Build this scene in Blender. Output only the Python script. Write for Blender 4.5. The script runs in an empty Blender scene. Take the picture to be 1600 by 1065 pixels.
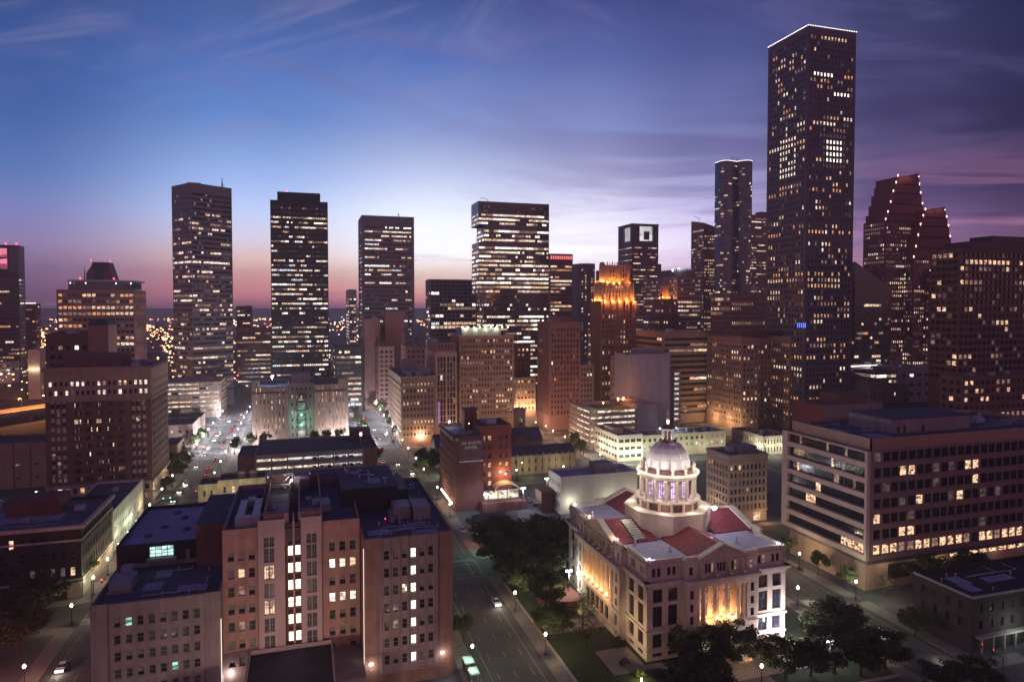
import bpy, bmesh, math, random
from mathutils import Vector, Matrix

C = bpy.context.scene.collection
SC = bpy.context.scene
R = math.radians

# ------------------------------------------------------------------ camera
CAM_H = 83.0
YAW = math.atan(325 / 1050.0)          # the street grid runs along +Y, the camera looks a little to its right
PITCH = math.atan(33 / 1050.0)
cam = bpy.data.cameras.new("camera")
cam.sensor_width = 36
cam.lens = 36 * 1050 / 1600.0
cam.shift_y = -21 / 1600.0
cam.clip_start = 1
cam.clip_end = 60000
co = bpy.data.objects.new("camera", cam)
co.location = (0, 0, CAM_H)
co.rotation_euler = (R(90) - PITCH, 0, -YAW)
C.objects.link(co)
SC.camera = co

# ------------------------------------------------------------------ view and engine
SC.view_settings.view_transform = 'Standard'
SC.view_settings.look = 'None'
SC.view_settings.exposure = 0.0
SC.view_settings.gamma = 1.0
SC.cycles.use_denoising = True
SC.cycles.max_bounces = 6
SC.cycles.diffuse_bounces = 2
SC.cycles.glossy_bounces = 2
SC.cycles.transmission_bounces = 2
SC.cycles.volume_bounces = 0
SC.cycles.sample_clamp_indirect = 3
SC.cycles.volume_step_rate = 4
SC.cycles.caustics_reflective = False
SC.cycles.caustics_refractive = False

# ------------------------------------------------------------------ sky (dusk, after sunset)
def lin(c):
    return tuple(((v / 255.0) / 12.92 if v / 255.0 <= 0.04045 else ((v / 255.0 + 0.055) / 1.055) ** 2.4) for v in c) + (1,)

world = bpy.data.worlds.new("World")
SC.world = world
world.use_nodes = True
nt = world.node_tree
for n in list(nt.nodes): nt.nodes.remove(n)
N = nt.nodes.new
L = nt.links.new
tc = N('ShaderNodeTexCoord')
mp = N('ShaderNodeMapping'); mp.vector_type = 'POINT'; mp.inputs['Rotation'].default_value = (0, 0, YAW)
L(tc.outputs['Generated'], mp.inputs['Vector'])
sep = N('ShaderNodeSeparateXYZ'); L(mp.outputs['Vector'], sep.inputs[0])   # x to the right of the view, y ahead, z up
def M(op, a, b=None, clamp=False):
    m = N('ShaderNodeMath'); m.operation = op; m.use_clamp = clamp
    for i, v in enumerate((a, b)):
        if v is None: continue
        if isinstance(v, (int, float)): m.inputs[i].default_value = v
        else: L(v, m.inputs[i])
    return m.outputs[0]
elev = M('MULTIPLY', M('ARCSINE', sep.outputs['Z']), 180 / math.pi / 60.0)   # 0..1 for 0..60 degrees
def ramp(stops):
    r = N('ShaderNodeValToRGB'); r.color_ramp.interpolation = 'LINEAR'
    el = r.color_ramp.elements
    while len(el) < len(stops): el.new(0.5)
    for e, (p, c) in zip(el, stops):
        e.position = p / 60.0; e.color = lin(c)
    L(elev, r.inputs[0])
    return r.outputs[0]
COLS = [
    (-0.60, ramp([(0, (84, 58, 84)), (1.5, (118, 84, 118)), (4.3, (134, 118, 158)), (7, (112, 122, 176)), (9.6, (86, 116, 178)), (14.8, (62, 98, 168)), (19.8, (54, 84, 148)), (25, (48, 66, 114)), (60, (36, 44, 98))])),
    (-0.36, ramp([(0, (120, 76, 98)), (0.9, (196, 120, 128)), (2.2, (216, 152, 148)), (3.6, (222, 184, 178)), (5.4, (206, 200, 220)), (7.4, (186, 202, 240)), (9.6, (162, 188, 240)), (14.8, (104, 146, 218)), (19.8, (78, 112, 184)), (25, (68, 86, 140)), (60, (38, 48, 104))])),
    (-0.11, ramp([(0, (140, 90, 108)), (0.7, (212, 138, 138)), (1.6, (236, 178, 162)), (3.0, (250, 226, 214)), (4.3, (252, 250, 255)), (7.8, (234, 240, 255)), (10.5, (200, 212, 246)), (14.8, (142, 164, 224)), (19.8, (88, 118, 192)), (25, (62, 80, 140)), (60, (40, 50, 104))])),
    (0.10, ramp([(0, (150, 118, 140)), (0.7, (220, 180, 196)), (2, (246, 224, 240)), (4.3, (255, 252, 255)), (7, (238, 236, 253)), (9.6, (206, 206, 238)), (14.8, (138, 152, 212)), (19.8, (92, 110, 176)), (25, (58, 72, 136)), (60, (38, 46, 102))])),
    (0.28, ramp([(0, (140, 96, 120)), (0.8, (204, 150, 176)), (2.5, (226, 192, 222)), (5, (228, 216, 243)), (8, (194, 188, 229)), (11, (154, 154, 204)), (14.8, (116, 124, 184)), (19.8, (80, 92, 154)), (25, (52, 62, 120)), (60, (34, 42, 94))])),
    (0.50, ramp([(0, (120, 66, 82)), (0.8, (196, 112, 120)), (2.5, (174, 114, 138)), (5, (126, 96, 138)), (9, (90, 80, 122)), (14.8, (72, 70, 116)), (19.8, (56, 60, 104)), (25, (40, 48, 92)), (60, (30, 38, 88))])),
    (0.62, ramp([(0, (170, 90, 104)), (3, (116, 78, 104)), (6, (84, 64, 96)), (9, (56, 50, 88)), (14.8, (44, 46, 86)), (25, (30, 36, 74)), (60, (28, 36, 84))])),
]
hx = M('DIVIDE', sep.outputs['X'], M('MAXIMUM', M('SQRT', M('ADD', M('MULTIPLY', sep.outputs['X'], sep.outputs['X']), M('MULTIPLY', sep.outputs['Y'], sep.outputs['Y']))), 0.001))
col = COLS[0][1]
for (s0, _), (s1, c1) in zip(COLS, COLS[1:]):
    mr = N('ShaderNodeMapRange'); mr.interpolation_type = 'SMOOTHSTEP'
    mr.inputs['From Min'].default_value = s0; mr.inputs['From Max'].default_value = s1
    L(hx, mr.inputs['Value'])
    mx = N('ShaderNodeMix'); mx.data_type = 'RGBA'
    L(mr.outputs[0], mx.inputs['Factor']); L(col, mx.inputs['A']); L(c1, mx.inputs['B'])
    col = mx.outputs['Result']
# clouds: thin wind-drawn streaks
eld = M('MULTIPLY', elev, 60.0)
cmb = N('ShaderNodeCombineXYZ'); L(M('MULTIPLY', hx, 57.0), cmb.inputs[0]); L(eld, cmb.inputs[1]); L(sep.outputs['Y'], cmb.inputs[2])
def cloud(rot, sc, loc, scale, det, lo, hi, dist=0.6):
    m0 = N('ShaderNodeMapping'); m0.inputs['Rotation'].default_value = (0, 0, R(rot)); L(cmb.outputs[0], m0.inputs['Vector'])
    m = N('ShaderNodeMapping'); m.inputs['Scale'].default_value = sc; m.inputs['Location'].default_value = loc
    L(m0.outputs[0], m.inputs['Vector'])
    n = N('ShaderNodeTexNoise'); n.inputs['Scale'].default_value = scale; n.inputs['Detail'].default_value = det; n.inputs['Roughness'].default_value = 0.6
    n.inputs['Distortion'].default_value = dist
    L(m.outputs[0], n.inputs['Vector'])
    q = N('ShaderNodeMapRange'); q.interpolation_type = 'SMOOTHSTEP'; q.inputs['From Min'].default_value = lo; q.inputs['From Max'].default_value = hi
    L(n.outputs[0], q.inputs['Value'])
    return q.outputs[0]
def blend(base, fac, colr, kind='MIX'):
    mx = N('ShaderNodeMix'); mx.data_type = 'RGBA'; mx.blend_type = kind
    L(fac, mx.inputs['Factor']); L(base, mx.inputs['A'])
    if isinstance(colr, tuple): mx.inputs['B'].default_value = colr
    else: L(colr, mx.inputs['B'])
    return mx.outputs['Result']
def span(val, a, b):
    m = N('ShaderNodeMapRange'); m.interpolation_type = 'SMOOTHSTEP'; m.inputs['From Min'].default_value = a; m.inputs['From Max'].default_value = b; L(val, m.inputs['Value']); return m.outputs[0]
rightm = span(hx, -0.18, 0.25)
low = span(eld, 21, 11)
c1 = cloud(4, (0.035, 0.30, 1), (1.3, 0.2, 0), 1.0, 7, 0.44, 0.62, 0.9)
col = blend(col, M('MULTIPLY', M('MULTIPLY', c1, M('MULTIPLY', rightm, low)), 0.8), (0.60, 0.55, 0.66, 1), 'MULTIPLY')
c1b = cloud(-3, (0.05, 0.75, 1), (6.3, 2.2, 0), 1.0, 6, 0.46, 0.66, 0.7)
col = blend(col, M('MULTIPLY', M('MULTIPLY', c1b, M('MULTIPLY', rightm, span(eld, 14, 7))), 0.45), (0.74, 0.66, 0.80, 1), 'MULTIPLY')
c2 = cloud(6, (0.04, 0.42, 1), (4.3, 7.7, 0), 1.0, 6, 0.50, 0.70, 0.8)
col = blend(col, M('MULTIPLY', M('MULTIPLY', c2, M('MULTIPLY', span(hx, 0.2, 0.5), span(eld, 13, 6))), 0.45), lin((206, 138, 176)))
c3 = cloud(-24, (0.05, 0.22, 1), (1.7, 8.1, 0), 1.0, 7, 0.46, 0.74, 1.1)
col = blend(col, M('MULTIPLY', M('MULTIPLY', c3, M('MULTIPLY', span(hx, 0.15, -0.15), span(eld, 10, 16))), 0.5), lin((146, 146, 190)))
c4 = cloud(12, (0.05, 0.26, 1), (9.7, 3.1, 0), 1.0, 6, 0.46, 0.7, 0.9)
col = blend(col, M('MULTIPLY', M('MULTIPLY', c4, span(eld, 11, 18)), 0.34), lin((120, 112, 170)))
c5 = cloud(0, (0.05, 1.3, 1), (5.5, 2.2, 0), 1.0, 5, 0.56, 0.68, 0.5)
col = blend(col, M('MULTIPLY', M('MULTIPLY', c5, span(eld, 6.0, 2.5)), 0.4), lin((150, 112, 140)))
# sky behind the camera, turned bright and rosy to lift the facades
back = N('ShaderNodeMapRange'); back.interpolation_type = 'SMOOTHSTEP'; back.inputs['From Min'].default_value = 0.35; back.inputs['From Max'].default_value = -0.35; L(sep.outputs['Y'], back.inputs['Value'])
backcol = ramp([(0, (232, 156, 168)), (10, (188, 128, 152)), (24, (112, 88, 130)), (45, (58, 56, 108)), (60, (48, 50, 102))])
col = blend(col, back.outputs[0], backcol)
below = N('ShaderNodeMapRange'); below.inputs['From Min'].default_value = 0.0; below.inputs['From Max'].default_value = -0.02; L(sep.outputs['Z'], below.inputs['Value'])
col = blend(col, below.outputs[0], lin((60, 40, 62)))
bg = N('ShaderNodeBackground')
# the band just above the horizon, where the sun went down, is the brightest part of the sky
band = M('MULTIPLY', M('MULTIPLY', span(eld, 15.0, 0.0), span(sep.outputs['Y'], 0.2, 0.7)), 0.85)
L(M('ADD', 1.0, band), bg.inputs['Strength'])
L(col, bg.inputs['Color'])
wo = N('ShaderNodeOutputWorld'); L(bg.outputs[0], wo.inputs['Surface'])

# ------------------------------------------------------------------ materials
MATS = {}
def newmat(name):
    m = bpy.data.materials.new(name); m.use_nodes = True; MATS[name] = m
    return m, m.node_tree, m.node_tree.nodes['Principled BSDF']

def surf(name, c, rough=0.85, var=0.25, scale=0.12, streak=0.0, bump=0.0, metal=0.0, course=0.0, spec=0.3, cdark=0.62):
    """a wall or ground material: base colour broken up by stains, rain streaks and, when asked, courses"""
    m, t, b = newmat(name)
    n, l = t.nodes.new, t.links.new
    b.inputs['Roughness'].default_value = rough; b.inputs['Metallic'].default_value = metal
    b.inputs['Specular IOR Level'].default_value = spec
    g = n('ShaderNodeNewGeometry')
    tx = n('ShaderNodeTexNoise'); tx.inputs['Scale'].default_value = scale; tx.inputs['Detail'].default_value = 8; tx.inputs['Roughness'].default_value = 0.65
    l(g.outputs['Position'], tx.inputs['Vector'])
    r = n('ShaderNodeMapRange'); r.inputs['From Min'].default_value = 0.3; r.inputs['From Max'].default_value = 0.7
    r.inputs['To Min'].default_value = 1 - var; r.inputs['To Max'].default_value = 1 + var
    l(tx.outputs[0], r.inputs['Value'])
    val = r.outputs[0]
    if streak:
        mp_ = n('ShaderNodeMapping'); mp_.inputs['Scale'].default_value = (0.9, 0.9, 0.05)
        l(g.outputs['Position'], mp_.inputs['Vector'])
        t2 = n('ShaderNodeTexNoise'); t2.inputs['Scale'].default_value = 1.0; t2.inputs['Detail'].default_value = 5
        l(mp_.outputs[0], t2.inputs['Vector'])
        r2 = n('ShaderNodeMapRange'); r2.inputs['From Min'].default_value = 0.35; r2.inputs['From Max'].default_value = 0.7
        r2.inputs['To Min'].default_value = 1.0 + streak * 0.3; r2.inputs['To Max'].default_value = 1 - streak
        l(t2.outputs[0], r2.inputs['Value'])
        mm = n('ShaderNodeMath'); mm.operation = 'MULTIPLY'; l(val, mm.inputs[0]); l(r2.outputs[0], mm.inputs[1]); val = mm.outputs[0]
    if course:
        sx = n('ShaderNodeSeparateXYZ'); l(g.outputs['Position'], sx.inputs[0])
        mu = n('ShaderNodeMath'); mu.operation = 'MULTIPLY'; l(sx.outputs[2], mu.inputs[0]); mu.inputs[1].default_value = 1 / course
        fr = n('ShaderNodeMath'); fr.operation = 'FRACT'; l(mu.outputs[0], fr.inputs[0])
        gt = n('ShaderNodeMapRange'); gt.inputs['From Min'].default_value = 0.12; gt.inputs['From Max'].default_value = 0.2
        gt.inputs['To Min'].default_value = cdark; gt.inputs['To Max'].default_value = 1.0
        l(fr.outputs[0], gt.inputs['Value'])
        mm = n('ShaderNodeMath'); mm.operation = 'MULTIPLY'; l(val, mm.inputs[0]); l(gt.outputs[0], mm.inputs[1]); val = mm.outputs[0]
    hsv = n('ShaderNodeHueSaturation'); hsv.inputs['Color'].default_value = tuple(c) + (1,)
    l(val, hsv.inputs['Value'])
    l(hsv.outputs[0], b.inputs['Base Color'])
    if bump:
        bp = n('ShaderNodeBump'); bp.inputs['Strength'].default_value = bump; bp.inputs['Distance'].default_value = 0.1
        t3_ = n('ShaderNodeTexNoise'); t3_.inputs['Scale'].default_value = 3; t3_.inputs['Detail'].default_value = 6
        l(g.outputs['Position'], t3_.inputs['Vector'])
        l(t3_.outputs[0], bp.inputs['Height']); l(bp.outputs[0], b.inputs['Normal'])
    return m

def glow(name, c, s, var=True, scale=0.9, lo=0.25, base=(0.02, 0.02, 0.025), sample=False):
    """a lit window, lamp or screen: emission broken up by what stands behind the glass"""
    m, t, b = newmat(name)
    n, l = t.nodes.new, t.links.new
    b.inputs['Base Color'].default_value = tuple(base) + (1,)
    b.inputs['Roughness'].default_value = 0.25
    b.inputs['Emission Color'].default_value = tuple(c) + (1,)
    b.inputs['Emission Strength'].default_value = s
    if var:
        g = n('ShaderNodeNewGeometry')
        mp_ = n('ShaderNodeMapping'); mp_.inputs['Scale'].default_value = (scale, scale, scale * 1.6)
        l(g.outputs['Position'], mp_.inputs['Vector'])
        v = n('ShaderNodeTexVoronoi'); v.distance = 'CHEBYCHEV'; v.inputs['Scale'].default_value = 1.0
        l(mp_.outputs[0], v.inputs['Vector'])
        sp = n('ShaderNodeSeparateXYZ'); l(v.outputs['Color'], sp.inputs[0])
        r = n('ShaderNodeMapRange'); r.inputs['From Min'].default_value = 0.1; r.inputs['From Max'].default_value = 0.75
        r.inputs['To Min'].default_value = lo * s; r.inputs['To Max'].default_value = 1.25 * s
        l(sp.outputs[0], r.inputs['Value']); l(r.outputs[0], b.inputs['Emission Strength'])
    m.cycles.emission_sampling = 'FRONT' if sample else 'NONE'
    return m

# walls
surf('limestone', (0.56, 0.47, 0.36), 0.85, 0.14, 0.25, 0.12, 0.15)
surf('limestone_rusticated', (0.54, 0.44, 0.33), 0.85, 0.14, 0.3, 0.15, 0.3, course=0.55)
surf('tan_stone', (0.36, 0.26, 0.20), 0.85, 0.15, 0.15, 0.15)
surf('tan_brick', (0.36, 0.24, 0.18), 0.9, 0.14, 0.2, 0.12)
surf('cream_stone', (0.46, 0.39, 0.32), 0.85, 0.14, 0.15, 0.18)
surf('white_paint', (0.56, 0.52, 0.46), 0.8, 0.12, 0.15, 0.08)
surf('yellow_plaster', (0.42, 0.36, 0.22), 0.9, 0.35, 0.5, 0.25)
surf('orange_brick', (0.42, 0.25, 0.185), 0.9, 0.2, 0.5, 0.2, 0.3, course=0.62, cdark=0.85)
surf('pale_panel', (0.46, 0.34, 0.30), 0.8, 0.08, 0.2, 0.08)
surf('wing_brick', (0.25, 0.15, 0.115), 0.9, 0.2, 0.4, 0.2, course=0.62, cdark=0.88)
surf('mauve_panel', (0.25, 0.20, 0.18), 0.8, 0.18, 0.3, 0.2)
surf('brown_brick', (0.17, 0.095, 0.075), 0.9, 0.15, 0.2, 0.1)
surf('red_brick', (0.24, 0.075, 0.055), 0.9, 0.18, 0.3, 0.12)
surf('dark_red_brick', (0.16, 0.06, 0.055), 0.9, 0.25, 0.5, 0.22, course=0.62, cdark=0.85)
surf('rose_stone', (0.30, 0.165, 0.145), 0.85, 0.12, 0.1, 0.1)
surf('grey_plaster', (0.27, 0.235, 0.25), 0.9, 0.12, 0.1, 0.25)
surf('concrete', (0.34, 0.30, 0.28), 0.85, 0.15, 0.15, 0.2)
surf('warm_concrete', (0.36, 0.27, 0.23), 0.85, 0.12, 0.15, 0.18)
surf('dark_granite', (0.085, 0.065, 0.075), 0.5, 0.1, 0.1)
surf('red_granite', (0.19, 0.05, 0.065), 0.6, 0.12, 0.1)
surf('grey_granite', (0.125, 0.11, 0.14), 0.6, 0.1, 0.1)
surf('mid_granite', (0.19, 0.165, 0.20), 0.6, 0.1, 0.1)
surf('pale_grey', (0.40, 0.39, 0.44), 0.9, 0.10, 0.08, 0.25)
surf('unlit_brick', (0.04, 0.03, 0.03), 0.9, 0.2, 0.3, 0.1)  # brick colour darkened to stand for the unlit corner blocks
surf('grid_panel', (0.21, 0.145, 0.135), 0.8, 0.08, 0.2, 0.08)
surf('black_metal', (0.022, 0.022, 0.03), 0.5, 0.15, 0.2)
surf('bronze_glass_wall', (0.03, 0.022, 0.03), 0.18, 0.1, 0.1, spec=0.6)
surf('blue_glass_wall', (0.035, 0.05, 0.08), 0.16, 0.15, 0.05, spec=0.7)
surf('grey_metal', (0.22, 0.22, 0.24), 0.5, 0.15, 0.5)
surf('galvanised_metal', (0.40, 0.40, 0.44), 0.45, 0.25, 0.8, 0.15)
# roofs and ground
surf('roof_membrane', (0.075, 0.078, 0.11), 0.85, 0.35, 0.12)
surf('roof_membrane_pale', (0.25, 0.25, 0.37), 0.8, 0.22, 0.2)
surf('roof_membrane_dark', (0.03, 0.03, 0.038), 0.85, 0.35, 0.12)
surf('courthouse_roof', (0.27, 0.25, 0.32), 0.7, 0.28, 0.35)
surf('red_roof', (0.19, 0.035, 0.045), 0.8, 0.35, 1.3, 0.3, course=0.22)
surf('terracotta', (0.20, 0.07, 0.05), 0.85, 0.25, 1.0)
surf('slate', (0.07, 0.065, 0.09), 0.7, 0.3, 0.7)
surf('asphalt', (0.085, 0.078, 0.076), 0.85, 0.35, 0.08)
surf('city_ground', (0.045, 0.038, 0.042), 0.95, 0.5, 0.02)
surf('paving', (0.20, 0.17, 0.155), 0.9, 0.2, 0.4)
surf('parking_asphalt', (0.085, 0.085, 0.095), 0.85, 0.3, 0.12)
surf('road_paint', (0.32, 0.31, 0.28), 0.8, 0.35, 1.5)
surf('brick_paving', (0.20, 0.085, 0.06), 0.9, 0.2, 1.0)
surf('grass', (0.03, 0.045, 0.018), 1.0, 0.45, 1.3)
surf('foliage', (0.075, 0.095, 0.035), 0.9, 0.45, 1.1)
surf('foliage_dark', (0.055, 0.075, 0.030), 0.9, 0.45, 1.1)
surf('bark', (0.07, 0.05, 0.038), 0.95, 0.3, 3.0)
surf('far_blocks', (0.12, 0.10, 0.11), 0.9, 0.4, 0.01)
surf('window_frame', (0.30, 0.26, 0.24), 0.6, 0.1, 1.0)
surf('dark_frame', (0.04, 0.035, 0.035), 0.5, 0.1, 1.0)
surf('dome_metal', (0.66, 0.60, 0.58), 0.6, 0.08, 0.9, 0.10)
surf('dome_rib', (0.66, 0.60, 0.58), 0.5, 0.08, 1.0)
surf('verdigris_brown', (0.15, 0.075, 0.065), 0.7, 0.2, 0.9)
surf('tent_fabric', (0.62, 0.42, 0.24), 0.8, 0.08, 0.5)
surf('rubber', (0.02, 0.02, 0.02), 0.8, 0.1, 1.0)
for nm, c in (('car_white', (0.6, 0.6, 0.6)), ('car_black', (0.02, 0.02, 0.025)), ('car_silver', (0.3, 0.31, 0.33)), ('car_red', (0.25, 0.02, 0.02))):
    surf(nm, c, 0.3, 0.03, 1.0, spec=0.6)
surf('glass_dark', (0.018, 0.018, 0.026), 0.12, 0.5, 0.25, spec=0.6)
surf('glass_dim', (0.05, 0.045, 0.05), 0.2, 0.5, 0.4, spec=0.5)
surf('glass_green', (0.05, 0.07, 0.055), 0.2, 0.5, 0.4, spec=0.5)
surf('blind', (0.22, 0.20, 0.16), 0.6, 0.3, 0.8)
# light given off
glow('lit_warm', (1.0, 0.64, 0.40), 1.0)
glow('lit_amber', (1.0, 0.46, 0.20), 0.8)
glow('lit_white', (1.0, 0.80, 0.62), 1.35)
glow('lit_bright', (1.0, 0.88, 0.76), 2.3, lo=0.4)
glow('lit_cool', (0.86, 0.92, 1.0), 1.1)
glow('lit_dim', (1.0, 0.58, 0.42), 0.30)
glow('lit_faint', (0.9, 0.60, 0.58), 0.10)
glow('lit_red', (1.0, 0.14, 0.12), 1.1)
glow('lit_green', (0.45, 1.0, 0.72), 0.8)
glow('lit_blue', (0.12, 0.22, 1.0), 2.2, var=False)
glow('lit_deck', (1.0, 0.84, 0.64), 1.0, scale=0.5, lo=0.25)
glow('lit_deck_cool', (0.92, 0.95, 0.95), 0.8, scale=0.5, lo=0.3)
glow('lit_stair', (1.0, 0.92, 0.74), 2.6, scale=1.6, lo=0.6)
glow('screen_glow', (0.62, 1.0, 0.9), 1.3, scale=0.7, lo=0.5)
glow('drum_window', (0.92, 0.62, 1.0), 1.15, scale=0.9, lo=0.3)
glow('crown_line', (1.0, 0.86, 0.82), 4.0, var=False)
glow('beacon_red', (1.0, 0.03, 0.10), 9.0, var=False)
glow('lamp_warm', (1.0, 0.85, 0.55), 14, var=False)
glow('lamp_orange', (1.0, 0.50, 0.14), 14, var=False)
glow('lamp_cool', (0.82, 0.90, 1.0), 16, var=False)
glow('lamp_green', (0.75, 1.0, 0.72), 12, var=False)
glow('signal_red', (1.0, 0.05, 0.04), 9, var=False)
glow('signal_green', (0.1, 1.0, 0.7), 6, var=False)
glow('headlight', (1.0, 0.93, 0.8), 12, var=False)
glow('taillight', (1.0, 0.05, 0.03), 7, var=False)

# ------------------------------------------------------------------ mesh helpers
class MB:
    def __init__(s): s.v = []; s.f = []; s.m = []
    def face(s, pts, m=0):
        i = len(s.v); s.v.extend(pts); s.f.append(tuple(range(i, i + len(pts)))); s.m.append(m)
    def box(s, x0, x1, y0, y1, z0, z1, m=0, bottom=True):
        i = len(s.v)
        s.v.extend([(x0, y0, z0), (x1, y0, z0), (x1, y1, z0), (x0, y1, z0), (x0, y0, z1), (x1, y0, z1), (x1, y1, z1), (x0, y1, z1)])
        fs = [(0, 1, 5, 4), (1, 2, 6, 5), (2, 3, 7, 6), (3, 0, 4, 7), (4, 5, 6, 7)] + ([(3, 2, 1, 0)] if bottom else [])
        for f in fs: s.f.append(tuple(i + k for k in f)); s.m.append(m)
    def prism(s, pts, z0, z1, m=0, mt=None, z1s=None):
        n = len(pts); i = len(s.v)
        s.v.extend([(p[0], p[1], z0) for p in pts]); s.v.extend([(p[0], p[1], (z1s[k] if z1s else z1)) for k, p in enumerate(pts)])
        for k in range(n):
            j = (k + 1) % n; s.f.append((i + k, i + j, i + n + j, i + n + k)); s.m.append(m)
        s.f.append(tuple(i + n + k for k in range(n))); s.m.append(m if mt is None else mt)
        s.f.append(tuple(i + n - 1 - k for k in range(n))); s.m.append(m)
    def lathe(s, prof, n=24, cx=0, cy=0, m=0, a0=0.0):
        i = len(s.v)
        for (r, z) in prof:
            for k in range(n):
                a = a0 + 2 * math.pi * k / n
                s.v.append((cx + r * math.cos(a), cy + r * math.sin(a), z))
        for q in range(len(prof) - 1):
            for k in range(n):
                j = (k + 1) % n
                s.f.append((i + q * n + k, i + q * n + j, i + (q + 1) * n + j, i + (q + 1) * n + k)); s.m.append(m)
        s.f.append(tuple(i + (len(prof) - 1) * n + k for k in range(n))); s.m.append(m)
        s.f.append(tuple(i + n - 1 - k for k in range(n))); s.m.append(m)
    def tube(s, a, b, r0, r1=None, n=6, m=0):
        r1 = r0 if r1 is None else r1
        a, b = Vector(a), Vector(b); d = (b - a)
        if d.length < 1e-5: return
        q = d.to_track_quat('Z', 'Y'); i = len(s.v)
        for p, r in ((a, r0), (b, r1)):
            for k in range(n):
                t = 2 * math.pi * k / n
                s.v.append(tuple(p + q @ Vector((r * math.cos(t), r * math.sin(t), 0))))
        for k in range(n):
            j = (k + 1) % n; s.f.append((i + k, i + j, i + n + j, i + n + k)); s.m.append(m)
        s.f.append(tuple(i + n + k for k in range(n))); s.m.append(m)
        s.f.append(tuple(i + n - 1 - k for k in range(n))); s.m.append(m)
    def mesh(s, name, mats):
        me = bpy.data.meshes.new(name); me.from_pydata(s.v, [], s.f)
        for k in mats: me.materials.append(MATS[k])
        if len(mats) > 1: me.polygons.foreach_set('material_index', s.m)
        me.update()
        return me
    def build(s, name, mats, parent=None, loc=None, rz=None):
        if isinstance(mats, str): mats = [mats]
        o = bpy.data.objects.new(name, s.mesh(name, mats)); C.objects.link(o)
        if parent is not None: o.parent = parent
        if loc is not None: o.location = loc
        if rz is not None: o.rotation_euler.z = rz
        return o

def smooth(o):
    o.data.polygons.foreach_set('use_smooth', [True] * len(o.data.polygons)); return o

def thing(name, label, cat, loc=(0, 0, 0), rz=0.0, group=None):
    o = bpy.data.objects.new(name, None); C.objects.link(o)
    o.empty_display_size = 1; o.location = loc; o.rotation_euler = (0, 0, rz)
    o['label'] = label; o['category'] = cat
    if group: o['group'] = group
    return o
def tag(o, label, cat, group=None):
    o['label'] = label; o['category'] = cat
    if group: o['group'] = group
    return o
def struct(o): o['kind'] = 'structure'; return o
def dup(src, loc, rz=0.0, label=None, scale=None):
    r = src.copy(); C.objects.link(r); r.location = loc; r.rotation_euler = (0, 0, rz)
    if scale: r.scale = scale
    if label: r['label'] = label
    for ch in src.children:
        c = ch.copy(); C.objects.link(c); c.parent = r
        for g in ch.children:
            d = g.copy(); C.objects.link(d); d.parent = c
    return r
def lamp_obj(parent, loc, power, c, r=0.15, name='light', spot=None, rot=None):
    l = bpy.data.lights.new(name, 'SPOT' if spot else 'POINT'); l.energy = power; l.color = c; l.shadow_soft_size = r
    if spot: l.spot_size = R(spot); l.spot_blend = 0.6
    o = bpy.data.objects.new(name, l); C.objects.link(o)
    if parent is not None: o.parent = parent
    o.location = loc
    if rot: o.rotation_euler = rot
    return o

# ------------------------------------------------------------------ facades and windows
PANE = {}
def pane_mesh(w, h, mat, frame):
    k = (round(w, 2), round(h, 2), mat, frame)
    if k not in PANE:
        b = MB(); half = mat == 'glass_half'
        if half: mat = 'glass_dark'
        sill = bool(frame) and frame.endswith('+')
        if sill: frame = frame[:-1]
        b.face([(0, 0, 0), (w, 0, 0), (w, 0, h), (0, 0, h)], 0)
        if half: b.face([(.05, -.02, h * .45), (w - .05, -.02, h * .45), (w - .05, -.02, h), (.05, -.02, h)], 2)
        if sill: b.box(-.1, w + .1, -.39, -.29, -.13, -.01, 1)
        dark_ = bool(frame) and frame.startswith('d')
        if dark_: frame = frame[1:]
        if frame:
            t = 0.07 if frame != 'thick' else 0.12
            for (a, c, d, e) in ((0, t, 0, h), (w - t, w, 0, h), (t, w - t, 0, t), (t, w - t, h - t, h)):
                b.box(a, c, -0.06, 0.02, d, e, 1)
            if frame in ('sash', 'thick'): b.box(t, w - t, -0.05, 0.02, h * 0.5 - 0.04, h * 0.5 + 0.04, 1)
            if frame in ('cross', 'thick'):
                b.box(w / 2 - 0.04, w / 2 + 0.04, -0.055, 0.015, t, h - t, 1)
            if frame == 'cross': b.box(t, w - t, -0.045, 0.02, h * 0.62 - 0.04, h * 0.62 + 0.04, 1)
        PANE[k] = b.mesh('window', [mat] + (['dark_frame' if dark_ else 'window_frame'] if frame else (['dark_frame'] if half else [])) + (['blind'] if half else []))
    return PANE[k]

FACES = {'F': ((1, 0), 'x0', 'y0'), 'L': ((0, -1), 'x0', 'y1'), 'R': ((0, 1), 'x1', 'y0'), 'B': ((-1, 0), 'x1', 'y1')}
NOLIT = 'glass_dark'

def style(**k):
    d = dict(fh=3.9, bw=3.0, ww=0.55, wh=0.55, sill=0.25, top=1.5, base=5.0, side=1.0, rv=0.25, p=0.25, run=0.5,
             pal=(('lit_warm', 4), ('lit_white', 3), ('lit_amber', 1), ('lit_dim', 3)), dark=(('glass_dark', 5), ('glass_dim', 2)),
             mode='punch', frame=None, wall='tan_stone', roof='roof_membrane', zv=0.0, pick=None, keep=100, pane=None, gap=0.12, floors=(0.15, 0.5, 0.9, 1.3, 2.0))
    d.update(k); return d

def choose(rng, pal):
    t = sum(w for _, w in pal); x = rng.random() * t
    for n, w in pal:
        x -= w
        if x <= 0: return n
    return pal[-1][0]

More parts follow.
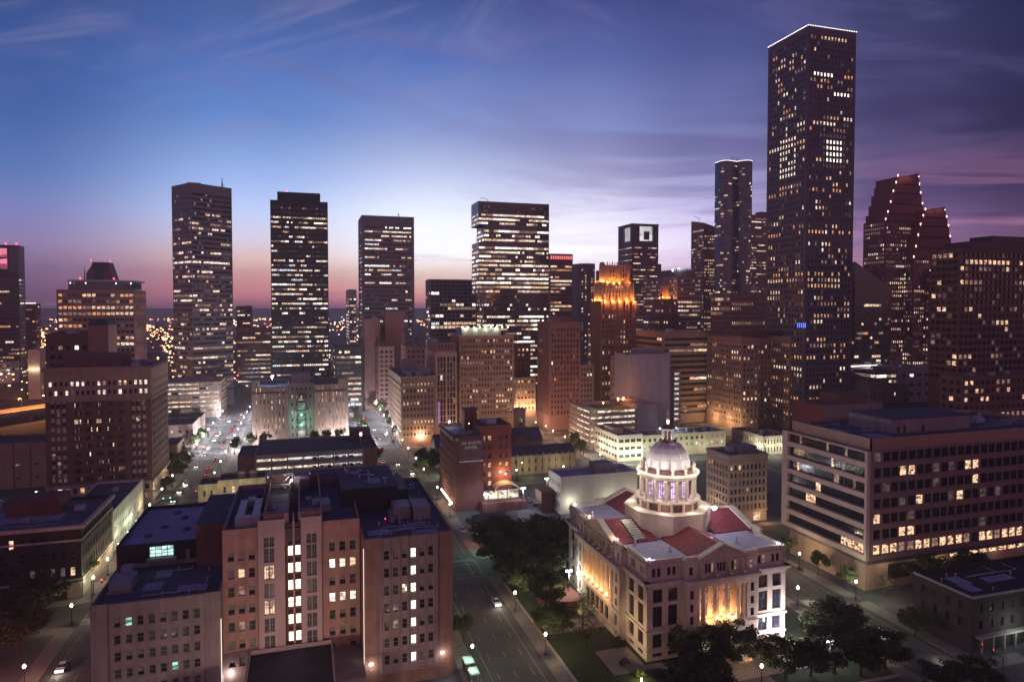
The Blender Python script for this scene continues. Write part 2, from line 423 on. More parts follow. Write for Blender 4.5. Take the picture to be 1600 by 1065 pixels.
def facade(wb, o, u, W, z0, z1, cols, rows, rv, wm=0):
    """a wall sheet from o along u, with real openings; returns the panes set back in them"""
    nx, ny = u[1], -u[0]
    P = lambda s, z, d=0.0: (o[0] + u[0] * s - nx * d, o[1] + u[1] * s - ny * d, z)
    q = lambda a, b, c, d: wb.face([P(a, c), P(b, c), P(b, d), P(a, d)], wm)
    out = []
    zc = z0
    for ri, (a, b) in enumerate(rows):
        if a > zc + 1e-4: q(0, W, zc, a)
        s = 0.0
        for ci, (c, d) in enumerate(cols):
            if c > s + 1e-4: q(s, c, a, b)
            if rv > 0.02:
                wb.face([P(c, a), P(c, a, rv), P(c, b, rv), P(c, b)], wm)
                wb.face([P(d, a, rv), P(d, a), P(d, b), P(d, b, rv)], wm)
                wb.face([P(c, a), P(d, a), P(d, a, rv), P(c, a, rv)], wm)
                wb.face([P(c, b, rv), P(d, b, rv), P(d, b), P(c, b)], wm)
            out.append((ri, ci, P(c, a, max(rv, 0.0)), u, d - c, b - a))
            s = d
        if s < W - 1e-4: q(s, W, a, b)
        zc = b
    if zc < z1 - 1e-4: q(0, W, zc, z1)
    return out

def grid_rows(st, z0, z1):
    lo, hi = z0 + st['base'], z1 - st['top']
    n = max(0, int(round((hi - lo) / st['fh'])))
    if n == 0: return []
    fh = (hi - lo) / n
    return [(lo + i * fh + fh * st['sill'], lo + i * fh + fh * min(st['sill'] + st['wh'], 0.985)) for i in range(n)]
def grid_cols(st, W):
    n = max(1, int(round((W - 2 * st['side']) / st['bw'])))
    bw = (W - 2 * st['side']) / n
    return [(st['side'] + i * bw + bw * (1 - st['ww']) / 2, st['side'] + i * bw + bw * (1 + st['ww']) / 2) for i in range(n)]

def vol(root, box, st, z0, z1, faces='FL', seed=1, part='wall', pts=None, roofed=True, cols=None, rows=None, roofname='roof'):
    """one block of a building in world metres: its wall with openings, its roof, its windows"""
    rng = random.Random(seed)
    ox, oy, oz = root.location
    wb = MB(); pans = []
    if pts:                                   # any outline, given counter-clockwise in the building's own metres
        edges = []
        for i, a in enumerate(pts):
            b = pts[(i + 1) % len(pts)]; W = math.dist(a, b)
            edges.append((i, ((b[0] - a[0]) / W, (b[1] - a[1]) / W), W, a))
    else:
        x0, x1, y0, y1 = box[0] - ox, box[1] - ox, box[2] - oy, box[3] - oy
        E = dict(x0=x0, x1=x1, y0=y0, y1=y1)
        edges = [(k, FACES[k][0], (x1 - x0) if k in 'FB' else (y1 - y0), (E[FACES[k][1]], E[FACES[k][2]])) for k in 'FLRB']
    for k, u, W, o in edges:
        if k in faces:
            rs = rows[k] if rows and k in rows else grid_rows(st, z0, z1)
            cs = cols[k] if cols and k in cols else grid_cols(st, W)
            if st['mode'] == 'band' and not (cols and k in cols):
                cs = [(st['side'], W - st['side'])]
            pans += [(k,) + p for p in facade(wb, o, u, W, z0, z1, cs, rs, st['rv'])]
        else:
            facade(wb, o, u, W, z0, z1, [], [], 0)
    pw = 0.35
    if pts:
        rb = MB(); rb.face([(a, b, z1) for a, b in pts])
        if roofed: rb.build(roofname, st['roof'], root)
    for (a, b, c, d) in () if pts else ((x0, x1, y0, y0 + pw), (x0, x1, y1 - pw, y1), (x0, x0 + pw, y0 + pw, y1 - pw), (x1 - pw, x1, y0 + pw, y1 - pw)):
        wb.face([(a, c, z1), (b, c, z1), (b, d, z1), (a, d, z1)])
    zi = z1 - 0.9
    if not pts:
      i0, i1, j0, j1 = x0 + pw, x1 - pw, y0 + pw, y1 - pw
      for (p, q) in (((i0, j0), (i1, j0)), ((i1, j0), (i1, j1)), ((i1, j1), (i0, j1)), ((i0, j1), (i0, j0))):
        wb.face([(p[0], p[1], zi), (q[0], q[1], zi), (q[0], q[1], z1), (p[0], p[1], z1)])
    w = wb.build(part, st['wall'], root)
    if roofed and not pts:
        rb = MB(); rb.face([(i0, j0, zi), (i1, j0, zi), (i1, j1, zi), (i0, j1, zi)]); rb.build(roofname, st['roof'], root)
    # windows
    per = st['pane'] or st['bw']
    items = []; rowsets = {}
    state = {}
    nrow = 1 + max([p[1] for p in pans], default=0)
    fl = {(k, r): rng.choice(st['floors']) for k in [e[0] for e in edges] for r in range(nrow)}
    def pick(k, r, c, nr):
        if st['pick']:
            g = st['pick'](k, r, c, nr, rng)
            if g is not None: return g
        pr = min(0.97, st['p'] * fl[(k, r)])
        prev = state.get((k, r))
        if prev is not None and rng.random() < st['run']: on = prev[0]
        else: on = rng.random() < pr
        if on:
            m = prev[1] if (prev and prev[0] and rng.random() < 0.7) else choose(rng, st['pal'])
        else: m = choose(rng, st['dark'])
        state[(k, r)] = (on, m)
        return m
    for (k, r, c, p, u, w_, h_) in pans:
        if st['mode'] == 'band':
            n = max(1, int(round(w_ / per))); ww = w_ / n; g = st['gap']
            B = rowsets.setdefault(r, [MB(), {}])
            def slot(m, B=B): return B[1].setdefault(m, len(B[1]))
            B[0].face([(p[0] , p[1] , p[2]), (p[0] + u[0] * w_, p[1] + u[1] * w_, p[2]), (p[0] + u[0] * w_, p[1] + u[1] * w_, p[2] + h_), (p[0], p[1], p[2] + h_)], slot('dark_frame'))
            nx, ny = u[1] * 0.03, -u[0] * 0.03
            for i in range(n):
                m = pick(k, r, i, nrow)
                a, b = i * ww + g / 2, (i + 1) * ww - g / 2
                if m == 'glass_half': m = 'blind'
                B[0].face([(p[0] + u[0] * s + nx, p[1] + u[1] * s + ny, z) for s, z in ((a, p[2]), (b, p[2]), (b, p[2] + h_), (a, p[2] + h_))], slot(m))
        else:
            items.append((k, r, c, p, u, w_, h_, pick(k, r, c, nrow)))
    for r in sorted(rowsets):
        b, sl = rowsets[r]
        b.build('window_band', [m for m, _ in sorted(sl.items(), key=lambda q: q[1])], root)
    if items:
        def big(it):
            px, py, pz = it[3][0] + ox, it[3][1] + oy, it[3][2]
            hid = 0 if pz >= st['zv'] else 1
            lit_ = 0 if it[7].startswith('lit') else 60
            return (hid, math.dist((px, py, pz), (0, 0, CAM_H)) + lit_ * (len(items) > st['keep'] * 3))
        items.sort(key=big)
        for (k, r, c, p, u, w_, h_, m) in items[:st['keep']]:
            o = bpy.data.objects.new('window', pane_mesh(w_, h_, m, st['frame'])); C.objects.link(o)
            o.parent = root; o.location = p; o.rotation_euler.z = math.atan2(u[1], u[0])
        rest = items[st['keep']:]
        if rest:
            b = MB(); sl = {}
            for (k, r, c, p, u, w_, h_, m) in rest:
                b.face([(p[0] + u[0] * s, p[1] + u[1] * s, z) for s, z in ((0, p[2]), (w_, p[2]), (w_, p[2] + h_), (0, p[2] + h_))], sl.setdefault(m, len(sl)))
            o = b.build('window_field', [m for m, _ in sorted(sl.items(), key=lambda q: q[1])], root); o['kind'] = 'stuff'
    return w

def part_box(root, name, mat, x0, x1, y0, y1, z0, z1):
    ox, oy, _ = root.location
    b = MB(); b.box(x0 - ox, x1 - ox, y0 - oy, y1 - oy, z0, z1)
    return b.build(name, mat, root)

UNIT = []
def roof_units(root, x0, x1, y0, y1, z, n, seed=1, name='rooftop_unit'):
    rng = random.Random(seed)
    ox, oy, _ = root.location
    if not UNIT:
        for kind in range(3):
            b = MB()
            if kind == 0:
                b.box(-1.6, 1.6, -1.1, 1.1, 0.3, 1.7); b.lathe([(0.7, 1.7), (0.7, 2.0), (0.55, 2.0)], 12, -0.8, 0); b.lathe([(0.7, 1.7), (0.7, 2.0), (0.55, 2.0)], 12, 0.8, 0)
                for sx in (-1.4, 1.4):
                    for sy in (-0.9, 0.9): b.box(sx - .1, sx + .1, sy - .1, sy + .1, 0, 0.3)
            elif kind == 1:
                b.box(-0.9, 0.9, -0.9, 0.9, 0.2, 1.2); b.box(0.9, 3.4, -0.3, 0.3, 0.5, 1.0); b.box(3.0, 3.4, -0.3, 0.3, 0, 0.5); b.box(-0.9, -0.7, -0.9, 0.9, 0, 0.2); b.box(0.5, 0.9, -0.9, 0.9, 0, 0.2)
            else:
                b.lathe([(0.25, 0), (0.25, 1.2), (0.5, 1.3), (0.5, 1.6), (0.1, 1.8)], 10); b.box(-1.6, -0.6, -0.6, 0.6, 0, 0.9); b.box(-1.7, -0.5, -0.7, 0.7, 0.9, 1.0)
            UNIT.append(b.mesh('rooftop_unit', ['galvanised_metal' if kind != 1 else 'grey_metal']))
    for i in range(n):
        o = bpy.data.objects.new(name, rng.choice(UNIT)); C.objects.link(o); o.parent = root
        mx, my = min(2.5, (x1 - x0) / 4), min(2.5, (y1 - y0) / 4)
        o.location = (rng.uniform(x0 + mx, x1 - mx) - ox, rng.uniform(y0 + my, y1 - my) - oy, z)
        o.rotation_euler.z = rng.choice((0, math.pi / 2))
        s = rng.uniform(0.8, 1.5); o.scale = (s, s, s)

def roof_stuff(root, x0, x1, y0, y1, z, seed=1, patches=4, pipes=3):
    rng = random.Random(seed); ox, oy, _ = root.location
    b = MB()
    for i in range(patches):
        w, l_ = rng.uniform(1.5, (x1 - x0) * .35), rng.uniform(1.5, (y1 - y0) * .35); x, y = rng.uniform(x0 + .3, x1 - w - .3), rng.uniform(y0 + .3, y1 - l_ - .3)
        b.box(x - ox, x + w - ox, y - oy, y + l_ - oy, z + .01 + .006 * i, z + .03 + .006 * i)
    if patches: b.build('roof_patch', rng.choice(['roof_membrane_pale', 'slate']), root)
    b = MB()
    for i in range(pipes):
        y = rng.uniform(y0 + 1, y1 - 1); xa = rng.uniform(x0 + .5, (x0 + x1) / 2); xb = rng.uniform((x0 + x1) / 2, x1 - .5); yb = min(y1 - .5, y + rng.uniform(2, 8))
        b.tube((xa - ox, y - oy, z + .3), (xb - ox, y - oy, z + .3), .09, n=5); b.tube((xb - ox, y - oy, z + .3), (xb - ox, yb - oy, z + .3), .09, n=5)
        xx = xa
        while xx < xb: b.box(xx - ox - .08, xx - ox + .08, y - oy - .15, y - oy + .15, z, z + .22); xx += 3
    for i in range(pipes * 2):
        x, y = rng.uniform(x0 + .6, x1 - .6), rng.uniform(y0 + .6, y1 - .6); b.lathe([(.12, z), (.12, z + .7), (.22, z + .75), (.22, z + .9)], 8, x - ox, y - oy)
    b.build('roof_pipework', 'galvanised_metal', root)

def beacon(root, x, y, z, mat='beacon_red', r=0.7, name='beacon_light'):
    ox, oy, _ = root.location
    b = MB(); b.lathe([(0.15 * r, -1.0 * r), (0.15 * r, 0), (r * .7, 0.2 * r), (r * .7, 1.0 * r), (0.2 * r, 1.4 * r)], 8)
    return b.build(name, mat, root, (x - ox, y - oy, z))

def bld(label, box, name='office_tower', cat='building', group=None):
    return thing(name, label, cat, ((box[0] + box[1]) / 2, (box[2] + box[3]) / 2, 0), 0, group)
G = {
    'far_left': (-315.4, -283.0, 820.4, 836.9, 146.4),
    'pale_left': (-295.0, -281.8, 861.9, 875.9, 86.2),
    'wide_office': (-156.8, -110.6, 515.8, 550.8, 94.2),
    'gothic_far': (-274.8, -239.7, 1016.3, 1096.2, 129.6),
    't3': (-100.5, -75.6, 588.7, 828.8, 186.4),
    't3_garage': (-99.2, -58.8, 562.5, 655.9, 26.7),
    'dark_mid': (-66.0, -52.0, 738.4, 758.4, 83.3),
    'dark_mid2': (-60.9, -29.8, 679.2, 699.2, 62.6),
    't4': (-25.8, 20.0, 590.5, 630.5, 170.7),
    't4pod': (22.5, 43.4, 537.4, 567.4, 51.5),
    't5': (51.4, 99.6, 633.1, 695.7, 166.7),
    't5b': (57.6, 67.6, 924.3, 1062.2, 105.7),
    't6a': (136.4, 190.7, 753.4, 783.4, 113.7),
    't6': (159.1, 230.1, 620.7, 648.5, 182.7),
    't7': (279.4, 308.8, 751.0, 781.0, 145.6),
    't8': (371.4, 402.9, 879.5, 909.5, 143.9),
    't9': (419.4, 458.6, 812.3, 854.3, 192.6),
    't10': (210.6, 238.0, 458.2, 473.3, 87.0),
    't11': (316.3, 333.7, 551.1, 564.0, 89.2),
    't12': (339.2, 362.9, 565.0, 631.8, 111.3),
    't13': (539.1, 560.9, 827.6, 860.3, 200.5),
    't14': (537.6, 579.6, 775.7, 794.5, 277.3),
    't15': (619.9, 661.8, 834.0, 854.0, 216.2),
    't16': (339.6, 386.0, 481.1, 510.5, 93.9),
    'chase': (313.0, 351.5, 363.7, 402.9, 264.3),
    't17': (469.0, 495.5, 482.9, 487.3, 105.0),
    't18': (535.1, 579.0, 483.4, 529.4, 117.4),
    't19': (362.9, 468.3, 295.9, 303.2, 116.5),
    't19pod': (347.4, 445.5, 279.8, 288.3, 44.3),
    'm1': (-101.3, -62.0, 316.3, 353.1, 57.9),
    'm1tower': (-96.5, -89.9, 373.3, 381.3, 72.5),
    'm2': (-29.8, 25.4, 421.2, 461.2, 35.8),
    'm2b': (-30.8, 32.1, 305.0, 325.0, 17.1),
    'm3': (-39.4, -15.0, 278.9, 288.9, 16.0),
    'm5a': (46.2, 58.8, 551.0, 569.0, 73.0),
    'm5b': (63.0, 78.5, 551.0, 569.0, 78.6),
    'm6': (54.4, 66.4, 522.4, 574.9, 52.3),
    'm6b': (62.8, 77.6, 472.6, 490.1, 55.0),
    'm7': (54.5, 75.0, 398.3, 459.7, 41.5),
    'm8': (79.8, 93.9, 423.3, 461.4, 57.9),
    'm9': (98.5, 134.5, 430.1, 443.7, 67.3),
    'm9b': (156.6, 168.6, 495.9, 515.9, 53.5),
    'm9c': (150.6, 166.2, 476.8, 496.8, 29.8),
    'm11': (155.5, 177.8, 418.6, 442.0, 72.6),
    'm10': (205.3, 213.9, 480.8, 500.8, 77.3),
    'm12': (156.9, 200.7, 355.5, 387.1, 23.4),
    'm13': (199.0, 228.5, 357.1, 387.0, 51.9),
    'm14': (158.8, 174.0, 323.2, 352.7, 14.4),
    'm15': (170.1, 228.8, 313.6, 331.6, 12.5),
    'm16': (273.6, 349.0, 375.0, 414.8, 62.3),
    'm17': (153.7, 171.0, 217.9, 232.7, 26.5),
    'm19': (57.5, 67.1, 263.5, 295.0, 30.6),
    'm19b': (69.5, 83.3, 271.8, 287.8, 33.8),
    'm21': (97.0, 130.9, 247.8, 261.8, 15.2),
    'm22': (96.1, 130.0, 312.8, 326.8, 7.6),
    'm25': (254.5, 274.1, 413.2, 475.6, 64.9),
    'm26': (280.6, 324.1, 310.9, 330.1, 26.9),
    'm26w': (355.0, 387.8, 350.7, 372.7, 30.3),
    'm26t': (380.6, 409.7, 384.7, 389.3, 31.9),
    'm26g': (412.3, 474.8, 437.7, 442.4, 32.2),
    'm26h': (444.0, 492.1, 406.9, 436.9, 35.6),
    'm18': (154.7, 261.7, 152.5, 187.2, 45.0),
    'm27': (151.8, 194.4, 120.8, 134.5, 13.8),
    'm28': (-98.4, -61.4, 217.7, 249.7, 20.9),
    'm29': (-68.4, -62.5, 270.6, 300.7, 11.2),
    'm29b': (-193.4, -155.6, 487.8, 512.8, -2.1),
    'ch': (75.6, 114.1, 138.0, 186.3, 23.4),
    'm31': (243.9, 261.3, 314.5, 332.5, 10.8),
    'm30': (253.4, 264.7, 344.6, 356.6, 7.8),
    'gym': (-296.8, -267.6, 752.8, 772.8, 29.6),
    'litbox': (-235.4, -226.1, 698.1, 712.1, 44.4),
    'ft1': (11.6, 21.1, 540.8, 560.8, 42.6),
}
# ------------------------------------------------------------------ ground, streets, pavements
def sheet(name, x0, x1, y0, y1, z, mat):
    b = MB(); b.face([(x0, y0, z), (x1, y0, z), (x1, y1, z), (x0, y1, z)]); return struct(b.build(name, mat))
g = MB(); n = 24
for i in range(n):
    for j in range(n):
        f = lambda k: (abs(2 * k / n - 1) ** 2.2) * (1 if k > n / 2 else -1) * 30000
        g.face([(f(i), f(j), 0), (f(i + 1), f(j), 0), (f(i + 1), f(j + 1), 0), (f(i), f(j + 1), 0)])
struct(g.build('ground', 'city_ground'))
BX = [(-142, -57), (-42, 37), (53, 131), (147, 229), (245, 330)]
BY = [(10, 98), (112, 198), (212, 299), (313, 396), (410, 493), (507, 590), (604, 690)]
sheet('road', -157, 345, -5, 705, 0.02, 'asphalt')
for i, (a, b) in enumerate(BX):
    for j, (c, d) in enumerate(BY):
        m = MB(); r = 3.0
        pts = []
        for (px, py, a0) in ((b - r, c + r, -90), (b - r, d - r, 0), (a + r, d - r, 90), (a + r, c + r, 180)):
            for k in range(4):
                t = R(a0 + 30 * k); pts.append((px + r * math.cos(t), py + r * math.sin(t)))
        m.prism(pts, -0.2, 0.15); struct(m.build('pavement', 'paving'))
        if (i, j) not in ((2, 1),):
            sheet('lot', a + 4, b - 4, c + 4, d - 4, 0.165, 'parking_asphalt')
def marking(x0, x1, y0, y1): MK.box(x0, x1, y0, y1, 0.024, 0.028, 0, False)
for (xa, xb) in ((37, 53), (-57, -42), (131, 147)):
    MK = MB()
    for fx in (0.25, 0.5, 0.75):
        x = xa + (xb - xa) * fx
        for (c, d) in BY:
            y = c
            while y < d - 6:
                marking(x - .07, x + .07, y + 2, y + 5); y += 9
    for (c, d) in BY:
        for x in (xa + 2.3, xb - 2.3): marking(x - .06, x + .06, c + 6, d - 6)
        marking(xa + .6, xb - .6, c + .2, c + .75)
        for s in (-1, 1):
            yy = c - 2.0 if s < 0 else d + 2.0
            for off in (-1.5, 1.5): marking(xa + .4, xb - .4, yy + off - .12, yy + off + .12)
    struct(MK.build('lane_marking', 'road_paint'))
for (ya, yb) in ((98, 112), (198, 212), (299, 313), (396, 410)):
    MK = MB()
    for (a, b) in BX:
        x = a
        while x < b - 6:
            marking(x + 2, x + 5, (ya + yb) / 2 - .07, (ya + yb) / 2 + .07); x += 9
        for s in (a - 2.0, b + 2.0):
            for off in (-1.5, 1.5): marking(s + off - .12, s + off + .12, ya + .4, yb - .4)
    struct(MK.build('lane_marking', 'road_paint'))
# courthouse lawns, kerb walls, walks
sheet('lawn', 57, 127, 116, 195, 0.17, 'grass')
sheet('footpath', 58, 74.5, 157, 163, 0.176, 'paving')
sheet('footpath', 91, 99, 112.5, 136, 0.176, 'paving')
sheet('footpath', 66, 74.5, 135, 146, 0.18, 'paving')
sheet('footpath', 74.5, 120, 132, 137, 0.18, 'paving')

# ------------------------------------------------------------------ far city
def far_city():
    rng = random.Random(5)
    b = MB()
    for k in range(1500):
        d = 760 + 3300 * rng.random() ** 1.5; a = rng.uniform(-0.80, 0.72)
        x, y = d * math.sin(a + YAW), d * math.cos(a + YAW)
        w, l_, h = rng.uniform(12, 45), rng.uniform(12, 45), rng.choice((4, 5, 6, 8, 10, 14))
        if rng.random() < 0.04 and d > 1400: h = rng.uniform(25, 55); w = l_ = 24
        b.box(x - w / 2, x + w / 2, y - l_ / 2, y + l_ / 2, 0, h, 0, False)
    o = b.build('distant_city', 'far_blocks'); o['kind'] = 'stuff'
    tag(o, 'low distant city blocks fading towards the horizon', 'distant city')
    for nm, mat, cnt, lab in (('distant_orange_lights', 'lamp_far_warm', 900, 'dense orange street lights of the far left suburbs'), ('distant_warm_lights', 'lamp_far_warm', 1500, 'many small orange city lights along the horizon'),
                              ('distant_white_lights', 'lamp_far_white', 700, 'many small white city lights along the horizon'),
                              ('distant_red_lights', 'lamp_far_red', 160, 'small red lights scattered over the far city')):
        b = MB()
        for k in range(cnt):
            d = 620 + 3500 * rng.random() ** 1.1; a = rng.uniform(-0.80, 0.74)
            
            if nm == 'distant_orange_lights': a = rng.uniform(-0.72, -0.36); d = 720 + 1900 * rng.random() ** 1.2
            if k % 3 and nm != 'distant_red_lights': a = round(a * 16 + (d / 2500)) / 16 - d / 40000 + rng.uniform(-.012, .012)
            x, y = d * math.sin(a + YAW), d * math.cos(a + YAW); z = rng.uniform(8, 20)
            s = 0.0006 * d * rng.uniform(0.5, 1.7)
            b.box(x - s, x + s, y - s, y + s, z, z + 1.5 * s)
        o = b.build(nm, mat); o['kind'] = 'stuff'; tag(o, lab, 'city lights')
glow('lamp_far_warm', (1.0, 0.5, 0.2), 6.0, var=False)
glow('lamp_far_white', (1.0, 0.85, 0.8), 5.0, var=False)
glow('lamp_far_red', (1.0, 0.08, 0.1), 5.0, var=False)
far_city()
# ------------------------------------------------------------------ skyline towers
def T(key, label, st, faces='FL', name='office_tower', cat='tower', seed=None, units=2, z1=None, pent=None, z0=0, group=None, box=None, **kw):
    gb = box or G[key]; h = z1 if z1 else gb[4]
    root = bld(label, gb, name, cat, group)
    sd = seed if seed is not None else sum(ord(c) for c in key)
    vol(root, gb[:4], st, z0, h, faces, sd, **kw)
    if units: roof_units(root, gb[0], gb[1], gb[2], gb[3], h - 0.9, units, sd)
    if pent:
        a, b, c, d, hh = pent
        w, l_ = gb[1] - gb[0], gb[3] - gb[2]
        part_box(root, 'penthouse', st['wall'], gb[0] + a * w, gb[0] + b * w, gb[2] + c * l_, gb[2] + d * l_, h - 0.9, h + hh)
        part_box(root, 'penthouse_roof', 'roof_membrane', gb[0] + a * w - .3, gb[0] + b * w + .3, gb[2] + c * l_ - .3, gb[2] + d * l_ + .3, h + hh, h + hh + .35)
    return root
g_ = lambda k: G[k]
WARM = (('lit_warm', 5), ('lit_white', 2), ('lit_dim', 6), ('lit_amber', 2), ('lit_faint', 2))
WHITE = (('lit_white', 5), ('lit_bright', 2), ('lit_warm', 4), ('lit_cool', 1), ('lit_dim', 4), ('lit_faint', 1))
HOME = (('lit_warm', 3), ('lit_amber', 4), ('lit_dim', 4), ('lit_faint', 3), ('lit_white', 1))
DK = (('glass_dark', 6), ('glass_dim', 2), ('lit_faint', 1))

# T3: corner tower turned to the view, ribbon windows
c0 = (-75.6, 588.7)
CT = (-85.5, 591.7)  # near corner
root = thing('office_tower', 'tall grey ribbon-window tower turned corner-on with an antenna mast, leftmost high tower', 'tower', (CT[0], CT[1], 0), 0)
def rotd(deg):      # a direction this many degrees to the right of the camera's own
    a = R(deg) + YAW; return (math.sin(a), math.cos(a))
r1, l1 = rotd(37), rotd(-53)
P0 = (0, 0); P1 = (r1[0] * 35, r1[1] * 35); P3 = (l1[0] * 31, l1[1] * 31); P2 = (P1[0] + P3[0], P1[1] + P3[1])
def near_core(k, r, c, n, rng):
    if r == int(n * 0.66) and rng.random() < 0.8: return 'lit_white'
    if r > n - 5: return 'glass_dark' if rng.random() < .95 else 'lit_dim'
    return None
vol(root, None, style(fh=3.9, mode='band', wh=0.42, sill=0.3, side=0.6, pane=1.9, top=7, base=12, p=0.32, run=0.4, wall='mid_granite', floors=(0.2, 0.5, 0.9, 1.3, 2.6), pick=near_core,
    pal=(('lit_warm', 3), ('lit_white', 3), ('lit_dim', 4), ('lit_faint', 3)), dark=DK), 0, 182, faces=(0, 3), seed=3, pts=[P0, P1, P2, P3])
b = MB(); b.tube((P1[0] * .75, P1[1] * .75 + 3, 182), (P1[0] * .75, P1[1] * .75 + 3, 190), 0.7, 0.25); b.tube((P1[0] * .75, P1[1] * .75 + 3, 184), (P1[0] * .75 + 2, P1[1] * .75 + 3, 184), 0.2); b.build('antenna_mast', 'grey_metal', root)
b = MB(); b.box(-5, 5, 16, 26, 182, 184.5); b.build('penthouse', 'grey_granite', root)

# T4 and its low wing
def t4pick(k, r, c, n, rng):
    if r >= n - 1: return 'lit_dim' if rng.random() < .1 else 'glass_dark'
    return None
r4 = T('t4', 'black office tower with a narrower top storey, second high tower from the left', style(fh=4.0, mode='band', wh=0.36, sill=0.3, side=0.5, pane=1.55, gap=.3, top=4, base=8, p=0.42, run=0.62, wall='black_metal', pal=WHITE, dark=DK, pick=t4pick,
    floors=(0.1, 0.6, 1.0, 1.5, 2.0)), 'FR', units=0)
x0, x1, y0, y1, h = G['t4']
vol(r4, (x0 + 5.5, x1 - 6, y0 + 3, y1 - 3), style(wall='black_metal', base=99), h - 0.5, h + 7.5, '', part='top_storey', roofname='upper_roof')
beacon(r4, x0 + 13, y0 + 6, h + 8.3); 
T('t4pod', 'low dark office block with white lit ribbon floors beside the black tower', style(fh=4.2, mode='band', wh=0.42, sill=0.3, pane=2.0, top=2, base=4, p=0.6, wall='black_metal', pal=WHITE), 'FL', name='office_block', cat='office block', units=3)

# T5
def t5pick(k, r, c, n, rng):
    if k == 'F' and r == n - 1: return 'lit_bright' if c > 9 and rng.random() < .8 else 'glass_dark'
    if k == 'F' and r in (n - 3, n - 2) and c > 7: return 'lit_white' if rng.random() < .75 else None
    return None
r5 = T('t5', 'dark glass tower framed by a plain grey top and sides, third high tower from left', style(fh=4.0, mode='band', wh=0.36, sill=0.3, side=2.6, pane=1.9, gap=.35, top=8.6, base=8, p=0.38, run=0.6, wall='mid_granite', pal=WHITE, dark=DK, pick=t5pick, rv=0.8),
    'FL', units=1, box=(51.4, 99.6, 633.1, 675, 166.7))
ox, oy, _ = r5.location
b = MB()
for i in range(25):
    z = 10 + i * 6.1
b.box(51.4 + 2.4 - ox, 99.6 - 2.4 - ox, 633.1 - oy - 0.25, 633.1 - oy - 0.02, 8, 9); b.build('base_band', 'mid_granite', r5)
b = MB(); b.tube((86 - ox, 640 - oy, 166), (86 - ox, 640 - oy, 171), 0.35, .2); b.tube((84.5 - ox, 640 - oy, 169), (87.5 - ox, 640 - oy, 169), 0.2); b.build('antenna_mast', 'grey_metal', r5)

T('t5b', 'slim pale tower far off beside the dark framed tower', style(fh=4.4, mode='band', wh=0.42, sill=0.3, pane=2.4, top=11, base=8, p=0.45, wall='white_paint', pal=WHITE), 'FL', units=1, box=(57.6, 67.6, 924.3, 990, 105.7))
T('t6a', 'broad mid-height block with a pale square grid front, left of the stepped glass tower', style(fh=4.2, bw=4.6, ww=0.84, wh=0.66, sill=0.17, top=1, base=6, p=0.35, wall='mid_granite', pal=WHITE, zv=45,
    pick=lambda k, r, c, n, rng: 'glass_dim' if r >= n - 3 else None), 'FL', units=2)

# T6: bright stepped glass tower
x0, x1, y0, y1, h = G['t6']
root = bld('brightly lit glass tower with a deep notch on its left side, widest skyline tower', G['t6'], 'office_tower', 'tower')
def t6pick(k, r, c, n, rng):
    if r >= n - 2: return 'glass_dark' if rng.random() < .9 else 'lit_faint'
    return None
S6 = style(fh=4.0, mode='band', wh=0.46, sill=0.27, side=0.4, pane=2.3, gap=.3, top=3.0, base=0.2, p=0.92, run=0.55, wall='blue_glass_wall', pal=(('lit_bright', 4), ('lit_white', 5), ('lit_warm', 4), ('lit_dim', 3)), floors=(0.55, 0.8, 0.9, 0.95, 1.0), dark=DK)
S6t = dict(S6, pick=t6pick, p=0.85)
yb = y0 + 28
S6d = style(fh=4.2, mode='band', wh=0.5, sill=0.2, side=0.4, pane=2.3, top=0.5, base=0.5, p=0.12, wall='blue_glass_wall', pal=WHITE, dark=DK, run=.2)
vol(root, (x0 + 5, x1, y0, yb), dict(S6, p=0.8, base=6, zv=40), 0, 78, 'FL', 61, part='lower_shaft', roofed=False)
vol(root, (x0 + 5, x1, y0, yb), S6d, 78, 95, 'FL', 62, part='sky_lobby_wall', roofed=False)
vol(root, (x0, x1, y0, yb), S6, 95, 144, 'FL', 63, part='middle_shaft', roofname='step_roof')
vol(root, (x0 + 5, x1, y0, yb), S6, 144, 160, 'FL', 64, part='notched_shaft', roofed=False)
vol(root, (x0 - .4, x1, y0, yb), S6t, 160, h, 'FL', 65, part='upper_shaft')
b = MB(); ox, oy, _ = root.location
b.tube((x0 + 12 - ox, y0 + 6 - oy, h), (x0 + 9 - ox, y0 + 6 - oy, h + 3.5), 0.25); b.tube((x0 + 9 - ox, y0 + 6 - oy, h + 3.5), (x0 + 3 - ox, y0 + 6 - oy, h + 3.8), 0.25); b.build('roof_crane', 'dark_granite', root)

r7 = T('t7', 'dark tower with a red-lit top row right of the bright stepped tower', style(fh=4.3, mode='band', wh=0.5, sill=0.25, side=1.2, pane=2.6, top=13, base=8, p=0.5, wall='red_granite', pal=WARM), 'FL', units=0)
x0, x1, y0, y1, h = G['t7']; b = MB()
for i in range(10):
    x = x0 + 2 + i * (x1 - x0 - 4) / 9.0; b.box(x - .8 - r7.location[0], x + .6 - r7.location[0], y0 - .35 - r7.location[1], y0 - .02 - r7.location[1], h - 6.5, h - 2.5)
glow('crown_red', (1.0, 0.20, 0.18), 1.6, var=False); b.build('crown_lights', 'crown_red', r7)

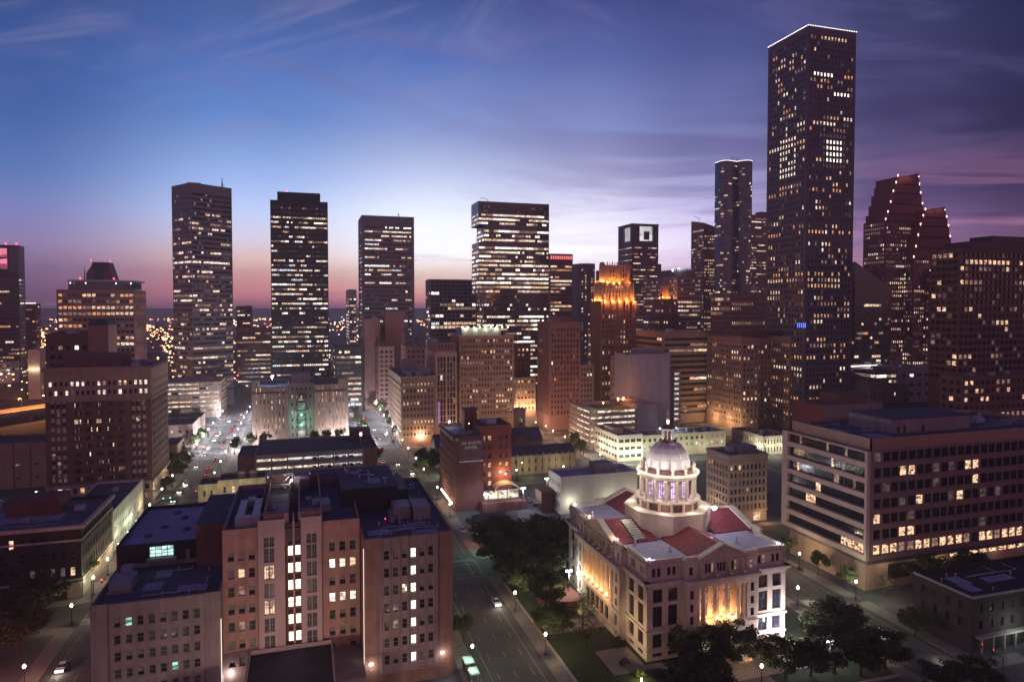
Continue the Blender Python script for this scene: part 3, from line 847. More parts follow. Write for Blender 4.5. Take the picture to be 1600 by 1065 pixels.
# T8: rounded grey tower
x0, x1, y0, y1, h = G['t8']
root = bld('rounded grey tower with fine vertical ribs behind the gold-lit crown', G['t8'], 'office_tower', 'tower')
pts = [(-14 * math.cos(R(a)), -14 * math.sin(R(a))) for a in range(0, 181, 20)] + [(14, 14), (-14, 14)]
vol(root, None, style(fh=4.2, bw=3.2, ww=0.4, wh=0.5, top=7, base=10, p=0.3, wall='grey_granite', side=0.3, zv=70, rv=0.15), 0, h, faces=(2, 3, 4, 5, 6, 7), seed=8, pts=pts)
b = MB()
for i in range(2): b.tube((-2 + 5 * i, 0, h), (-2 + 5 * i, 0, h + 7), 0.3, .15)
b.build('antenna_mast', 'grey_metal', root)
T('t8', 'narrow pale blue slab right behind the rounded grey tower', style(fh=4.5, bw=5, wh=.3, ww=.3, top=5, base=60, p=0.1, wall='grey_metal', zv=60), 'FL', box=(402, 412, 872, 890, 134), units=0, seed=5)

# T9: tower with the open lit top
x0, x1, y0, y1, h = G['t9']
r9 = bld('dark tower with large lit square openings in its top storeys', G['t9'], 'office_tower', 'tower')
S9 = style(fh=4.2, mode='band', wh=0.36, sill=0.3, side=1.5, pane=2.2, gap=.4, top=2, base=8, p=0.5, wall='dark_granite', pal=WARM, zv=60)
vol(r9, (x0, x1, y0, y1), S9, 0, h - 27, 'FL', 9, part='shaft', roofed=False)
W9, D9 = x1 - x0, y1 - y0
vol(r9, (x0, x1, y0, y1), style(wall='dark_granite', rv=3.0, pick=lambda k, r, c, n, rng: 'crown_lit', mode='punch'), h - 27, h, 'FL', 10, part='crown_frame',
    rows={'F': [(h - 22, h - 2.2)], 'L': [(h - 22, h - 3.0)]}, cols={'F': [(W9 * .28, W9 * .80)], 'L': [(D9 * .35, D9 * .85)]}) if glow('crown_lit', (0.95, 0.95, 1.0), 0.75, scale=0.08, lo=0.6) else None
part_box(r9, 'crown_core', 'dark_granite', x0 + W9 * .47, x0 + W9 * .66, y0 + .6, y0 + 2.9, h - 20, h - 9)
part_box(r9, 'crown_cap', 'dark_granite', x0 - .8, x1 + .8, y0 - .8, y1 + .8, h, h + .9)
b = MB(); ox, oy, _ = r9.location
b.prism([(x0 - 8 - ox, y0 + 4 - oy), (x0 + .1 - ox, y0 + 4 - oy), (x0 + .1 - ox, y1 - 4 - oy), (x0 - 8 - ox, y1 - 4 - oy)], 0, 0, z1s=[h - 66, h - 48, h - 48, h - 66]); b.build('shoulder', 'dark_granite', r9)
b = MB(); b.box(x1 - .1 - ox, x1 + 7 - ox, y0 + 4 - oy, y1 - 4 - oy, 0, h - 52); b.build('shoulder', 'dark_granite', r9)

# T12: gridded block with lit floors
x0, x1, y0, y1, h = G['t12']
r12 = T('t12', 'wide office block with rows of warm lit strip floors behind the small domed tower', style(fh=4.1, mode='band', wh=0.4, sill=0.3, side=1.0, pane=3.2, gap=.5, top=2, base=8, p=0.8, run=.7, wall='mid_granite', pal=WARM,
    pick=lambda k, r, c, n, rng: None if r < n - 4 else ('glass_dim' if rng.random() < .6 else 'lit_dim')), 'FL', units=0, box=(339.2, 366, 565, 631.8, 111.3))
part_box(r12, 'penthouse', 'dark_granite', x0 + 2, 366 - 4, y0 + 6, y0 + 40, h - 1, h + 7)
b = MB()
for i in range(9): b.box(x0 + 3 + i * 2.2 - r12.location[0], x0 + 4 + i * 2.2 - r12.location[0], y0 + 5.5 - r12.location[1], y0 + 5.9 - r12.location[1], h + 5, h + 8.5)
b.build('crown_fin', 'grey_metal', r12)
beacon(r12, x0 + .5, y0 + 9, h + 6, 'lamp_cool', 0.9, 'roof_floodlight'); lamp_obj(r12, (-8, -30, h + 10), 5000, (.85, .9, 1), .5, 'floodlight')

# T13: five-sided pitched top
x0, x1, y0, y1, h = G['t13']
r13 = bld('reddish tower with a sloping corner top and small crane on its roof', G['t13'], 'office_tower', 'tower')
w, d = (x1 - x0) / 2, (y1 - y0) / 2
vol(r13, (x0, x1, y0, y1), style(fh=4.2, bw=3.0, ww=0.55, wh=0.5, top=2, base=10, p=0.45, wall='rose_stone', pal=WARM, zv=85, rv=.2), 0, h - 6, 'FL', 13, roofed=False)
b = MB(); b.prism([(-w, -d), (w, -d), (w, d), (-w, d)], h - 6, h, z1s=[h, h - 5.9, h - 3, h + 6]); b.build('sloping_top', 'rose_stone', r13)
b = MB(); b.tube((2 - w, 0, h + 1), (2 - w, 0, h + 9), .4, .3); b.tube((2 - w, 0, h + 8.5), (-6 - w, 0, h + 11), .3); b.tube((2 - w, 0, h + 8.5), (5 - w, 0, h + 8), .3); b.build('roof_crane', 'grey_metal', r13)

# T14: blue glass tower of two half rounds
x0, x1, y0, y1, h = G['t14']
r14 = bld('tall blue glass tower of two offset half rounds with a glowing roof line', G['t14'], 'office_tower', 'tower')
S14 = style(fh=4.0, mode='band', wh=0.5, sill=0.2, side=0.05, pane=2.2, top=4, base=20, p=0.08, run=0.75, wall='blue_glass_wall', pal=WARM, rv=0.08, dark=(('glass_blue', 6), ('glass_dark', 2)), floors=(0, 0.1, 0.4, 1.5, 5.0), zv=85, gap=.2)
surf('glass_blue', (0.07, 0.13, 0.18), 0.2, 0.3, 0.1, spec=0.8)
arcR = [(11 + 11 * math.sin(R(a)), -2 - 11 * math.cos(R(a)) * 1.3) for a in range(-80, 81, 16)]
pts = [(-23, 12), (-23, -2), (-21, -6), (-16, -8), (-8, -7)] + [(x, y) for x, y in arcR] + [(22, 14)]
S14 = dict(S14)
vol(r14, None, S14, 0, h, faces=tuple(range(0, len(pts) - 2)), seed=14, pts=pts)
b = MB()
for i in range(len(pts) - 2):
    a, c = pts[i], pts[i + 1]; b.tube((a[0], a[1], h + .3), (c[0], c[1], h + .3), 0.2, n=5)
b.build('roof_light_line', 'crown_line', r14)
b = MB()
for q in (-6, 2, 5): b.tube((q, 0, h), (q, 0, h + 8), .4, .2)
b.tube((-6, 0, h + 7), (-1, 0, h + 6), .3); b.build('antenna_mast', 'grey_metal', r14)

T('t15', 'dim reddish banded tower half hidden behind the tallest tower', style(fh=4.2, mode='band', wh=0.4, sill=0.3, pane=2.6, top=4, base=10, p=0.5, wall='rose_stone', pal=WARM, floors=(.1, .2, .6, 1.2, 1.6)), 'FL', units=0, pent=(.5, 1, .2, .8, 5))
T('t16', 'long low office block with close vertical ribs between the blue tower and the tallest tower', style(fh=4.0, bw=1.9, ww=0.55, wh=0.6, top=3, base=6, p=0.5, run=.85, wall='rose_stone', pal=WARM, zv=55, rv=.2), 'FL', name='office_block', cat='office block', units=3)

# tallest tower
x0, x1, y0, y1, h = G['chase']
def chpick(k, r, c, n, rng):
    zr = r / n
    if k == 'F' and n - 22 <= r <= n - 17 and 4 <= c <= 10: return 'lit_bright' if (n - 21 <= r <= n - 18 and 5 <= c <= 9) else 'lit_faint'
    if k == 'L' and n - 23 <= r <= n - 17 and 4 <= c <= 9: return 'lit_white' if rng.random() < .75 else None
    if k == 'F' and r == n - 7 and 1 <= c <= 6: return 'lit_bright'
    if k == 'F' and r == n - 10 and 7 <= c <= 11: return 'lit_bright'
    if k == 'L' and r in (n - 4, n - 3) and 3 <= c <= 8: return 'lit_warm' if rng.random() < .7 else None
    if r < n * 0.6 and r % 7 == 3: return 'lit_amber' if rng.random() < .45 else None
    return None
rch = T('chase', 'tallest tower, dark granite with punched square windows and a line of lights round its top', style(fh=3.95, bw=2.75, ww=0.52, wh=0.56, sill=0.22, side=1.6, top=4.5, base=8, p=0.24, run=0.4, wall='grey_granite', rv=0.3,
    pal=(('lit_warm', 5), ('lit_white', 3), ('lit_amber', 3), ('lit_dim', 4)), dark=(('glass_dark', 8), ('glass_dim', 2), ('lit_faint', 1)), zv=80, pick=chpick), 'FL', units=0)
ox, oy, _ = rch.location
b = MB()
for i in range(22):
    t = i / 21.0
    b.box(x0 + (x1 - x0) * t - .2 - ox, x0 + (x1 - x0) * t + .2 - ox, y0 - .3 - oy, y0 + .1 - oy, h + .1, h + .5)
    b.box(x0 - .3 - ox, x0 + .2 - ox, y0 + (y1 - y0) * t - .2 - oy, y0 + (y1 - y0) * t + .2 - oy, h + .1, h + .5)
b.build('crown_lights', 'crown_line', rch)
def text_obj(s, size, mat, parent, loc, rot, ext=0.03, name='lettering', align='CENTER'):
    cu = bpy.data.curves.new(name, 'FONT'); cu.body = s; cu.size = size; cu.extrude = ext; cu.offset = .02; cu.space_character = 1.12; cu.align_x = align
    tmp = bpy.data.objects.new(name, cu); C.objects.link(tmp); bpy.context.view_layer.update()
    me = bpy.data.meshes.new_from_object(tmp.evaluated_get(bpy.context.evaluated_depsgraph_get())); bpy.data.objects.remove(tmp)
    me.materials.clear(); me.materials.append(MATS[mat])
    o = bpy.data.objects.new(name, me); C.objects.link(o); o.parent = parent; o.location = loc; o.rotation_euler = rot
    return o
b = MB(); px, py = x0 - .35 - ox, y0 + 5.5 - oy
for i, wd in enumerate((.35, .3, .3, .3, .5)):
    b.box(px, px + .25, py - i * 1.75 + .2, py - i * 1.75 + .2 + wd, 69, 72.2)
b.build('blue_sign', 'lit_blue', rch)

# T17 dark sloping glass
x0, x1, y0, y1, h = G['t17']
r17 = bld('black glass tower with a slanted roof right of the tallest tower', G['t17'], 'office_tower', 'tower')
w = 20
vol(r17, None, style(fh=4.1, mode='band', wh=0.5, sill=0.2, side=.5, pane=2.4, top=.5, base=8, p=0.16, wall='bronze_glass_wall', zv=50, pal=WARM), 0, h - 6, faces=(0, 3), seed=17, pts=[(-w, -10), (w, -10), (w, 20), (-w, 20)], roofed=False)
b = MB(); b.prism([(-w, -10), (w, -10), (w, 20), (-w, 20)], h - 6, h, z1s=[h + 17, h - 5.9, h - 5.9, h + 17]); b.build('sloping_top', 'bronze_glass_wall', r17)
T('t17', 'bright strip-lit low office block below the slanted black tower', style(fh=4.2, mode='band', wh=0.5, sill=0.2, side=.5, pane=2.4, top=1, base=12, p=1.0, run=.8, wall='dark_granite', pal=WHITE, floors=(1.2, 1.5)), 'FL', name='office_block', cat='office block', box=(408, 428, 398, 420, 34), units=1, seed=2)

# T18 stepped gables
x0, x1, y0, y1, h = G['t18']
k18 = 620 / 1050.0
r18 = thing('office_tower', 'red granite tower of three stepped gables with lights on every step', 'tower', (x0 - 6, y0, 0), 0)
def px18(px): return ((px - 1404) * k18 / 0.9553) + 17
S18 = style(fh=4.0, bw=2.5, ww=0.5, wh=0.5, side=1.0, top=1, base=8, p=0.34, run=.6, wall='red_granite', pal=(('lit_warm', 3), ('lit_white', 2), ('lit_dim', 4), ('lit_faint', 3)), zv=90, rv=.2, keep=50, dark=DK, floors=(.1, .4, .8, 1.6, 2.4))
def z18(py): return CAM_H + (478 - py) * k18
glow('lamp_step', (1.0, 0.62, 0.42), 7, var=False)
stepb = MB(); stepb.lathe([(.15, 0), (.15, 1.0), (.42, 1.2), (.42, 1.9), (.1, 2.2)], 6); STEPM = stepb.mesh('step_light', ['lamp_step'])
def gable(pxs, dy, depth, part):
    """pxs: (x left, x right, top) from the widest course upwards"""
    zprev = 0
    for i, (a, b_, top) in enumerate(pxs):
        xa, xb = px18(a), px18(b_)
        if i == 0:
            vol(r18, (xa + r18.location[0], xb + r18.location[0], dy + r18.location[1], dy + depth + r18.location[1]), S18, 0, z18(top), 'FL', 180 + i + int(dy), part=part, roofed=True)
        else:
            m = MB(); m.box(xa, xb, dy, dy + depth - .1 * i, zprev - 1.0, z18(top)); m.build('gable_step', 'red_granite', r18)
        for x in (xa + .5, xb - .5):
            so = bpy.data.objects.new('step_light', STEPM); C.objects.link(so); so.parent = r18; so.location = (x, dy + .5, z18(top))
        zprev = z18(top)
    a, b_, top = pxs[-1]; xa, xb = px18(a), px18(b_); m = MB()
    m.prism([(xa + 1, dy + .3), (xb - .4, dy + .3), (xb - .4, dy + depth - 1), (xa + 1, dy + depth - 1)], z18(top) - .5, 0, z1s=[z18(top) - .4, z18(top) + 4.5, z18(top) + 4.5, z18(top) - .4]); m.build('gable_peak', 'red_granite', r18)
glow('lit_office', (1.0, .60, .36), 1.3, scale=1.3, lo=.04)
gable([(1362, 1441, 342), (1366, 1438, 330), (1371, 1435, 314), (1376, 1431, 297), (1381, 1428, 283), (1384, 1426, 272)], 16, 26, 'tall_wing')
gable([(1400, 1480, 402), (1404, 1477, 385), (1408, 1473, 367), (1412, 1469, 350), (1417, 1465, 336), (1421, 1461, 326)], 6, 14, 'middle_wing')
gable([(1422, 1483, 424), (1430, 1480, 418)], 0, 8, 'low_wing')
for (px, py, dy) in ((1392, 276, 12), (1404, 273, 12), (1432, 326, 2), (1450, 324, 2), (1446, 418, -4), (1462, 418, -4)):
    lamp_obj(r18, (px18(px), dy, z18(py) + .5), 420, (1, .6, .42), .4, 'gable_floodlight')

# T19 gridded block at the right edge
r19 = T('t19', 'broad brown gridded office slab at the right edge of the skyline', style(fh=3.9, bw=3.6, ww=0.82, wh=0.62, sill=0.15, side=.6, top=1.5, base=40, p=0.17, run=.35, wall='brown_brick', pal=(('lit_office', 3), ('lit_dim', 3), ('lit_warm', 2)), frame=None, zv=30, rv=.6, dark=DK), 'FL', units=0, box=(362.9, 450, 295.9, 315, 116.5))
part_box(r19, 'upper_block', 'dark_granite', 372, 450, 298, 314, 115, 121)
part_box(r19, 'upper_block', 'dark_granite', 392, 449, 299, 313.5, 120.5, 125)
T('t19pod', 'lower wing with tall lit windows at the foot of the brown gridded slab', style(fh=4.6, bw=4.0, ww=0.6, wh=0.5, side=.6, top=1.5, base=6, p=0.35, run=.3, wall='brown_brick', pal=(('lit_warm', 2), ('lit_dim', 3), ('lit_office', 3)), rv=.3, zv=15), 'FL', name='office_block', cat='office block', units=3, box=(347.4, 420, 279.8, 294, 44.3))

# gold-lit art deco tower
x0, x1, y0, y1, h = 211, 240, 458.2, 475, 87
r10 = bld('art deco tower with two gold floodlit setback crowns', (x0, x1, y0, y1), 'art_deco_tower', 'tower')
S10 = style(fh=3.8, bw=2.5, ww=0.45, wh=0.55, side=1.0, top=2, base=8, p=0.35, run=.35, wall='rose_stone', pal=WARM, zv=35, rv=.4)
vol(r10, (x0, x1, y0, y1), S10, 0, h, 'FL', 10)
vol(r10, (x0 + 1.8, x1 - 1.2, y0 + 2, y1 - 2), dict(S10, wall='warm_concrete', p=.3, base=3), h - .9, 101, 'FL', 11, part='lower_crown', roofname='crown_roof')
vol(r10, (x0 + 5, x1 - 3.4, y0 + 4.5, y1 - 4.5), dict(S10, wall='warm_concrete', p=.1, base=3), 100.5, 114, 'FL', 12, part='upper_crown', roofname='top_roof')
ox, oy, _ = r10.location
for (a, b_, c, d, z0, z1, nm) in ((x0 + 1.8, x1 - 1.2, y0 + 2, y1 - 2, 87, 101, 'crown_fin'), (x0 + 5, x1 - 3.4, y0 + 4.5, y1 - 4.5, 101, 115, 'crown_fin'), (x0, x1, y0, y1, 6, 86.5, 'wall_fin')):
    m = MB(); n = 11
    for i in range(n):
        x = a + (b_ - a) * i / (n - 1); top = z1 + (1.4 if i % 2 else 0)
        m.box(x - .35 - ox, x + .35 - ox, c - .7 - oy, c - .02 - oy, z0, top)
    for i in range(9):
        y = c + (d - c) * i / 8.0
        m.box(a - .7 - ox, a - .02 - ox, y - .35 - oy, y + .35 - oy, z0, z1 + (1.4 if i % 2 else 0))
    m.build(nm, 'warm_concrete' if nm == 'crown_fin' else 'rose_stone', r10)
for i in range(5):
    lamp_obj(r10, (x0 + 3.2 + i * 6.0 - ox, y0 - 1.2 - oy, 86.9), 4200, (1, .32, .06), .3, 'crown_floodlight')
    lamp_obj(r10, (x0 + 6.5 + i * 4.6 - ox, y0 + 1.6 - oy, 101.3), 3400, (1, .30, .05), .3, 'crown_floodlight')
for i in range(4):
    lamp_obj(r10, (x0 + .6 - ox, y0 + 2 + i * 4 - oy, 87.4), 3300, (1, .34, .07), .3, 'crown_floodlight')
    lamp_obj(r10, (x0 + 3.6 - ox, y0 + 4 + i * 2.8 - oy, 101.6), 2800, (1, .30, .06), .3, 'crown_floodlight')

# small domed tower, also gold
x0, x1, y0, y1, h = 313, 333.7, 551.1, 570, 89
r11 = bld('narrow brown tower topped by a small gold-lit columned temple', (x0, x1, y0, y1), 'classical_tower', 'tower')
vol(r11, (x0, x1, y0, y1), style(fh=3.8, bw=2.6, ww=0.45, wh=0.5, top=2, base=8, p=0.3, wall='brown_brick', pal=WARM, zv=60, rv=.3), 0, 76, 'FL', 11)
vol(r11, (x0 + 1.5, x1 - 1.5, y0 + 2, y1 - 2), style(fh=4, bw=2.6, ww=0.4, wh=0.5, top=2, base=2, p=0.2, wall='rose_stone', pal=WARM, rv=.3), 75, 90, 'FL', 12, part='upper_stage', roofname='stage_roof')
m = MB()
m.lathe([(5.2, 89), (5.2, 91.5), (4.4, 91.5), (4.4, 92)], 16)
for i in range(10):
    a = R(36 * i); m.lathe([(.45, 92), (.4, 101)], 8, 3.6 * math.cos(a), 3.6 * math.sin(a))
m.lathe([(4.5, 101), (4.7, 102.2), (3.8, 102.2), (3.8, 103.6), (3.0, 103.6), (2.8, 105.5), (2.0, 105.5), (1.6, 107.5), (.9, 108), (.1, 110.5)], 16)
m.build('temple', 'warm_concrete', r11)
m = MB(); m.lathe([(2.3, 91), (2.3, 101)], 16); m.build('temple_core', 'warm_concrete', r11)
for sx in (-7, 7):
    m = MB(); m.lathe([(.9, 89), (.9, 92), (1.2, 93), (.8, 94), (.15, 96)], 8, sx, -6); m.build('corner_urn', 'warm_concrete', r11)
for a in range(8):
    lamp_obj(r11, (6.2 * math.cos(R(45 * a)), 6.2 * math.sin(R(45 * a)), 91.5), 2500, (1, .28, .05), .3, 'crown_floodlight')

# left part of the skyline
x0, x1, y0, y1, h = G['far_left']
x0 = x1 - 46
rfl = T('far_left', 'dark tower cut by the left edge, with a red-lit open frame on its roof', style(fh=4.0, mode='band', wh=0.45, sill=0.25, pane=2.4, gap=.4, top=34, base=8, p=0.2, wall='dark_granite', pal=WARM, floors=(0, .2, .6, 2.4)), 'FR', units=0, box=(x0, x1, y0, y1, h))
fr = MB(); ox, oy, _ = rfl.location
glow('frame_glow', (1.0, .24, .38), .9, scale=.12, lo=.3)
m = MB()
m.face([(x1 - 34 - ox, y0 - .06 - oy, h - 23), (x1 - 9 - ox, y0 - .06 - oy, h - 25), (x1 - 9 - ox, y0 - .06 - oy, h - 3), (x1 - 34 - ox, y0 - .06 - oy, h - 3)]); m.build('lit_screen', 'frame_glow', rfl)
for x in (x1 - 9, x1 - 17, x1 - 25, x1 - 34): fr.box(x - .8 - ox, x + .8 - ox, y0 - .4 - oy, y0 - .1 - oy, h - 25, h - 1)
fr.box(x1 - 34 - ox, x1 - 9 - ox, y0 - .5 - oy, y0 - .08 - oy, h - 14, h - 12.5); fr.box(x1 - 34 - ox, x1 - 9 - ox, y0 - .5 - oy, y0 - .08 - oy, h - 3.5, h - 1); fr.build('crown_frame', 'dark_granite', rfl)
beacon(rfl, x1 - 11, y0 + 1, h + 1, r=1.1); beacon(rfl, x1 - 2, y0 + 2, h + 1, r=1.1)
part_box(rfl, 'blank_pier', 'mid_granite', x1 - 8, x1 + .2, y0 - .2, y0 + 5, h - 28, h + .05)

x0, x1, y0, y1, h = G['pale_left']
rpl = T('pale_left', 'small pale louvred building with a bright roof edge beside the left edge tower', style(fh=3.2, mode='band', wh=0.4, sill=0.3, pane=3, top=2, base=6, p=0.12, run=.2, wall='rose_stone', pal=WARM), 'FR', name='office_block', cat='office block', units=0)
part_box(rpl, 'roof_light_line', 'crown_line', x0, x1, y0 - .5, y0 - .1, h + .05, h + .7)

x0, x1, y0, y1, h = G['wide_office']
rwo = T('wide_office', 'broad lit office block with tall piers and an overhanging curved roof canopy', style(fh=4.1, bw=2.8, ww=0.80, wh=0.46, sill=0.26, side=.6, top=1.6, base=6, p=0.6, run=.3, wall='rose_stone', pal=(('lit_warm', 6), ('lit_amber', 4), ('lit_dim', 3), ('lit_white', 2)), dark=DK, rv=.5, zv=20), 'FR', units=0)
ox, oy, _ = rwo.location
m = MB(); pts = []
n = 16
for i in range(n + 1):
    t = i / n; pts.append((x0 + 6 + (x1 - x0 - 8) * t - ox, y0 + 3 - 3.0 * math.sin(math.pi * t) - oy))
pts += [(x1 - 2 - ox, y1 - 4 - oy), (x0 + 6 - ox, y1 - 4 - oy)]
m.prism(pts, h - 1, h + 5.6); m.build('penthouse', 'blue_glass_wall', rwo)
m = MB(); pts2 = [(p[0] * 1.06 + 1, p[1] * 1.05 - .8) for p in pts]; m.prism(pts2, h + 5.6, h + 6.6); m.build('roof_canopy', 'galvanised_metal', rwo)
for i in range(5): beacon(rwo, x0 + 8 + i * 9, y0 + .4, h + 4.2, 'lamp_far_white', .5, 'canopy_light')
for i in (1, 3): beacon(rwo, x0 + 4 + i * 10, y0 - .2, h + 7.2)

x0, x1, y0, y1, h = -279, -240, 1016, 1056, 118
rg = bld('dark tower with a steep gabled gothic roof rising behind the canopied office block', (x0, x1, y0, y1), 'gothic_tower', 'tower')
vol(rg, (x0, x1, y0, y1), style(fh=4.2, bw=4, ww=0.5, wh=0.55, top=2, base=70, p=0.15, wall='red_granite', pal=WARM, zv=80), 0, h, 'FR', 6)
m = MB(); w = 19.5
def frus(m, a, b, z0, z1, t):
    i = len(m.v); m.v.extend([(-a, -b, z0), (a, -b, z0), (a, b, z0), (-a, b, z0), (-a * t, -b * t, z1), (a * t, -b * t, z1), (a * t, b * t, z1), (-a * t, b * t, z1)])
    for f in ((0, 1, 5, 4), (1, 2, 6, 5), (2, 3, 7, 6), (3, 0, 4, 7), (4, 5, 6, 7)): m.f.append(tuple(i + q for q in f)); m.m.append(0)
frus(m, 16, 16, h - 1, h + 24, .62); m.build('steep_roof', 'slate', rg)
for sx in (-1, 1):
    m = MB()
    m.face([(sx * 10 - 5, -w, h), (sx * 10 + 5, -w, h), (sx * 10 + 5, -w, h + 9), (sx * 10, -w, h + 17), (sx * 10 - 5, -w, h + 9)])
    for s2 in (-1, 1): m.face([(sx * 10 + s2 * 5, -w, h + 9), (sx * 10, -w, h + 17), (sx * 10, -4, h + 17), (sx * 10 + s2 * 5, -4, h + 9)]); m.face([(sx * 10 + s2 * 5, -w, h), (sx * 10 + s2 * 5, -w, h + 9), (sx * 10 + s2 * 5, -4, h + 9), (sx * 10 + s2 * 5, -4, h)])
    m.build('gable', 'red_granite', rg)
    m = MB(); m.tube((sx * 17, -w + 1, h), (sx * 17, -w + 1, h + 20), .9, .1); m.build('pinnacle', 'red_granite', rg)
m = MB(); m.tube((-9, -9, h + 24), (9, -9, h + 24), .3); m.tube((0, -9, h + 24), (0, -9, h + 28), .3, .1); m.tube((-9, -9, h + 24), (-9, -9, h + 26), .3); m.tube((9, -9, h + 24), (9, -9, h + 26), .3); m.build('roof_railing', 'grey_metal', rg)
beacon(rg, x0 + 8, y0 + 10, h + 26, r=.9); beacon(rg, x1 - 9, y0 + 10, h + 25, r=.9)

T('dark_mid', 'dark office block between the corner-on tower and the black tower', style(fh=4.1, mode='band', wh=0.35, sill=0.3, pane=2.4, top=3, base=6, p=0.22, wall='brown_brick', pal=WARM, floors=(0, .4, 1, 1.6)), 'FR', name='office_block', cat='office block', units=1)
T('dark_mid2', 'low brown banded block in front of the dark block left of the black tower', style(fh=4.1, mode='band', wh=0.35, sill=0.3, pane=2.2, top=3, base=6, p=0.45, run=.6, wall='brown_brick', pal=WARM, floors=(0, .4, 1, 1.6)), 'FR', name='office_block', cat='office block', units=3)
DECK = style(fh=3.2, mode='band', wh=0.42, sill=0.5, side=.5, pane=5.0, gap=.35, top=.6, base=2.4, p=1.5, run=0, wall='warm_concrete', pal=(('lit_deck', 4), ('lit_warm', 1), ('lit_dim', 2)), rv=1.0, floors=(1,), roof='warm_concrete')
T('t3_garage', 'layered parking garage at the foot of the corner-on tower', dict(DECK, base=3.4), 'FR', name='parking_garage', cat='parking garage', units=1, box=(-99.2, -60.5, 545, 590, 26.7))
T('gym', 'small white banded block at the left edge behind the orange-lit highway', style(fh=5, mode='band', wh=.4, sill=.3, pane=3, top=1, base=20, p=.5, run=.3, wall='white_paint', pal=(('lit_cool', 2), ('lit_dim', 4), ('lit_faint', 3))), 'FR', name='office_block', cat='office block', units=1)
x0, x1, y0, y1, h = G['litbox']
rl = T('litbox', 'windowless block with its pale front washed by floodlights from below, far left', style(base=999, wall='white_paint'), 'F', name='warehouse', cat='warehouse', units=1)
for i in range(3): lamp_obj(rl, (-3 + 3 * i, -9, 27), 500, (1, .7, .45), .5, 'wall_washer')

# ------------------------------------------------------------------ middle distance
x0, x1, y0, y1, h = G['m1']
def m1pick(k, r, c, n, rng):
    if r >= n - 2: return ('lit_white' if rng.random() < .26 else None)
    return None
rm = bld('wide twelve-storey brick and stone office building on the left, its top two floors lit', G['m1'], 'brick_office_building', 'building')
W1 = x1 - x0; D1 = y1 - y0
surf('m_spandrel', (0.46, 0.40, 0.36), .85, .1, .3)
vol(rm, (x0, x1, y0, y1), style(fh=3.8, bw=1.9, ww=0.55, wh=0.5, side=1.2, top=4.9, base=1.2, p=.3, wall='tan_stone', pal=WHITE, rv=.35, frame='sash', pick=m1pick, dark=DK, keep=60), 44.3, h, 'FR', 1, part='top_storeys')
def cols_m1(W, st):
    out = []; x = 2.0
    while x < 7.6: out.append((x, x + 1.25)); x += 2.0
    n = 5; seg = (W - 19) / n
    for i in range(n):
        a = 9.5 + i * seg
        for j in range(4): out.append((a + .7 + j * (seg - 1.4) / 4 + .08, a + .7 + (j + 1) * (seg - 1.4) / 4 - .08))
    x = W - 7.8
    while x < W - 2.6: out.append((x, x + 1.25)); x += 2.0
    return out
vol(rm, (x0 + .25, x1 - .25, y0 + .25, y1 - .25), style(fh=3.55, wh=.5, sill=.28, top=.5, base=.5, p=.14, run=.35, wall='brown_brick', pal=(('lit_warm', 3), ('lit_white', 2), ('lit_dim', 4), ('lit_faint', 4)), rv=.35, dark=DK, frame='sash', keep=100), 9.2, 44.3, 'FR', 2, part='brick_storeys',
    cols={'F': cols_m1(W1 - .5, 0), 'R': cols_m1(D1 - .5, 0)}, roofed=False)
vol(rm, (x0, x1, y0, y1), style(fh=4.4, bw=2.6, ww=.6, wh=.6, side=1, top=.8, base=1.2, p=.3, wall='cream_stone', pal=WARM, rv=.4, keep=40), 0, 9.2, 'FR', 3, part='ground_storeys', roofed=False)
ox, oy, _ = rm.location
m = MB()
for z, t in ((44.3, .5), (9.2, .4), (4.8, .3), (h - 1.0, .7)):
    m.box(x0 - t - ox, x1 + t - ox, y0 - t - oy, y0 - .01 - oy, z - .5, z + .35); m.box(x1 + .01 - ox, x1 + t - ox, y0 + .0 - oy, y1 - oy, z - .5, z + .35)
m.build('cornice', 'tan_stone', rm)
m = MB(); m.box(0, 1.25, 0, .07, 0, 2.35); spm = m.mesh('spandrel_panel', ['m_spandrel'])
for cx_ in (x0 + 2.25, x1 - 7.55):
    for j in range(3):
        for rr_ in range(9):
            o = bpy.data.objects.new('spandrel_panel', spm); C.objects.link(o); o.parent = rm; o.location = (cx_ + j * 2.0 - ox, y0 + .17 - oy, 9.75 + rr_ * 3.80 + 2.95 - .1); o.scale.z = .72
part_box(rm, 'penthouse', 'brown_brick', x0 + 5, x0 + 26, y0 + 8, y1 - 10, h - 1, h + 4.5)
roof_units(rm, x0 + 26, x1, y0 + 4, y1 - 4, h - .9, 4, 5)
m = MB(); m.tube((x1 - 6 - ox, y0 + 18 - oy, h - 1), (x1 - 6 - ox, y0 + 18 - oy, h + 9), .15); m.build('flagpole', 'grey_metal', rm)

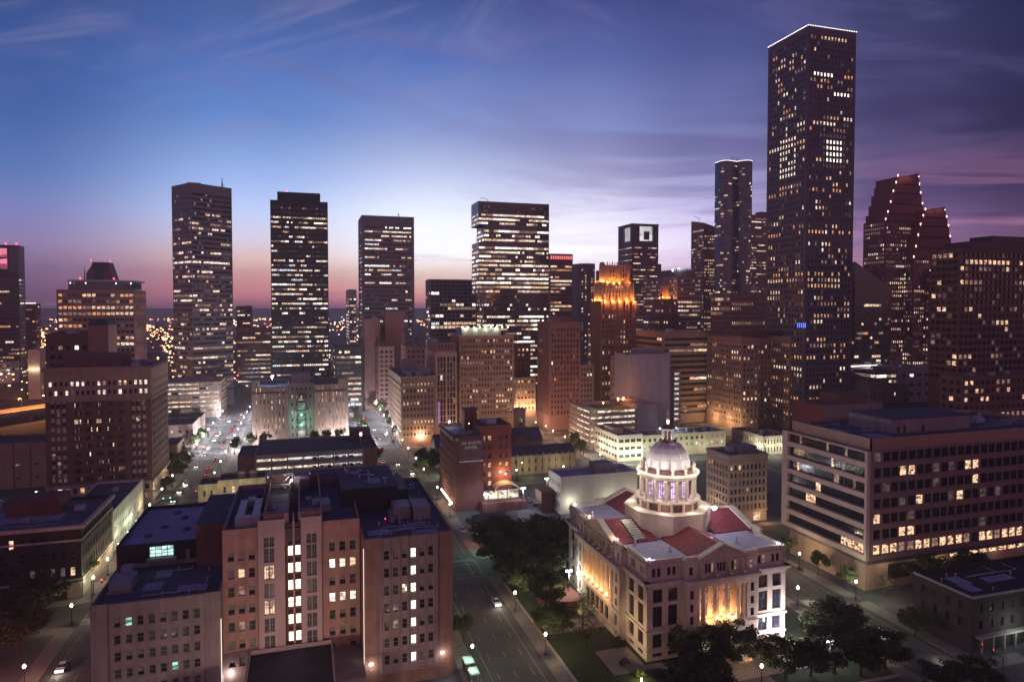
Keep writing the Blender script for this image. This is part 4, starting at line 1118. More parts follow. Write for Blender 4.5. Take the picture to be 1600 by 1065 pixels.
rm = bld('dark brick building with an arched-top stair tower behind the wide brick office building', (-125, -92, 372, 400), 'brick_office_building', 'building')
def m1bp(k, r, c, n, rng): return 'lit_bright' if (r == n - 1 and c in (3, 5)) or (r == n - 2 and c == 6) else ('glass_dark' if rng.random() < .9 else 'lit_dim')
vol(rm, (-118, -99, 372, 400), style(fh=4.4, bw=3.2, ww=.5, wh=.42, top=4.5, base=8, wall='brown_brick', rv=.3, pick=m1bp, zv=40), 0, 70, 'FR', 4)
vol(rm, (-99.5, -91, 370, 386), style(base=999, wall='rose_stone'), 0, 74, 'FR', 5, part='stair_tower', roofed=False)
m = MB(); ox, oy, _ = rm.location
m.prism([(-99.5 - ox, 370 - oy), (-91 - ox, 370 - oy), (-91 - ox, 386 - oy), (-99.5 - ox, 386 - oy)], 73.9, 74.2); 
for i in range(8):
    a0, a1 = math.pi * i / 8, math.pi * (i + 1) / 8; cx_ = -95.25 - ox
    pa, pb = (cx_ + 4.25 * math.cos(a0), 74 + 3.2 * math.sin(a0)), (cx_ + 4.25 * math.cos(a1), 74 + 3.2 * math.sin(a1))
    m.face([(pa[0], 370 - oy, pa[1]), (pb[0], 370 - oy, pb[1]), (pb[0], 386 - oy, pb[1]), (pa[0], 386 - oy, pa[1])])
    m.face([(cx_, 370 - oy, 74), (pa[0], 370 - oy, pa[1]), (pb[0], 370 - oy, pb[1])])
m.build('arched_roof', 'slate', rm)
roof_units(rm, -118, -99, 372, 400, 69, 3, 8)

# white detention block with slit windows
x0, x1, y0, y1, h = G['m2']
rm = bld('pale windowless-looking block with slit windows and a green-lit recessed centre', G['m2'], 'detention_building', 'building')
SL = style(fh=3.7, bw=2.1, ww=0.2, wh=0.66, side=1.5, top=.6, base=6, p=.75, run=.2, wall='mauve_panel', pal=(('lit_warm', 3), ('lit_dim', 5), ('lit_amber', 1)), dark=(('glass_dark', 4), ('lit_faint', 3)), rv=.2, floors=(1,), keep=60)
xa, xb = x0 + 20.2, x0 + 35.4
vol(rm, (x0, xa, y0, y1 - .1), SL, 0, h, 'F', 21, part='left_wing')
vol(rm, (xb, x1, y0, y1 - .1), SL, 0, h, 'FR', 22, part='right_wing', roofname='wing_roof')
vol(rm, (xa + .05, xb - .05, y0 + 5, y1), style(fh=4.6, bw=2.6, ww=.3, wh=.4, top=1, base=3, p=.35, wall='grey_plaster', pal=WARM, rv=.2, keep=40, floors=(.2, .4, 2.2)), 0, h + .8, 'F', 23, part='centre_wall', roofname='centre_roof')
ox, oy, _ = rm.location
m = MB(); xm = (xa + xb) / 2 - ox
m.box(xm - 2.2, xm + 2.2, y0 + 4.4 - oy, y0 + 4.98 - oy, 4, 27); m.build('glazed_stair', 'lit_stairgreen', rm) if glow('lit_stairgreen', (.55, .85, .62), .35, scale=.25, lo=.15) else None
for z in (8, 13.5, 19, 24.5, 29):
    m = MB(); m.box(xm - 2.4, xm + 2.4, y0 + 3.9 - oy, y0 + 4.38 - oy, z, z + 1.6); m.build('stair_louvre', 'dark_granite', rm)
for z in (11, 17): lamp_obj(rm, (xm, y0 + 2.5 - oy, z), 1600, (.25, 1, .6), .5, 'green_lamp')
part_box(rm, 'penthouse', 'grey_plaster', x0 + 22, x0 + 33, y0 + 8, y0 + 22, h - .5, h + 6)
part_box(rm, 'rooftop_box', 'mauve_panel', x0 - .2, x0 + 4, y0 - .2, y0 + 5, h - .5, h + 2.5)
part_box(rm, 'rooftop_box', 'mauve_panel', x1 - 6, x1 + .2, y0 - .2, y0 + 5, h - .5, h + 3.2)
m = MB(); m.box(x0 - .2 - ox, xa - ox, y0 - .25 - oy, y0 - .02 - oy, h - 4.4, h - 4.0); m.box(xb - ox, x1 + .2 - ox, y0 - .25 - oy, y0 - .02 - oy, h - 4.4, h - 4.0); m.build('string_course', 'dark_granite', rm)
beacon(rm, x0 + 11, y0 + 10, h + 4, 'lamp_cool', 1.0, 'roof_floodlight'); lamp_obj(rm, (x0 + 11 - ox, y0 + 8 - oy, h + 6), 9000, (.6, .7, 1), .5, 'floodlight')
for (a, p_) in ((x0 - 5, 16000), (x0 + 6, 7000), (x1 - 8, 14000), (x1 + 5, 30000), (x0 + 28, 2500)): lamp_obj(rm, (a - ox, y0 - 7 - oy, 5), p_, (1, .84, .78), .8, 'floodlight')

# parking deck in front of it
x0, x1, y0, y1, h = -28.5, 32.1, 316, 352, 17.1
rm = bld('low parking garage with cars on its lit decks before the slit-window block', (x0, x1, y0, y1), 'parking_garage', 'parking garage')
vol(rm, (x0 + 7, x1 - 6, y0, y1), style(fh=4.0, bw=6.6, ww=.93, wh=.58, sill=.22, side=.3, top=1.2, base=.8, p=3, run=0, wall='concrete', pal=(('lit_deck_cool', 3), ('lit_deck', 2)), rv=5.5, floors=(1,), roof='parking_asphalt', keep=60), 0, h, 'F', 31)
vol(rm, (x1 - 6, x1, y0 - .3, y1), style(base=99, wall='brown_brick'), 0, h + .6, '', 32, part='stair_block', roofname='stair_roof')
vol(rm, (x0, x0 + 7, y0 - .3, y1 - 14), style(base=99, wall='brown_brick'), 0, h + .4, '', 33, part='ramp_block', roofname='ramp_roof')
part_box(rm, 'penthouse', 'dark_granite', x1 - 11, x1 - 1, y1 - 12, y1 - 4, h - .5, h + 5)
b = MB(); b.box(x1 - 6 - .3 - rm.location[0], x1 - 5 - rm.location[0], y1 - 12.1 - rm.location[1], y1 - 12.02 - rm.location[1], h + 1.6, h + 3.4); b.build('penthouse_window', 'lit_bright', rm)
for i in range(5):
    for z in (3.9, 7.9, 11.9, 15.4): lamp_obj(rm, (x0 + 11 + i * 11 - rm.location[0], y0 + 2.8 - rm.location[1], z), 200, (1, .95, .85), .3, 'deck_lamp')
# yellow-lit old shopfront row
x0, x1, y0, y1, h = G['m3']
rm = bld('old two-storey plaster row lit yellow, behind the jail roofs', (x0, x1, y0, y0 + 12), 'row_building', 'building')
vol(rm, (x0, x0 + 7, y0 + .3, y0 + 11), style(fh=4.5, bw=2.8, ww=.4, wh=.5, top=1.5, base=5, p=.05, wall='yellow_plaster', rv=.3, frame='sash', dark=(('glass_dim', 1),)), 0, h - 1.2, 'FL', 34, part='side_wall', roofname='side_roof')
vol(rm, (x0 + 7, x1, y0, y0 + 12), style(fh=5.2, bw=3.2, ww=.36, wh=.5, top=1.5, base=5, p=.12, wall='yellow_plaster', rv=.3, frame='sash', dark=(('glass_dim', 1),), floors=(1,)), 0, h, 'F', 35)
ox, oy, _ = rm.location
for i in range(4): lamp_obj(rm, (x0 + 3 + i * 6.5 - ox, y0 - 6 - oy, 13), 480, (1, .90, .62), .4, 'street_glow')
m = MB()
for x in (x0 + 14, x0 + 18.5): m.box(x - ox, x + 2.4 - ox, y0 + 3 - oy, y0 + 6 - oy, h - .6, h + 2)
m.box(x0 + 27 - ox, x0 + 31 - ox, y0 + 3 - oy, y0 + 6 - oy, h - 3, h - .2)
m.build('stair_head', 'yellow_plaster', rm)
# pair of brown slabs
r5a = T('m5a', 'tall blank brown slab before the framed tower, lower left of the pair', style(base=999, wall='rose_stone'), '', name='windowless_tower', units=1)
r5b = T('m5b', 'tall blank brown slab before the framed tower, higher right of the pair', style(base=999, wall='rose_stone'), '', name='windowless_tower', units=1)
T('m5a', 'dark recessed link between the two blank brown slabs', style(fh=4, bw=3, p=.15, wall='dark_granite', zv=50), 'F', name='link_block', cat='building', units=0, box=(58.8, 63, 556, 569, 66), seed=9)
T('m6', 'narrow tan tower with three columns of dark windows beside the main street', style(fh=3.8, bw=3.8, ww=.62, wh=.5, side=.6, top=2.5, base=6, p=.02, wall='rose_stone', rv=.4, zv=10), 'FL', units=2, box=(54.4, 66.4, 522.4, 552, 52.3), pent=(.1, .7, .2, .8, 3))
T('m6b', 'brown block with faint paired windows behind the tan corner building', style(fh=3.9, bw=3.2, ww=.5, wh=.45, top=2, base=6, p=.08, wall='rose_stone', rv=.3, zv=30), 'FL', units=2, box=(68.5, 84, 478, 500, 55))
x0, x1, y0, y1, h = G['m7']
rm = bld('tan stone corner building with ten rows of windows beside the main street', G['m7'], 'stone_office_building', 'building')
vol(rm, (x0, x1, y0, y1), style(fh=3.75, bw=2.05, ww=.5, wh=.5, side=.8, top=3.2, base=5, p=.42, run=.4, wall='tan_stone', pal=(('lit_amber', 4), ('lit_warm', 3), ('lit_dim', 5), ('lit_white', 1)), rv=.3, frame='sash', zv=5, floors=(.1, .3, .6, 1.4, 2)), 0, h, 'FL', 7)
ox, oy, _ = rm.location
m = MB()
for z, t in ((h - .9, .8), (h - 6.4, .35), (5.2, .35)): m.box(x0 - t - ox, x1 + t - ox, y0 - t - oy, y0 - .01 - oy, z, z + .8); m.box(x0 - t - ox, x0 - .01 - ox, y0 - oy, y1 - oy, z, z + .8)
m.build('cornice', 'cream_stone', rm)
part_box(rm, 'rooftop_tank_house', 'grey_plaster', x0 + 6, x0 + 13, y0 + 34, y0 + 46, h - 1, h + 7)
part_box(rm, 'rooftop_screen', 'grey_metal', x1 - 8, x1 - .6, y0 + 12, y0 + 24, h - 1, h + 3)
roof_units(rm, x0, x1, y0 + 4, y0 + 34, h - .9, 5, 3); beacon(rm, x0 + 13, y0 + 40, h + 2, 'lamp_orange', .4, 'roof_lamp'); lamp_obj(rm, (2, 8, h + 3), 700, (1, .5, .2), .3)
x0, x1, y0, y1, h = G['m8']
rm = bld('tall slim pale tower with long vertical window strips', G['m8'], 'art_deco_tower', 'tower')
W8 = x1 - x0
vol(rm, (x0, x1, y0, y1), style(fh=3.7, wh=.86, sill=.08, top=3, base=5, p=.03, wall='pale_panel', rv=.6, zv=15, bw=3, ww=.5, dark=(('glass_dark', 3), ('blind', 1))), 0, h - 4, 'FL', 8, cols={'F': [(W8 * q, W8 * q + 1.35) for q in (.10, .235, .37, .55, .685, .82)]}, roofed=False)
vol(rm, (x0 + .3, x1 - .8, y0 + .4, y1 - 4), style(fh=4.5, bw=2.2, ww=.35, wh=.7, top=1, base=.5, p=0, wall='rose_stone', rv=.5), h - 4, h + 2, 'FL', 9, part='attic', roofname='attic_roof')
roof_units(rm, x0, x1, y0 + 3, y1 - 6, h + 1.1, 2, 4)
m = MB(); ox, oy, _ = rm.location; m.box(x0 + 2.0 - ox, x0 + 2.3 - ox, y0 - .5 - oy, y0 - .2 - oy, 8, 22); m.build('lit_pole_sign', 'lit_neon', rm) if glow('lit_neon', (.6, .4, 1), 1.2, var=False) else None
x0, x1, y0, y1, h = 97, 134.5, 430.1, 458, 67.3
rm = bld('large tan apartment hotel with paired windows under a white-lit roof parapet', (x0, x1, y0, y1), 'hotel_building', 'building')
vol(rm, (x0, x1, y0, y1), style(fh=3.75, bw=1.95, ww=.52, wh=.5, side=.9, top=1.2, base=7, p=.2, run=.2, wall='tan_stone', pal=(('lit_warm', 4), ('lit_dim', 3), ('lit_amber', 2)), rv=.3, frame='sash', zv=12, dark=(('glass_dark', 4), ('blind', 1)), floors=(.2, .5, 1, 1.6)), 0, h - 4, 'FL', 19, roofed=True)
ox, oy, _ = rm.location
m = MB()
for z, t in ((h - 4.2, .7), (h - 13, .3), (9, .5)): m.box(x0 - t - ox, x1 + t - ox, y0 - t - oy, y0 - .01 - oy, z, z + .7); m.box(x0 - t - ox, x0 - .01 - ox, y0 - oy, y1 - oy, z, z + .7)
m.build('cornice', 'cream_stone', rm)
part_box(rm, 'roof_pavilion', 'cream_stone', x0 + 2.5, x1 - 8, y0 + 4, y0 + 20, h - 5, h + 1.6)
m = MB()
for i in range(9): m.lathe([(.2, h + 1.2), (.4, h + 1.5), (.4, h + 2.1), (.1, h + 2.4)], 6, x0 + 3 + i * 3.9 - ox, y0 + 3.4 - oy)
m.build('parapet_lights', 'lamp_parapet', rm) if glow('lamp_parapet', (.85, 1, .85), 7, var=False) else None
for i in range(4): lamp_obj(rm, (x0 + 5 + i * 7 - ox, y0 + 2.4 - oy, h + .8), 500, (.85, 1, .8), .3)
roof_units(rm, x0, x1, y0 + 20, y1, h - 5, 3, 4)
T('m9b', 'dark red brick block glimpsed right of the tan apartment hotel', style(fh=4, bw=3, ww=.5, wh=.45, top=2, base=6, p=.2, wall='dark_red_brick', zv=30), 'FL', units=1, name='brick_block', cat='building')
r = T('m9c', 'low tan block lit orange from the street, right of the tan apartment hotel', style(fh=4, bw=3, ww=.5, wh=.45, top=1, base=5, p=.3, wall='tan_stone', zv=5, pal=HOME), 'FL', units=1, name='brick_block', cat='building')
for i in range(3): lamp_obj(r, (-9 + 7 * i, -14, 8), 5000, (1, .55, .3), .4, 'street_glow')
x0, x1, y0, y1, h = G['m11']
rm = bld('brown stone skyscraper with fluted piers left of the gold-crowned tower', G['m11'], 'stone_skyscraper', 'tower')
vol(rm, (x0, x1, y0, y1), style(fh=3.7, bw=2.2, ww=.46, wh=.56, side=1, top=3.5, base=10, p=.04, wall='rose_stone', pal=WARM, rv=.35, zv=10, dark=(('glass_dark', 6), ('blind', 1))), 0, h, 'FL', 21)
ox, oy, _ = rm.location; m = MB()
for i in range(10): m.box(x0 + 1 + i * 2.25 - .25 - ox, x0 + 1 + i * 2.25 + .25 - ox, y0 - .35 - oy, y0 - .01 - oy, 11, h - 1)
for i in range(10): m.box(x0 - .35 - ox, x0 - .01 - ox, y0 + 1 + i * 2.37 - .25 - oy, y0 + 1 + i * 2.37 + .25 - oy, 11, h - 1)
m.build('pier', 'rose_stone', rm)
m = MB(); m.box(x0 - .4 - ox, x1 + .4 - ox, y0 - .4 - oy, y0 - .01 - oy, 9.6, 10.6); m.box(x0 - .4 - ox, x0 - .01 - ox, y0 - oy, y1 - oy, 9.6, 10.6); m.build('cornice', 'rose_stone', rm)
part_box(rm, 'penthouse', 'rose_stone', x0 + 6, x1 - 5, y0 + 5, y1 - 6, h - 1, h + 3.5); roof_units(rm, x0, x1, y0, y1, h - .9, 5, 2)
T('m10', 'narrow black slab with small lit windows right of the brown stone skyscraper', style(fh=3.8, bw=2.0, ww=.4, wh=.6, top=2, base=20, p=.12, wall='black_metal', zv=40), 'FL', units=0, box=(180.5, 197, 478, 498, 74))
T('m10', 'pale low block between the brown skyscraper and the gold-crowned tower', style(fh=3.8, bw=2.4, ww=.5, wh=.5, top=1.5, base=5, p=.25, wall='cream_stone', zv=15, pal=WARM), 'FL', units=1, name='stone_block', cat='building', box=(184, 200, 446, 468, 41), seed=44)
T('m10', 'curved-corner stone block below the gold-crowned tower', style(fh=3.9, bw=2.3, ww=.5, wh=.55, top=2, base=5, p=.15, wall='tan_stone', zv=15, pal=HOME, rv=.3), 'FL', units=2, name='stone_block', cat='building', box=(203, 226, 402, 425, 48), seed=45, pent=(.2, .8, .2, .8, 3))

# garage stack with green roof
x0, x1, y0, y1, h = G['m12']
DK2 = dict(DECK, pal=(('lit_deck', 5), ('lit_dim', 2), ('lit_warm', 1)), wh=.40, sill=.52, wall='warm_concrete', roof='concrete')
rm = T('m12', 'six-level lit parking garage with a blank wall on its right end', DK2, 'FL', name='parking_garage', cat='parking garage', units=0, box=(x0, 187, y0, y1, h))
part_box(rm, 'blank_wall', 'grey_plaster', 187, 200.5, y0 - .3, y1, 0, h + 1.5)
part_box(rm, 'roof_garden', 'grass', x0 + 8, 186, y0 + 4, y0 + 22, h - .88, h - .6)
for i, (a, c) in enumerate(((x0 + 22, y0 + 8), (x0 + 26, y0 + 9))):
    beacon(rm, a, c, h + 4, 'lamp_orange', .8, 'roof_lamp')
lamp_obj(rm, (x0 + 24 - rm.location[0], y0 + 9 - rm.location[1], h + 5), 4000, (1, .33, .09), .5, 'roof_lamp_light'); lamp_obj(rm, (x0 + 34 - rm.location[0], y0 + 24 - rm.location[1], h + 4), 3000, (1, .30, .07), .5, 'roof_lamp_light')
beacon(rm, x0 + 10, y0 + 3, h + 3, 'lamp_green', .5, 'roof_lamp'); lamp_obj(rm, (x0 + 10 - rm.location[0], y0 + 4 - rm.location[1], h + 4), 1200, (.9, 1, .6), .3)
m = MB(); ox, oy, _ = rm.location
for (a, c, hh) in ((x0 + 30, y0 + 6, 5), (x0 + 36, y0 + 8, 7), (x0 + 39, y0 + 5, 4)): m.tube((a - ox, c - oy, h - .6), (a - ox, c - oy, h + hh), .12)
m.build('roof_mast', 'grey_metal', rm)
rm = T('m13', 'large windowless grey concrete box beside the brick hotel', style(base=999, wall='pale_grey'), '', name='windowless_block', cat='building', units=3, box=(199, 228.5, 357.1 + 31, 410, 51.9))
part_box(rm, 'rooftop_box', 'grey_metal', 206, 224, 391, 400, 51, 55.5); part_box(rm, 'roof_cap', 'galvanised_metal', 198.8, 228.7, 387.8, 388.1, 51.6, 52.3)
T('m25', 'tan office and garage block with louvres behind the windowless grey box', style(fh=4.1, mode='band', wh=.45, sill=.25, side=1.5, pane=3.4, top=3, base=6, p=.45, run=.7, wall='tan_stone', pal=WARM, floors=(.2, .6, 1.2)), 'FL', name='office_block', cat='office block', units=4, box=(240, 277, 418, 460, 64.9))
rm = T('m25', 'thin parking stack of bright white decks between the grey box and the brick hotel', dict(DECK, pal=(('lit_deck_cool', 1),), base=6), 'F', name='parking_garage', cat='parking garage', units=0, box=(233.5, 238.5, 392, 405, 40), seed=3)
rm = T('m14', 'small white banded office block glowing under white lights behind the courthouse dome', style(fh=3.7, bw=3.7, ww=.78, wh=.42, sill=.3, side=.6, top=1.2, base=1, p=.1, wall='white_paint', rv=.3, frame='cross', dark=(('glass_dark', 3), ('glass_dim', 1))), 'FL', name='white_office_block', cat='office block', units=3, pent=(.1, .5, .3, .7, 2.5))
for (a, c, z, p_) in ((-12, -8, 6, 1800), (-12, 4, 6, 1800), (-4, -19, 5, 2200), (5, -19, 5, 2200), (-11, -17, 10, 900)): lamp_obj(rm, (a, c, z), p_ * 1.4, (.96, 1, .74), .4, 'wall_floodlight')
x0, x1, y0, y1, h = G['m15']
rm = T('m15', 'long low pale row with a cluttered roof, right of the courthouse dome', style(fh=3.9, bw=3.2, ww=.5, wh=.5, side=.6, top=1.2, base=4.5, p=.3, wall='cream_stone', rv=.3, frame='sash', pal=(('lit_warm', 2), ('lit_green', 2), ('lit_dim', 3)), dark=(('glass_dark', 3), ('glass_dim', 1))), 'FL', name='row_building', units=9, box=(175, 228.8, y0 + 14, y1 + 12, h))
for i, (p_, c_) in enumerate(((1500, (.8, 1, .6)), (4500, (.8, 1, .75)), (1200, (.9, 1, .6)), (1400, (1, 1, .6)), (900, (1, .9, .6)))): lamp_obj(rm, (-21 + 11 * i, -14, 5), p_, c_, .4, 'street_glow')
lamp_obj(rm, (2, 2, h + 3), 2200, (.8, .85, 1), .4, 'roof_lamp_light'); beacon(rm, 190, y0 + 20, h + 2, 'lamp_cool', .4, 'roof_lamp')

# big brick hotel in three wings
rm = bld('large tan brick hotel in three wings round a dark light court', (273.6, 349, 375, 415), 'hotel_building', 'building')
SH = style(fh=3.75, bw=2.7, ww=.5, wh=.5, side=.8, top=4.0, base=5, p=.42, run=.3, wall='tan_brick', pal=HOME, rv=.3, frame=None, zv=8, dark=(('glass_dark', 3), ('glass_dim', 2), ('blind', 1)), floors=(.3, .8, 1.1, 1.6), keep=33)
vol(rm, (273.6, 287, 375, 415), SH, 0, 62.3, 'FLR', 41, part='left_wing')
vol(rm, (287, 311.4, 393, 414), dict(SH, keep=30, pick=lambda k, r, c, n, rng: ('lit_bright' if c == 2 and r > n - 10 else ('glass_dark' if c == 2 else None))), 0, 61, 'F', 42, part='court_wall', roofname='court_roof')
vol(rm, (311.4, 325.5, 375, 414.5), dict(SH, keep=35), 0, 62.8, 'FL', 43, part='middle_wing', roofname='middle_roof')
vol(rm, (325.5, 349, 378, 414.8), dict(SH, keep=40), 0, 62, 'F', 44, part='right_wing', roofname='right_roof')
ox, oy, _ = rm.location; m = MB()
for (a, b_, c) in ((273.2, 287.3, 375), (311, 325.8, 375), (325.8, 349.4, 378)):
    for z in (57.6, 52, 9): m.box(a - ox, b_ - ox, c - .35 - oy, c - .01 - oy, z, z + .5)
m.box(273.2 - ox, 273.59 - ox, 375 - oy, 415 - oy, 57.6, 58.1); m.build('string_course', 'cream_stone', rm)
part_box(rm, 'penthouse', 'brown_brick', 290, 312, 398, 412, 60, 66); part_box(rm, 'penthouse', 'brown_brick', 313, 323, 384, 398, 62, 66.5); roof_units(rm, 326, 349, 380, 412, 61, 3, 5)
for (a, c) in ((-43, -24), (-43, -8), (-43, 8)): lamp_obj(rm, (a, c, 7), 4500, (1, .62, .3), .5, 'street_glow')

# annex beside the courthouse
x0, x1, y0, y1, h = G['m17']
rm = bld('seven-storey pink-tan office building right of the courthouse dome', G['m17'], 'stone_office_building', 'building')
SA = style(fh=3.15, bw=1.9, ww=.62, wh=.62, sill=.2, side=.5, top=3.6, base=4.6, p=.04, run=.5, wall='pale_panel', rv=.45, frame='sash', pal=(('lit_amber', 3), ('lit_warm', 1)), dark=(('glass_dark', 4), ('blind', 1)), pick=lambda k, r, c, n, rng: ('lit_warm' if r == n - 1 and k == 'F' and c < 3 and rng.random() < .8 else None))
vol(rm, (x0, x1, y0, y1), SA, 0, h, 'FL', 17, roofname='roof')
ox, oy, _ = rm.location; m = MB()
for z, t in ((h - .8, .45), (h - 3.3, .3), (h - 6.5, .25), (4.4, .3)): m.box(x0 - t - ox, x1 + t - ox, y0 - t - oy, y0 - .01 - oy, z, z + .5); m.box(x0 - t - ox, x0 - .01 - ox, y0 - oy, y1 - oy, z, z + .5)
for i in range(10): m.box(x0 + .2 + i * 1.87 - ox, x0 + .6 + i * 1.87 - ox, y0 - .25 - oy, y0 - .01 - oy, h - 3.0, h - .8)
m.build('cornice', 'pale_panel', rm)
m = MB(); m.face([(x1 - 6 - ox, y0 - .05 - oy, .6), (x1 - 3 - ox, y0 - .05 - oy, .6), (x1 - 3 - ox, y0 - .05 - oy, 3.6), (x1 - 6 - ox, y0 - .05 - oy, 3.6)]); m.build('entrance', 'lit_warm', rm)
part_box(rm, 'penthouse', 'grey_plaster', x1 - 8, x1 - 1, y0 + 5, y0 + 12, h - 1, h + 1.6); roof_units(rm, x0, x1 - 6, y0 + 4, y1, h - .9, 2, 6)
lamp_obj(rm, (x1 - 3 - ox, y0 - 4 - oy, 3), 500, (1, .55, .25), .3, 'door_lamp')
rm = T('m31', 'small cream Italianate building at the far corner with a dark roof', style(fh=4.2, bw=2.0, ww=.42, wh=.62, side=.6, top=1.6, base=.6, p=.1, wall='cream_stone', rv=.3, frame='sash', pal=WARM), 'FL', name='corner_building', units=2)
for (a, c) in ((-4, -13), (5, -13), (-12, -6)): lamp_obj(rm, (a, c, 5), 2200, (.95, 1, .72), .4, 'street_glow')
x0, x1, y0, y1, h = G['m31']; m = MB(); ox, oy, _ = rm.location
m.box(x0 - .5 - ox, x1 + .5 - ox, y0 - .5 - oy, y0 - .01 - oy, h - .7, h - .1); m.build('cornice', 'cream_stone', rm)
T('m30', 'small olive two-storey building with a gabled bay beside the cream corner building', style(fh=3.8, bw=3, ww=.4, wh=.4, top=1.4, base=1, p=.2, wall='yellow_plaster', pal=HOME), 'FL', name='corner_building', units=1)

# brick hotel with the painted sign
x0, x1, y0, y1, h = G['m19']
rm = bld('dark brick hotel with a faded painted hotel sign high on its blank side', (57.5, 83.3, 263.5, 295), 'hotel_building', 'building')
vol(rm, (x0, x1 + 2.4, y0, y1), style(fh=3.35, bw=2.3, ww=.42, wh=.55, side=.8, top=2.2, base=4, p=.06, wall='dark_red_brick', rv=.35, frame='sash', pal=HOME, zv=0), 0, h, 'L', 51, part='street_wing')
def sp(k, r, c, n, rng): return ('lit_warm' if c == 1 and r in (n - 1, n - 4, n - 5, n - 6) else ('lit_amber' if c == 0 and r == n - 1 else None))
vol(rm, (x1 + 2.4, 83.3, y0 + 6.5, y0 + 24), style(fh=3.55, bw=2.9, ww=.40, wh=.5, side=.7, top=3.4, base=3.2, p=.12, wall='red_brick', rv=.35, frame='sash', pal=(('lit_amber', 2), ('lit_dim', 4)), pick=sp, dark=(('glass_dark', 2), ('glass_dim', 2))), 0, 33.2, 'F', 52, part='rear_wing', roofname='rear_roof',
    cols={'F': [(1.0, 2.4), (3.6, 5.0), (8.4, 9.8), (11.0, 12.4)]})
ox, oy, _ = rm.location
m = MB(); m.box(x0 - .6 - ox, x0 - .01 - ox, y0 - .6 - oy, y1 - oy, h - 1.6, h - .7); m.box(x0 - .6 - ox, x0 + 1.4 - ox, y0 - .6 - oy, y0 - .01 - oy, h - 1.6, h - .7); m.build('cornice', 'cream_stone', rm)
surf('sign_ground', (0.15, 0.09, 0.09), .9, .25, .8, .2); surf('sign_letter', (0.85, 0.80, 0.76), .9, .3, 1.2)
m = MB(); m.box(x0 + 1.7 - ox, x1 + 2.2 - ox, y0 - .05 - oy, y0 - .005 - oy, h - 10.6, h - 1.6)
sg = m.build('painted_sign', 'sign_ground', rm)
m = MB(); m.box(x0 + 1.75 - ox, x1 + 2.15 - ox, y0 - .08 - oy, y0 - .055 - oy, h - 10.5, h - 10.1); m.build('sign_border', 'sign_letter', sg)
cxm = (x0 + 1.7 + x1 + 2.2) / 2 - ox
t1_ = text_obj('SAM  HOUSTON', 1.5, 'sign_letter', sg, (cxm, y0 - .09 - oy, h - 3.3), (R(90), 0, 0), .02, 'sign_text')
tx = text_obj('HOTEL', 1.55, 'sign_letter', sg, (cxm, y0 - .09 - oy, h - 5.2), (R(90), 0, 0), .02, 'sign_text')
t1_.scale.x = 7.9 / t1_.dimensions.x if t1_.dimensions.x > 1 else .8
part_box(rm, 'elevator_tower', 'dark_red_brick', 66, 71.5, y0 + 19, y0 + 25, h - 1, h + 7.5); part_box(rm, 'elevator_tower_cap', 'roof_membrane', 65.7, 71.8, y0 + 18.7, y0 + 25.3, h + 7.5, h + 7.8)
roof_units(rm, x0, x1 + 2, y0 + 3, y0 + 18, h - .9, 5, 7); roof_units(rm, 71.5, 83, y0 + 8, y0 + 23, 32.3, 3, 8)
beacon(rm, x0 + 3.5, y1 - 4, h + 1.2, 'lamp_cool', .5, 'roof_lamp'); lamp_obj(rm, (x0 + 3.5 - ox, y1 - 5 - oy, h + 2.5), 900, (.8, .85, 1), .3)
beacon(rm, x0 + 8, y0 + 9, h + 3.4, 'lamp_orange', .25, 'roof_lamp')
m = MB()
for i in range(9): m.lathe([(.1, 3.2), (.28, 3.5), (.28, 3.9), (.05, 4.1)], 6, x0 - 1.2 - ox, y0 + 1 + i * 2.6 - oy)
m.build('festoon_lights', 'lamp_warm', rm); lamp_obj(rm, (x0 - 2.2 - ox, y0 + 5 - oy, 3.6), 500, (1, .55, .35), .3, 'festoon_glow'); lamp_obj(rm, (x0 - 2.2 - ox, y0 + 15 - oy, 3.6), 400, (1, .5, .35), .3, 'festoon_glow')

# white wall building in the lot
x0, x1, y0, y1, h = G['m21']
rm = T('m21', 'plain white-walled three-storey building with a violet roof beside the parking lot', style(fh=4.2, bw=2.6, ww=.36, wh=.5, side=.8, top=1.8, base=1.5, p=.03, wall='white_paint', roof='roof_membrane_pale', rv=.25, frame='sash'), 'L', name='white_building', units=2)
part_box(rm, 'penthouse', 'grey_plaster', x0 + 17, x0 + 25, y0 + 5, y0 + 11, h - 1, h + 3)
part_box(rm, 'side_annex', 'brown_brick', x0 - 6, x0 - .1, y0 + 6, y0 + 13.5, 0, 8); part_box(rm, 'canopy', 'dark_granite', x0 - 8.5, x0 - 6.05, y0 + 5, y0 + 13, 3.4, 3.7)
for (px_, py_) in ((-13, -10), (4, -12), (14, -12)): lamp_obj(rm, (px_, py_, 5), 800, (.95, .98, .8), .4, 'yard_lamp')
# tan two-storey with buttressed wall
x0, x1, y0, y1, h = G['m22']
rm = T('m22', 'long two-storey tan school-like building with a slate roof behind the lot', style(fh=4.4, bw=3.4, ww=.42, wh=.5, side=1.2, top=1.0, base=.6, p=.03, wall='tan_stone', rv=.3, frame='sash'), 'FL', name='parish_school', units=0, z1=9.5, roofed=False)
ox, oy, _ = rm.location
m = MB(); a, b_, c, d = x0 - .5 - ox, x1 + .5 - ox, y0 - .5 - oy, y1 + .5 - oy; ym = (c + d) / 2
m.face([(a, c, 9.5), (b_, c, 9.5), (b_, ym, 13), (a, ym, 13)]); m.face([(a, d, 9.5), (b_, d, 9.5), (b_, ym, 13), (a, ym, 13)]); m.face([(a, c, 9.5), (a, d, 9.5), (a, ym, 13)]); m.face([(b_, c, 9.5), (b_, d, 9.5), (b_, ym, 13)])
m.build('pitched_roof', 'slate', rm)
m = MB()
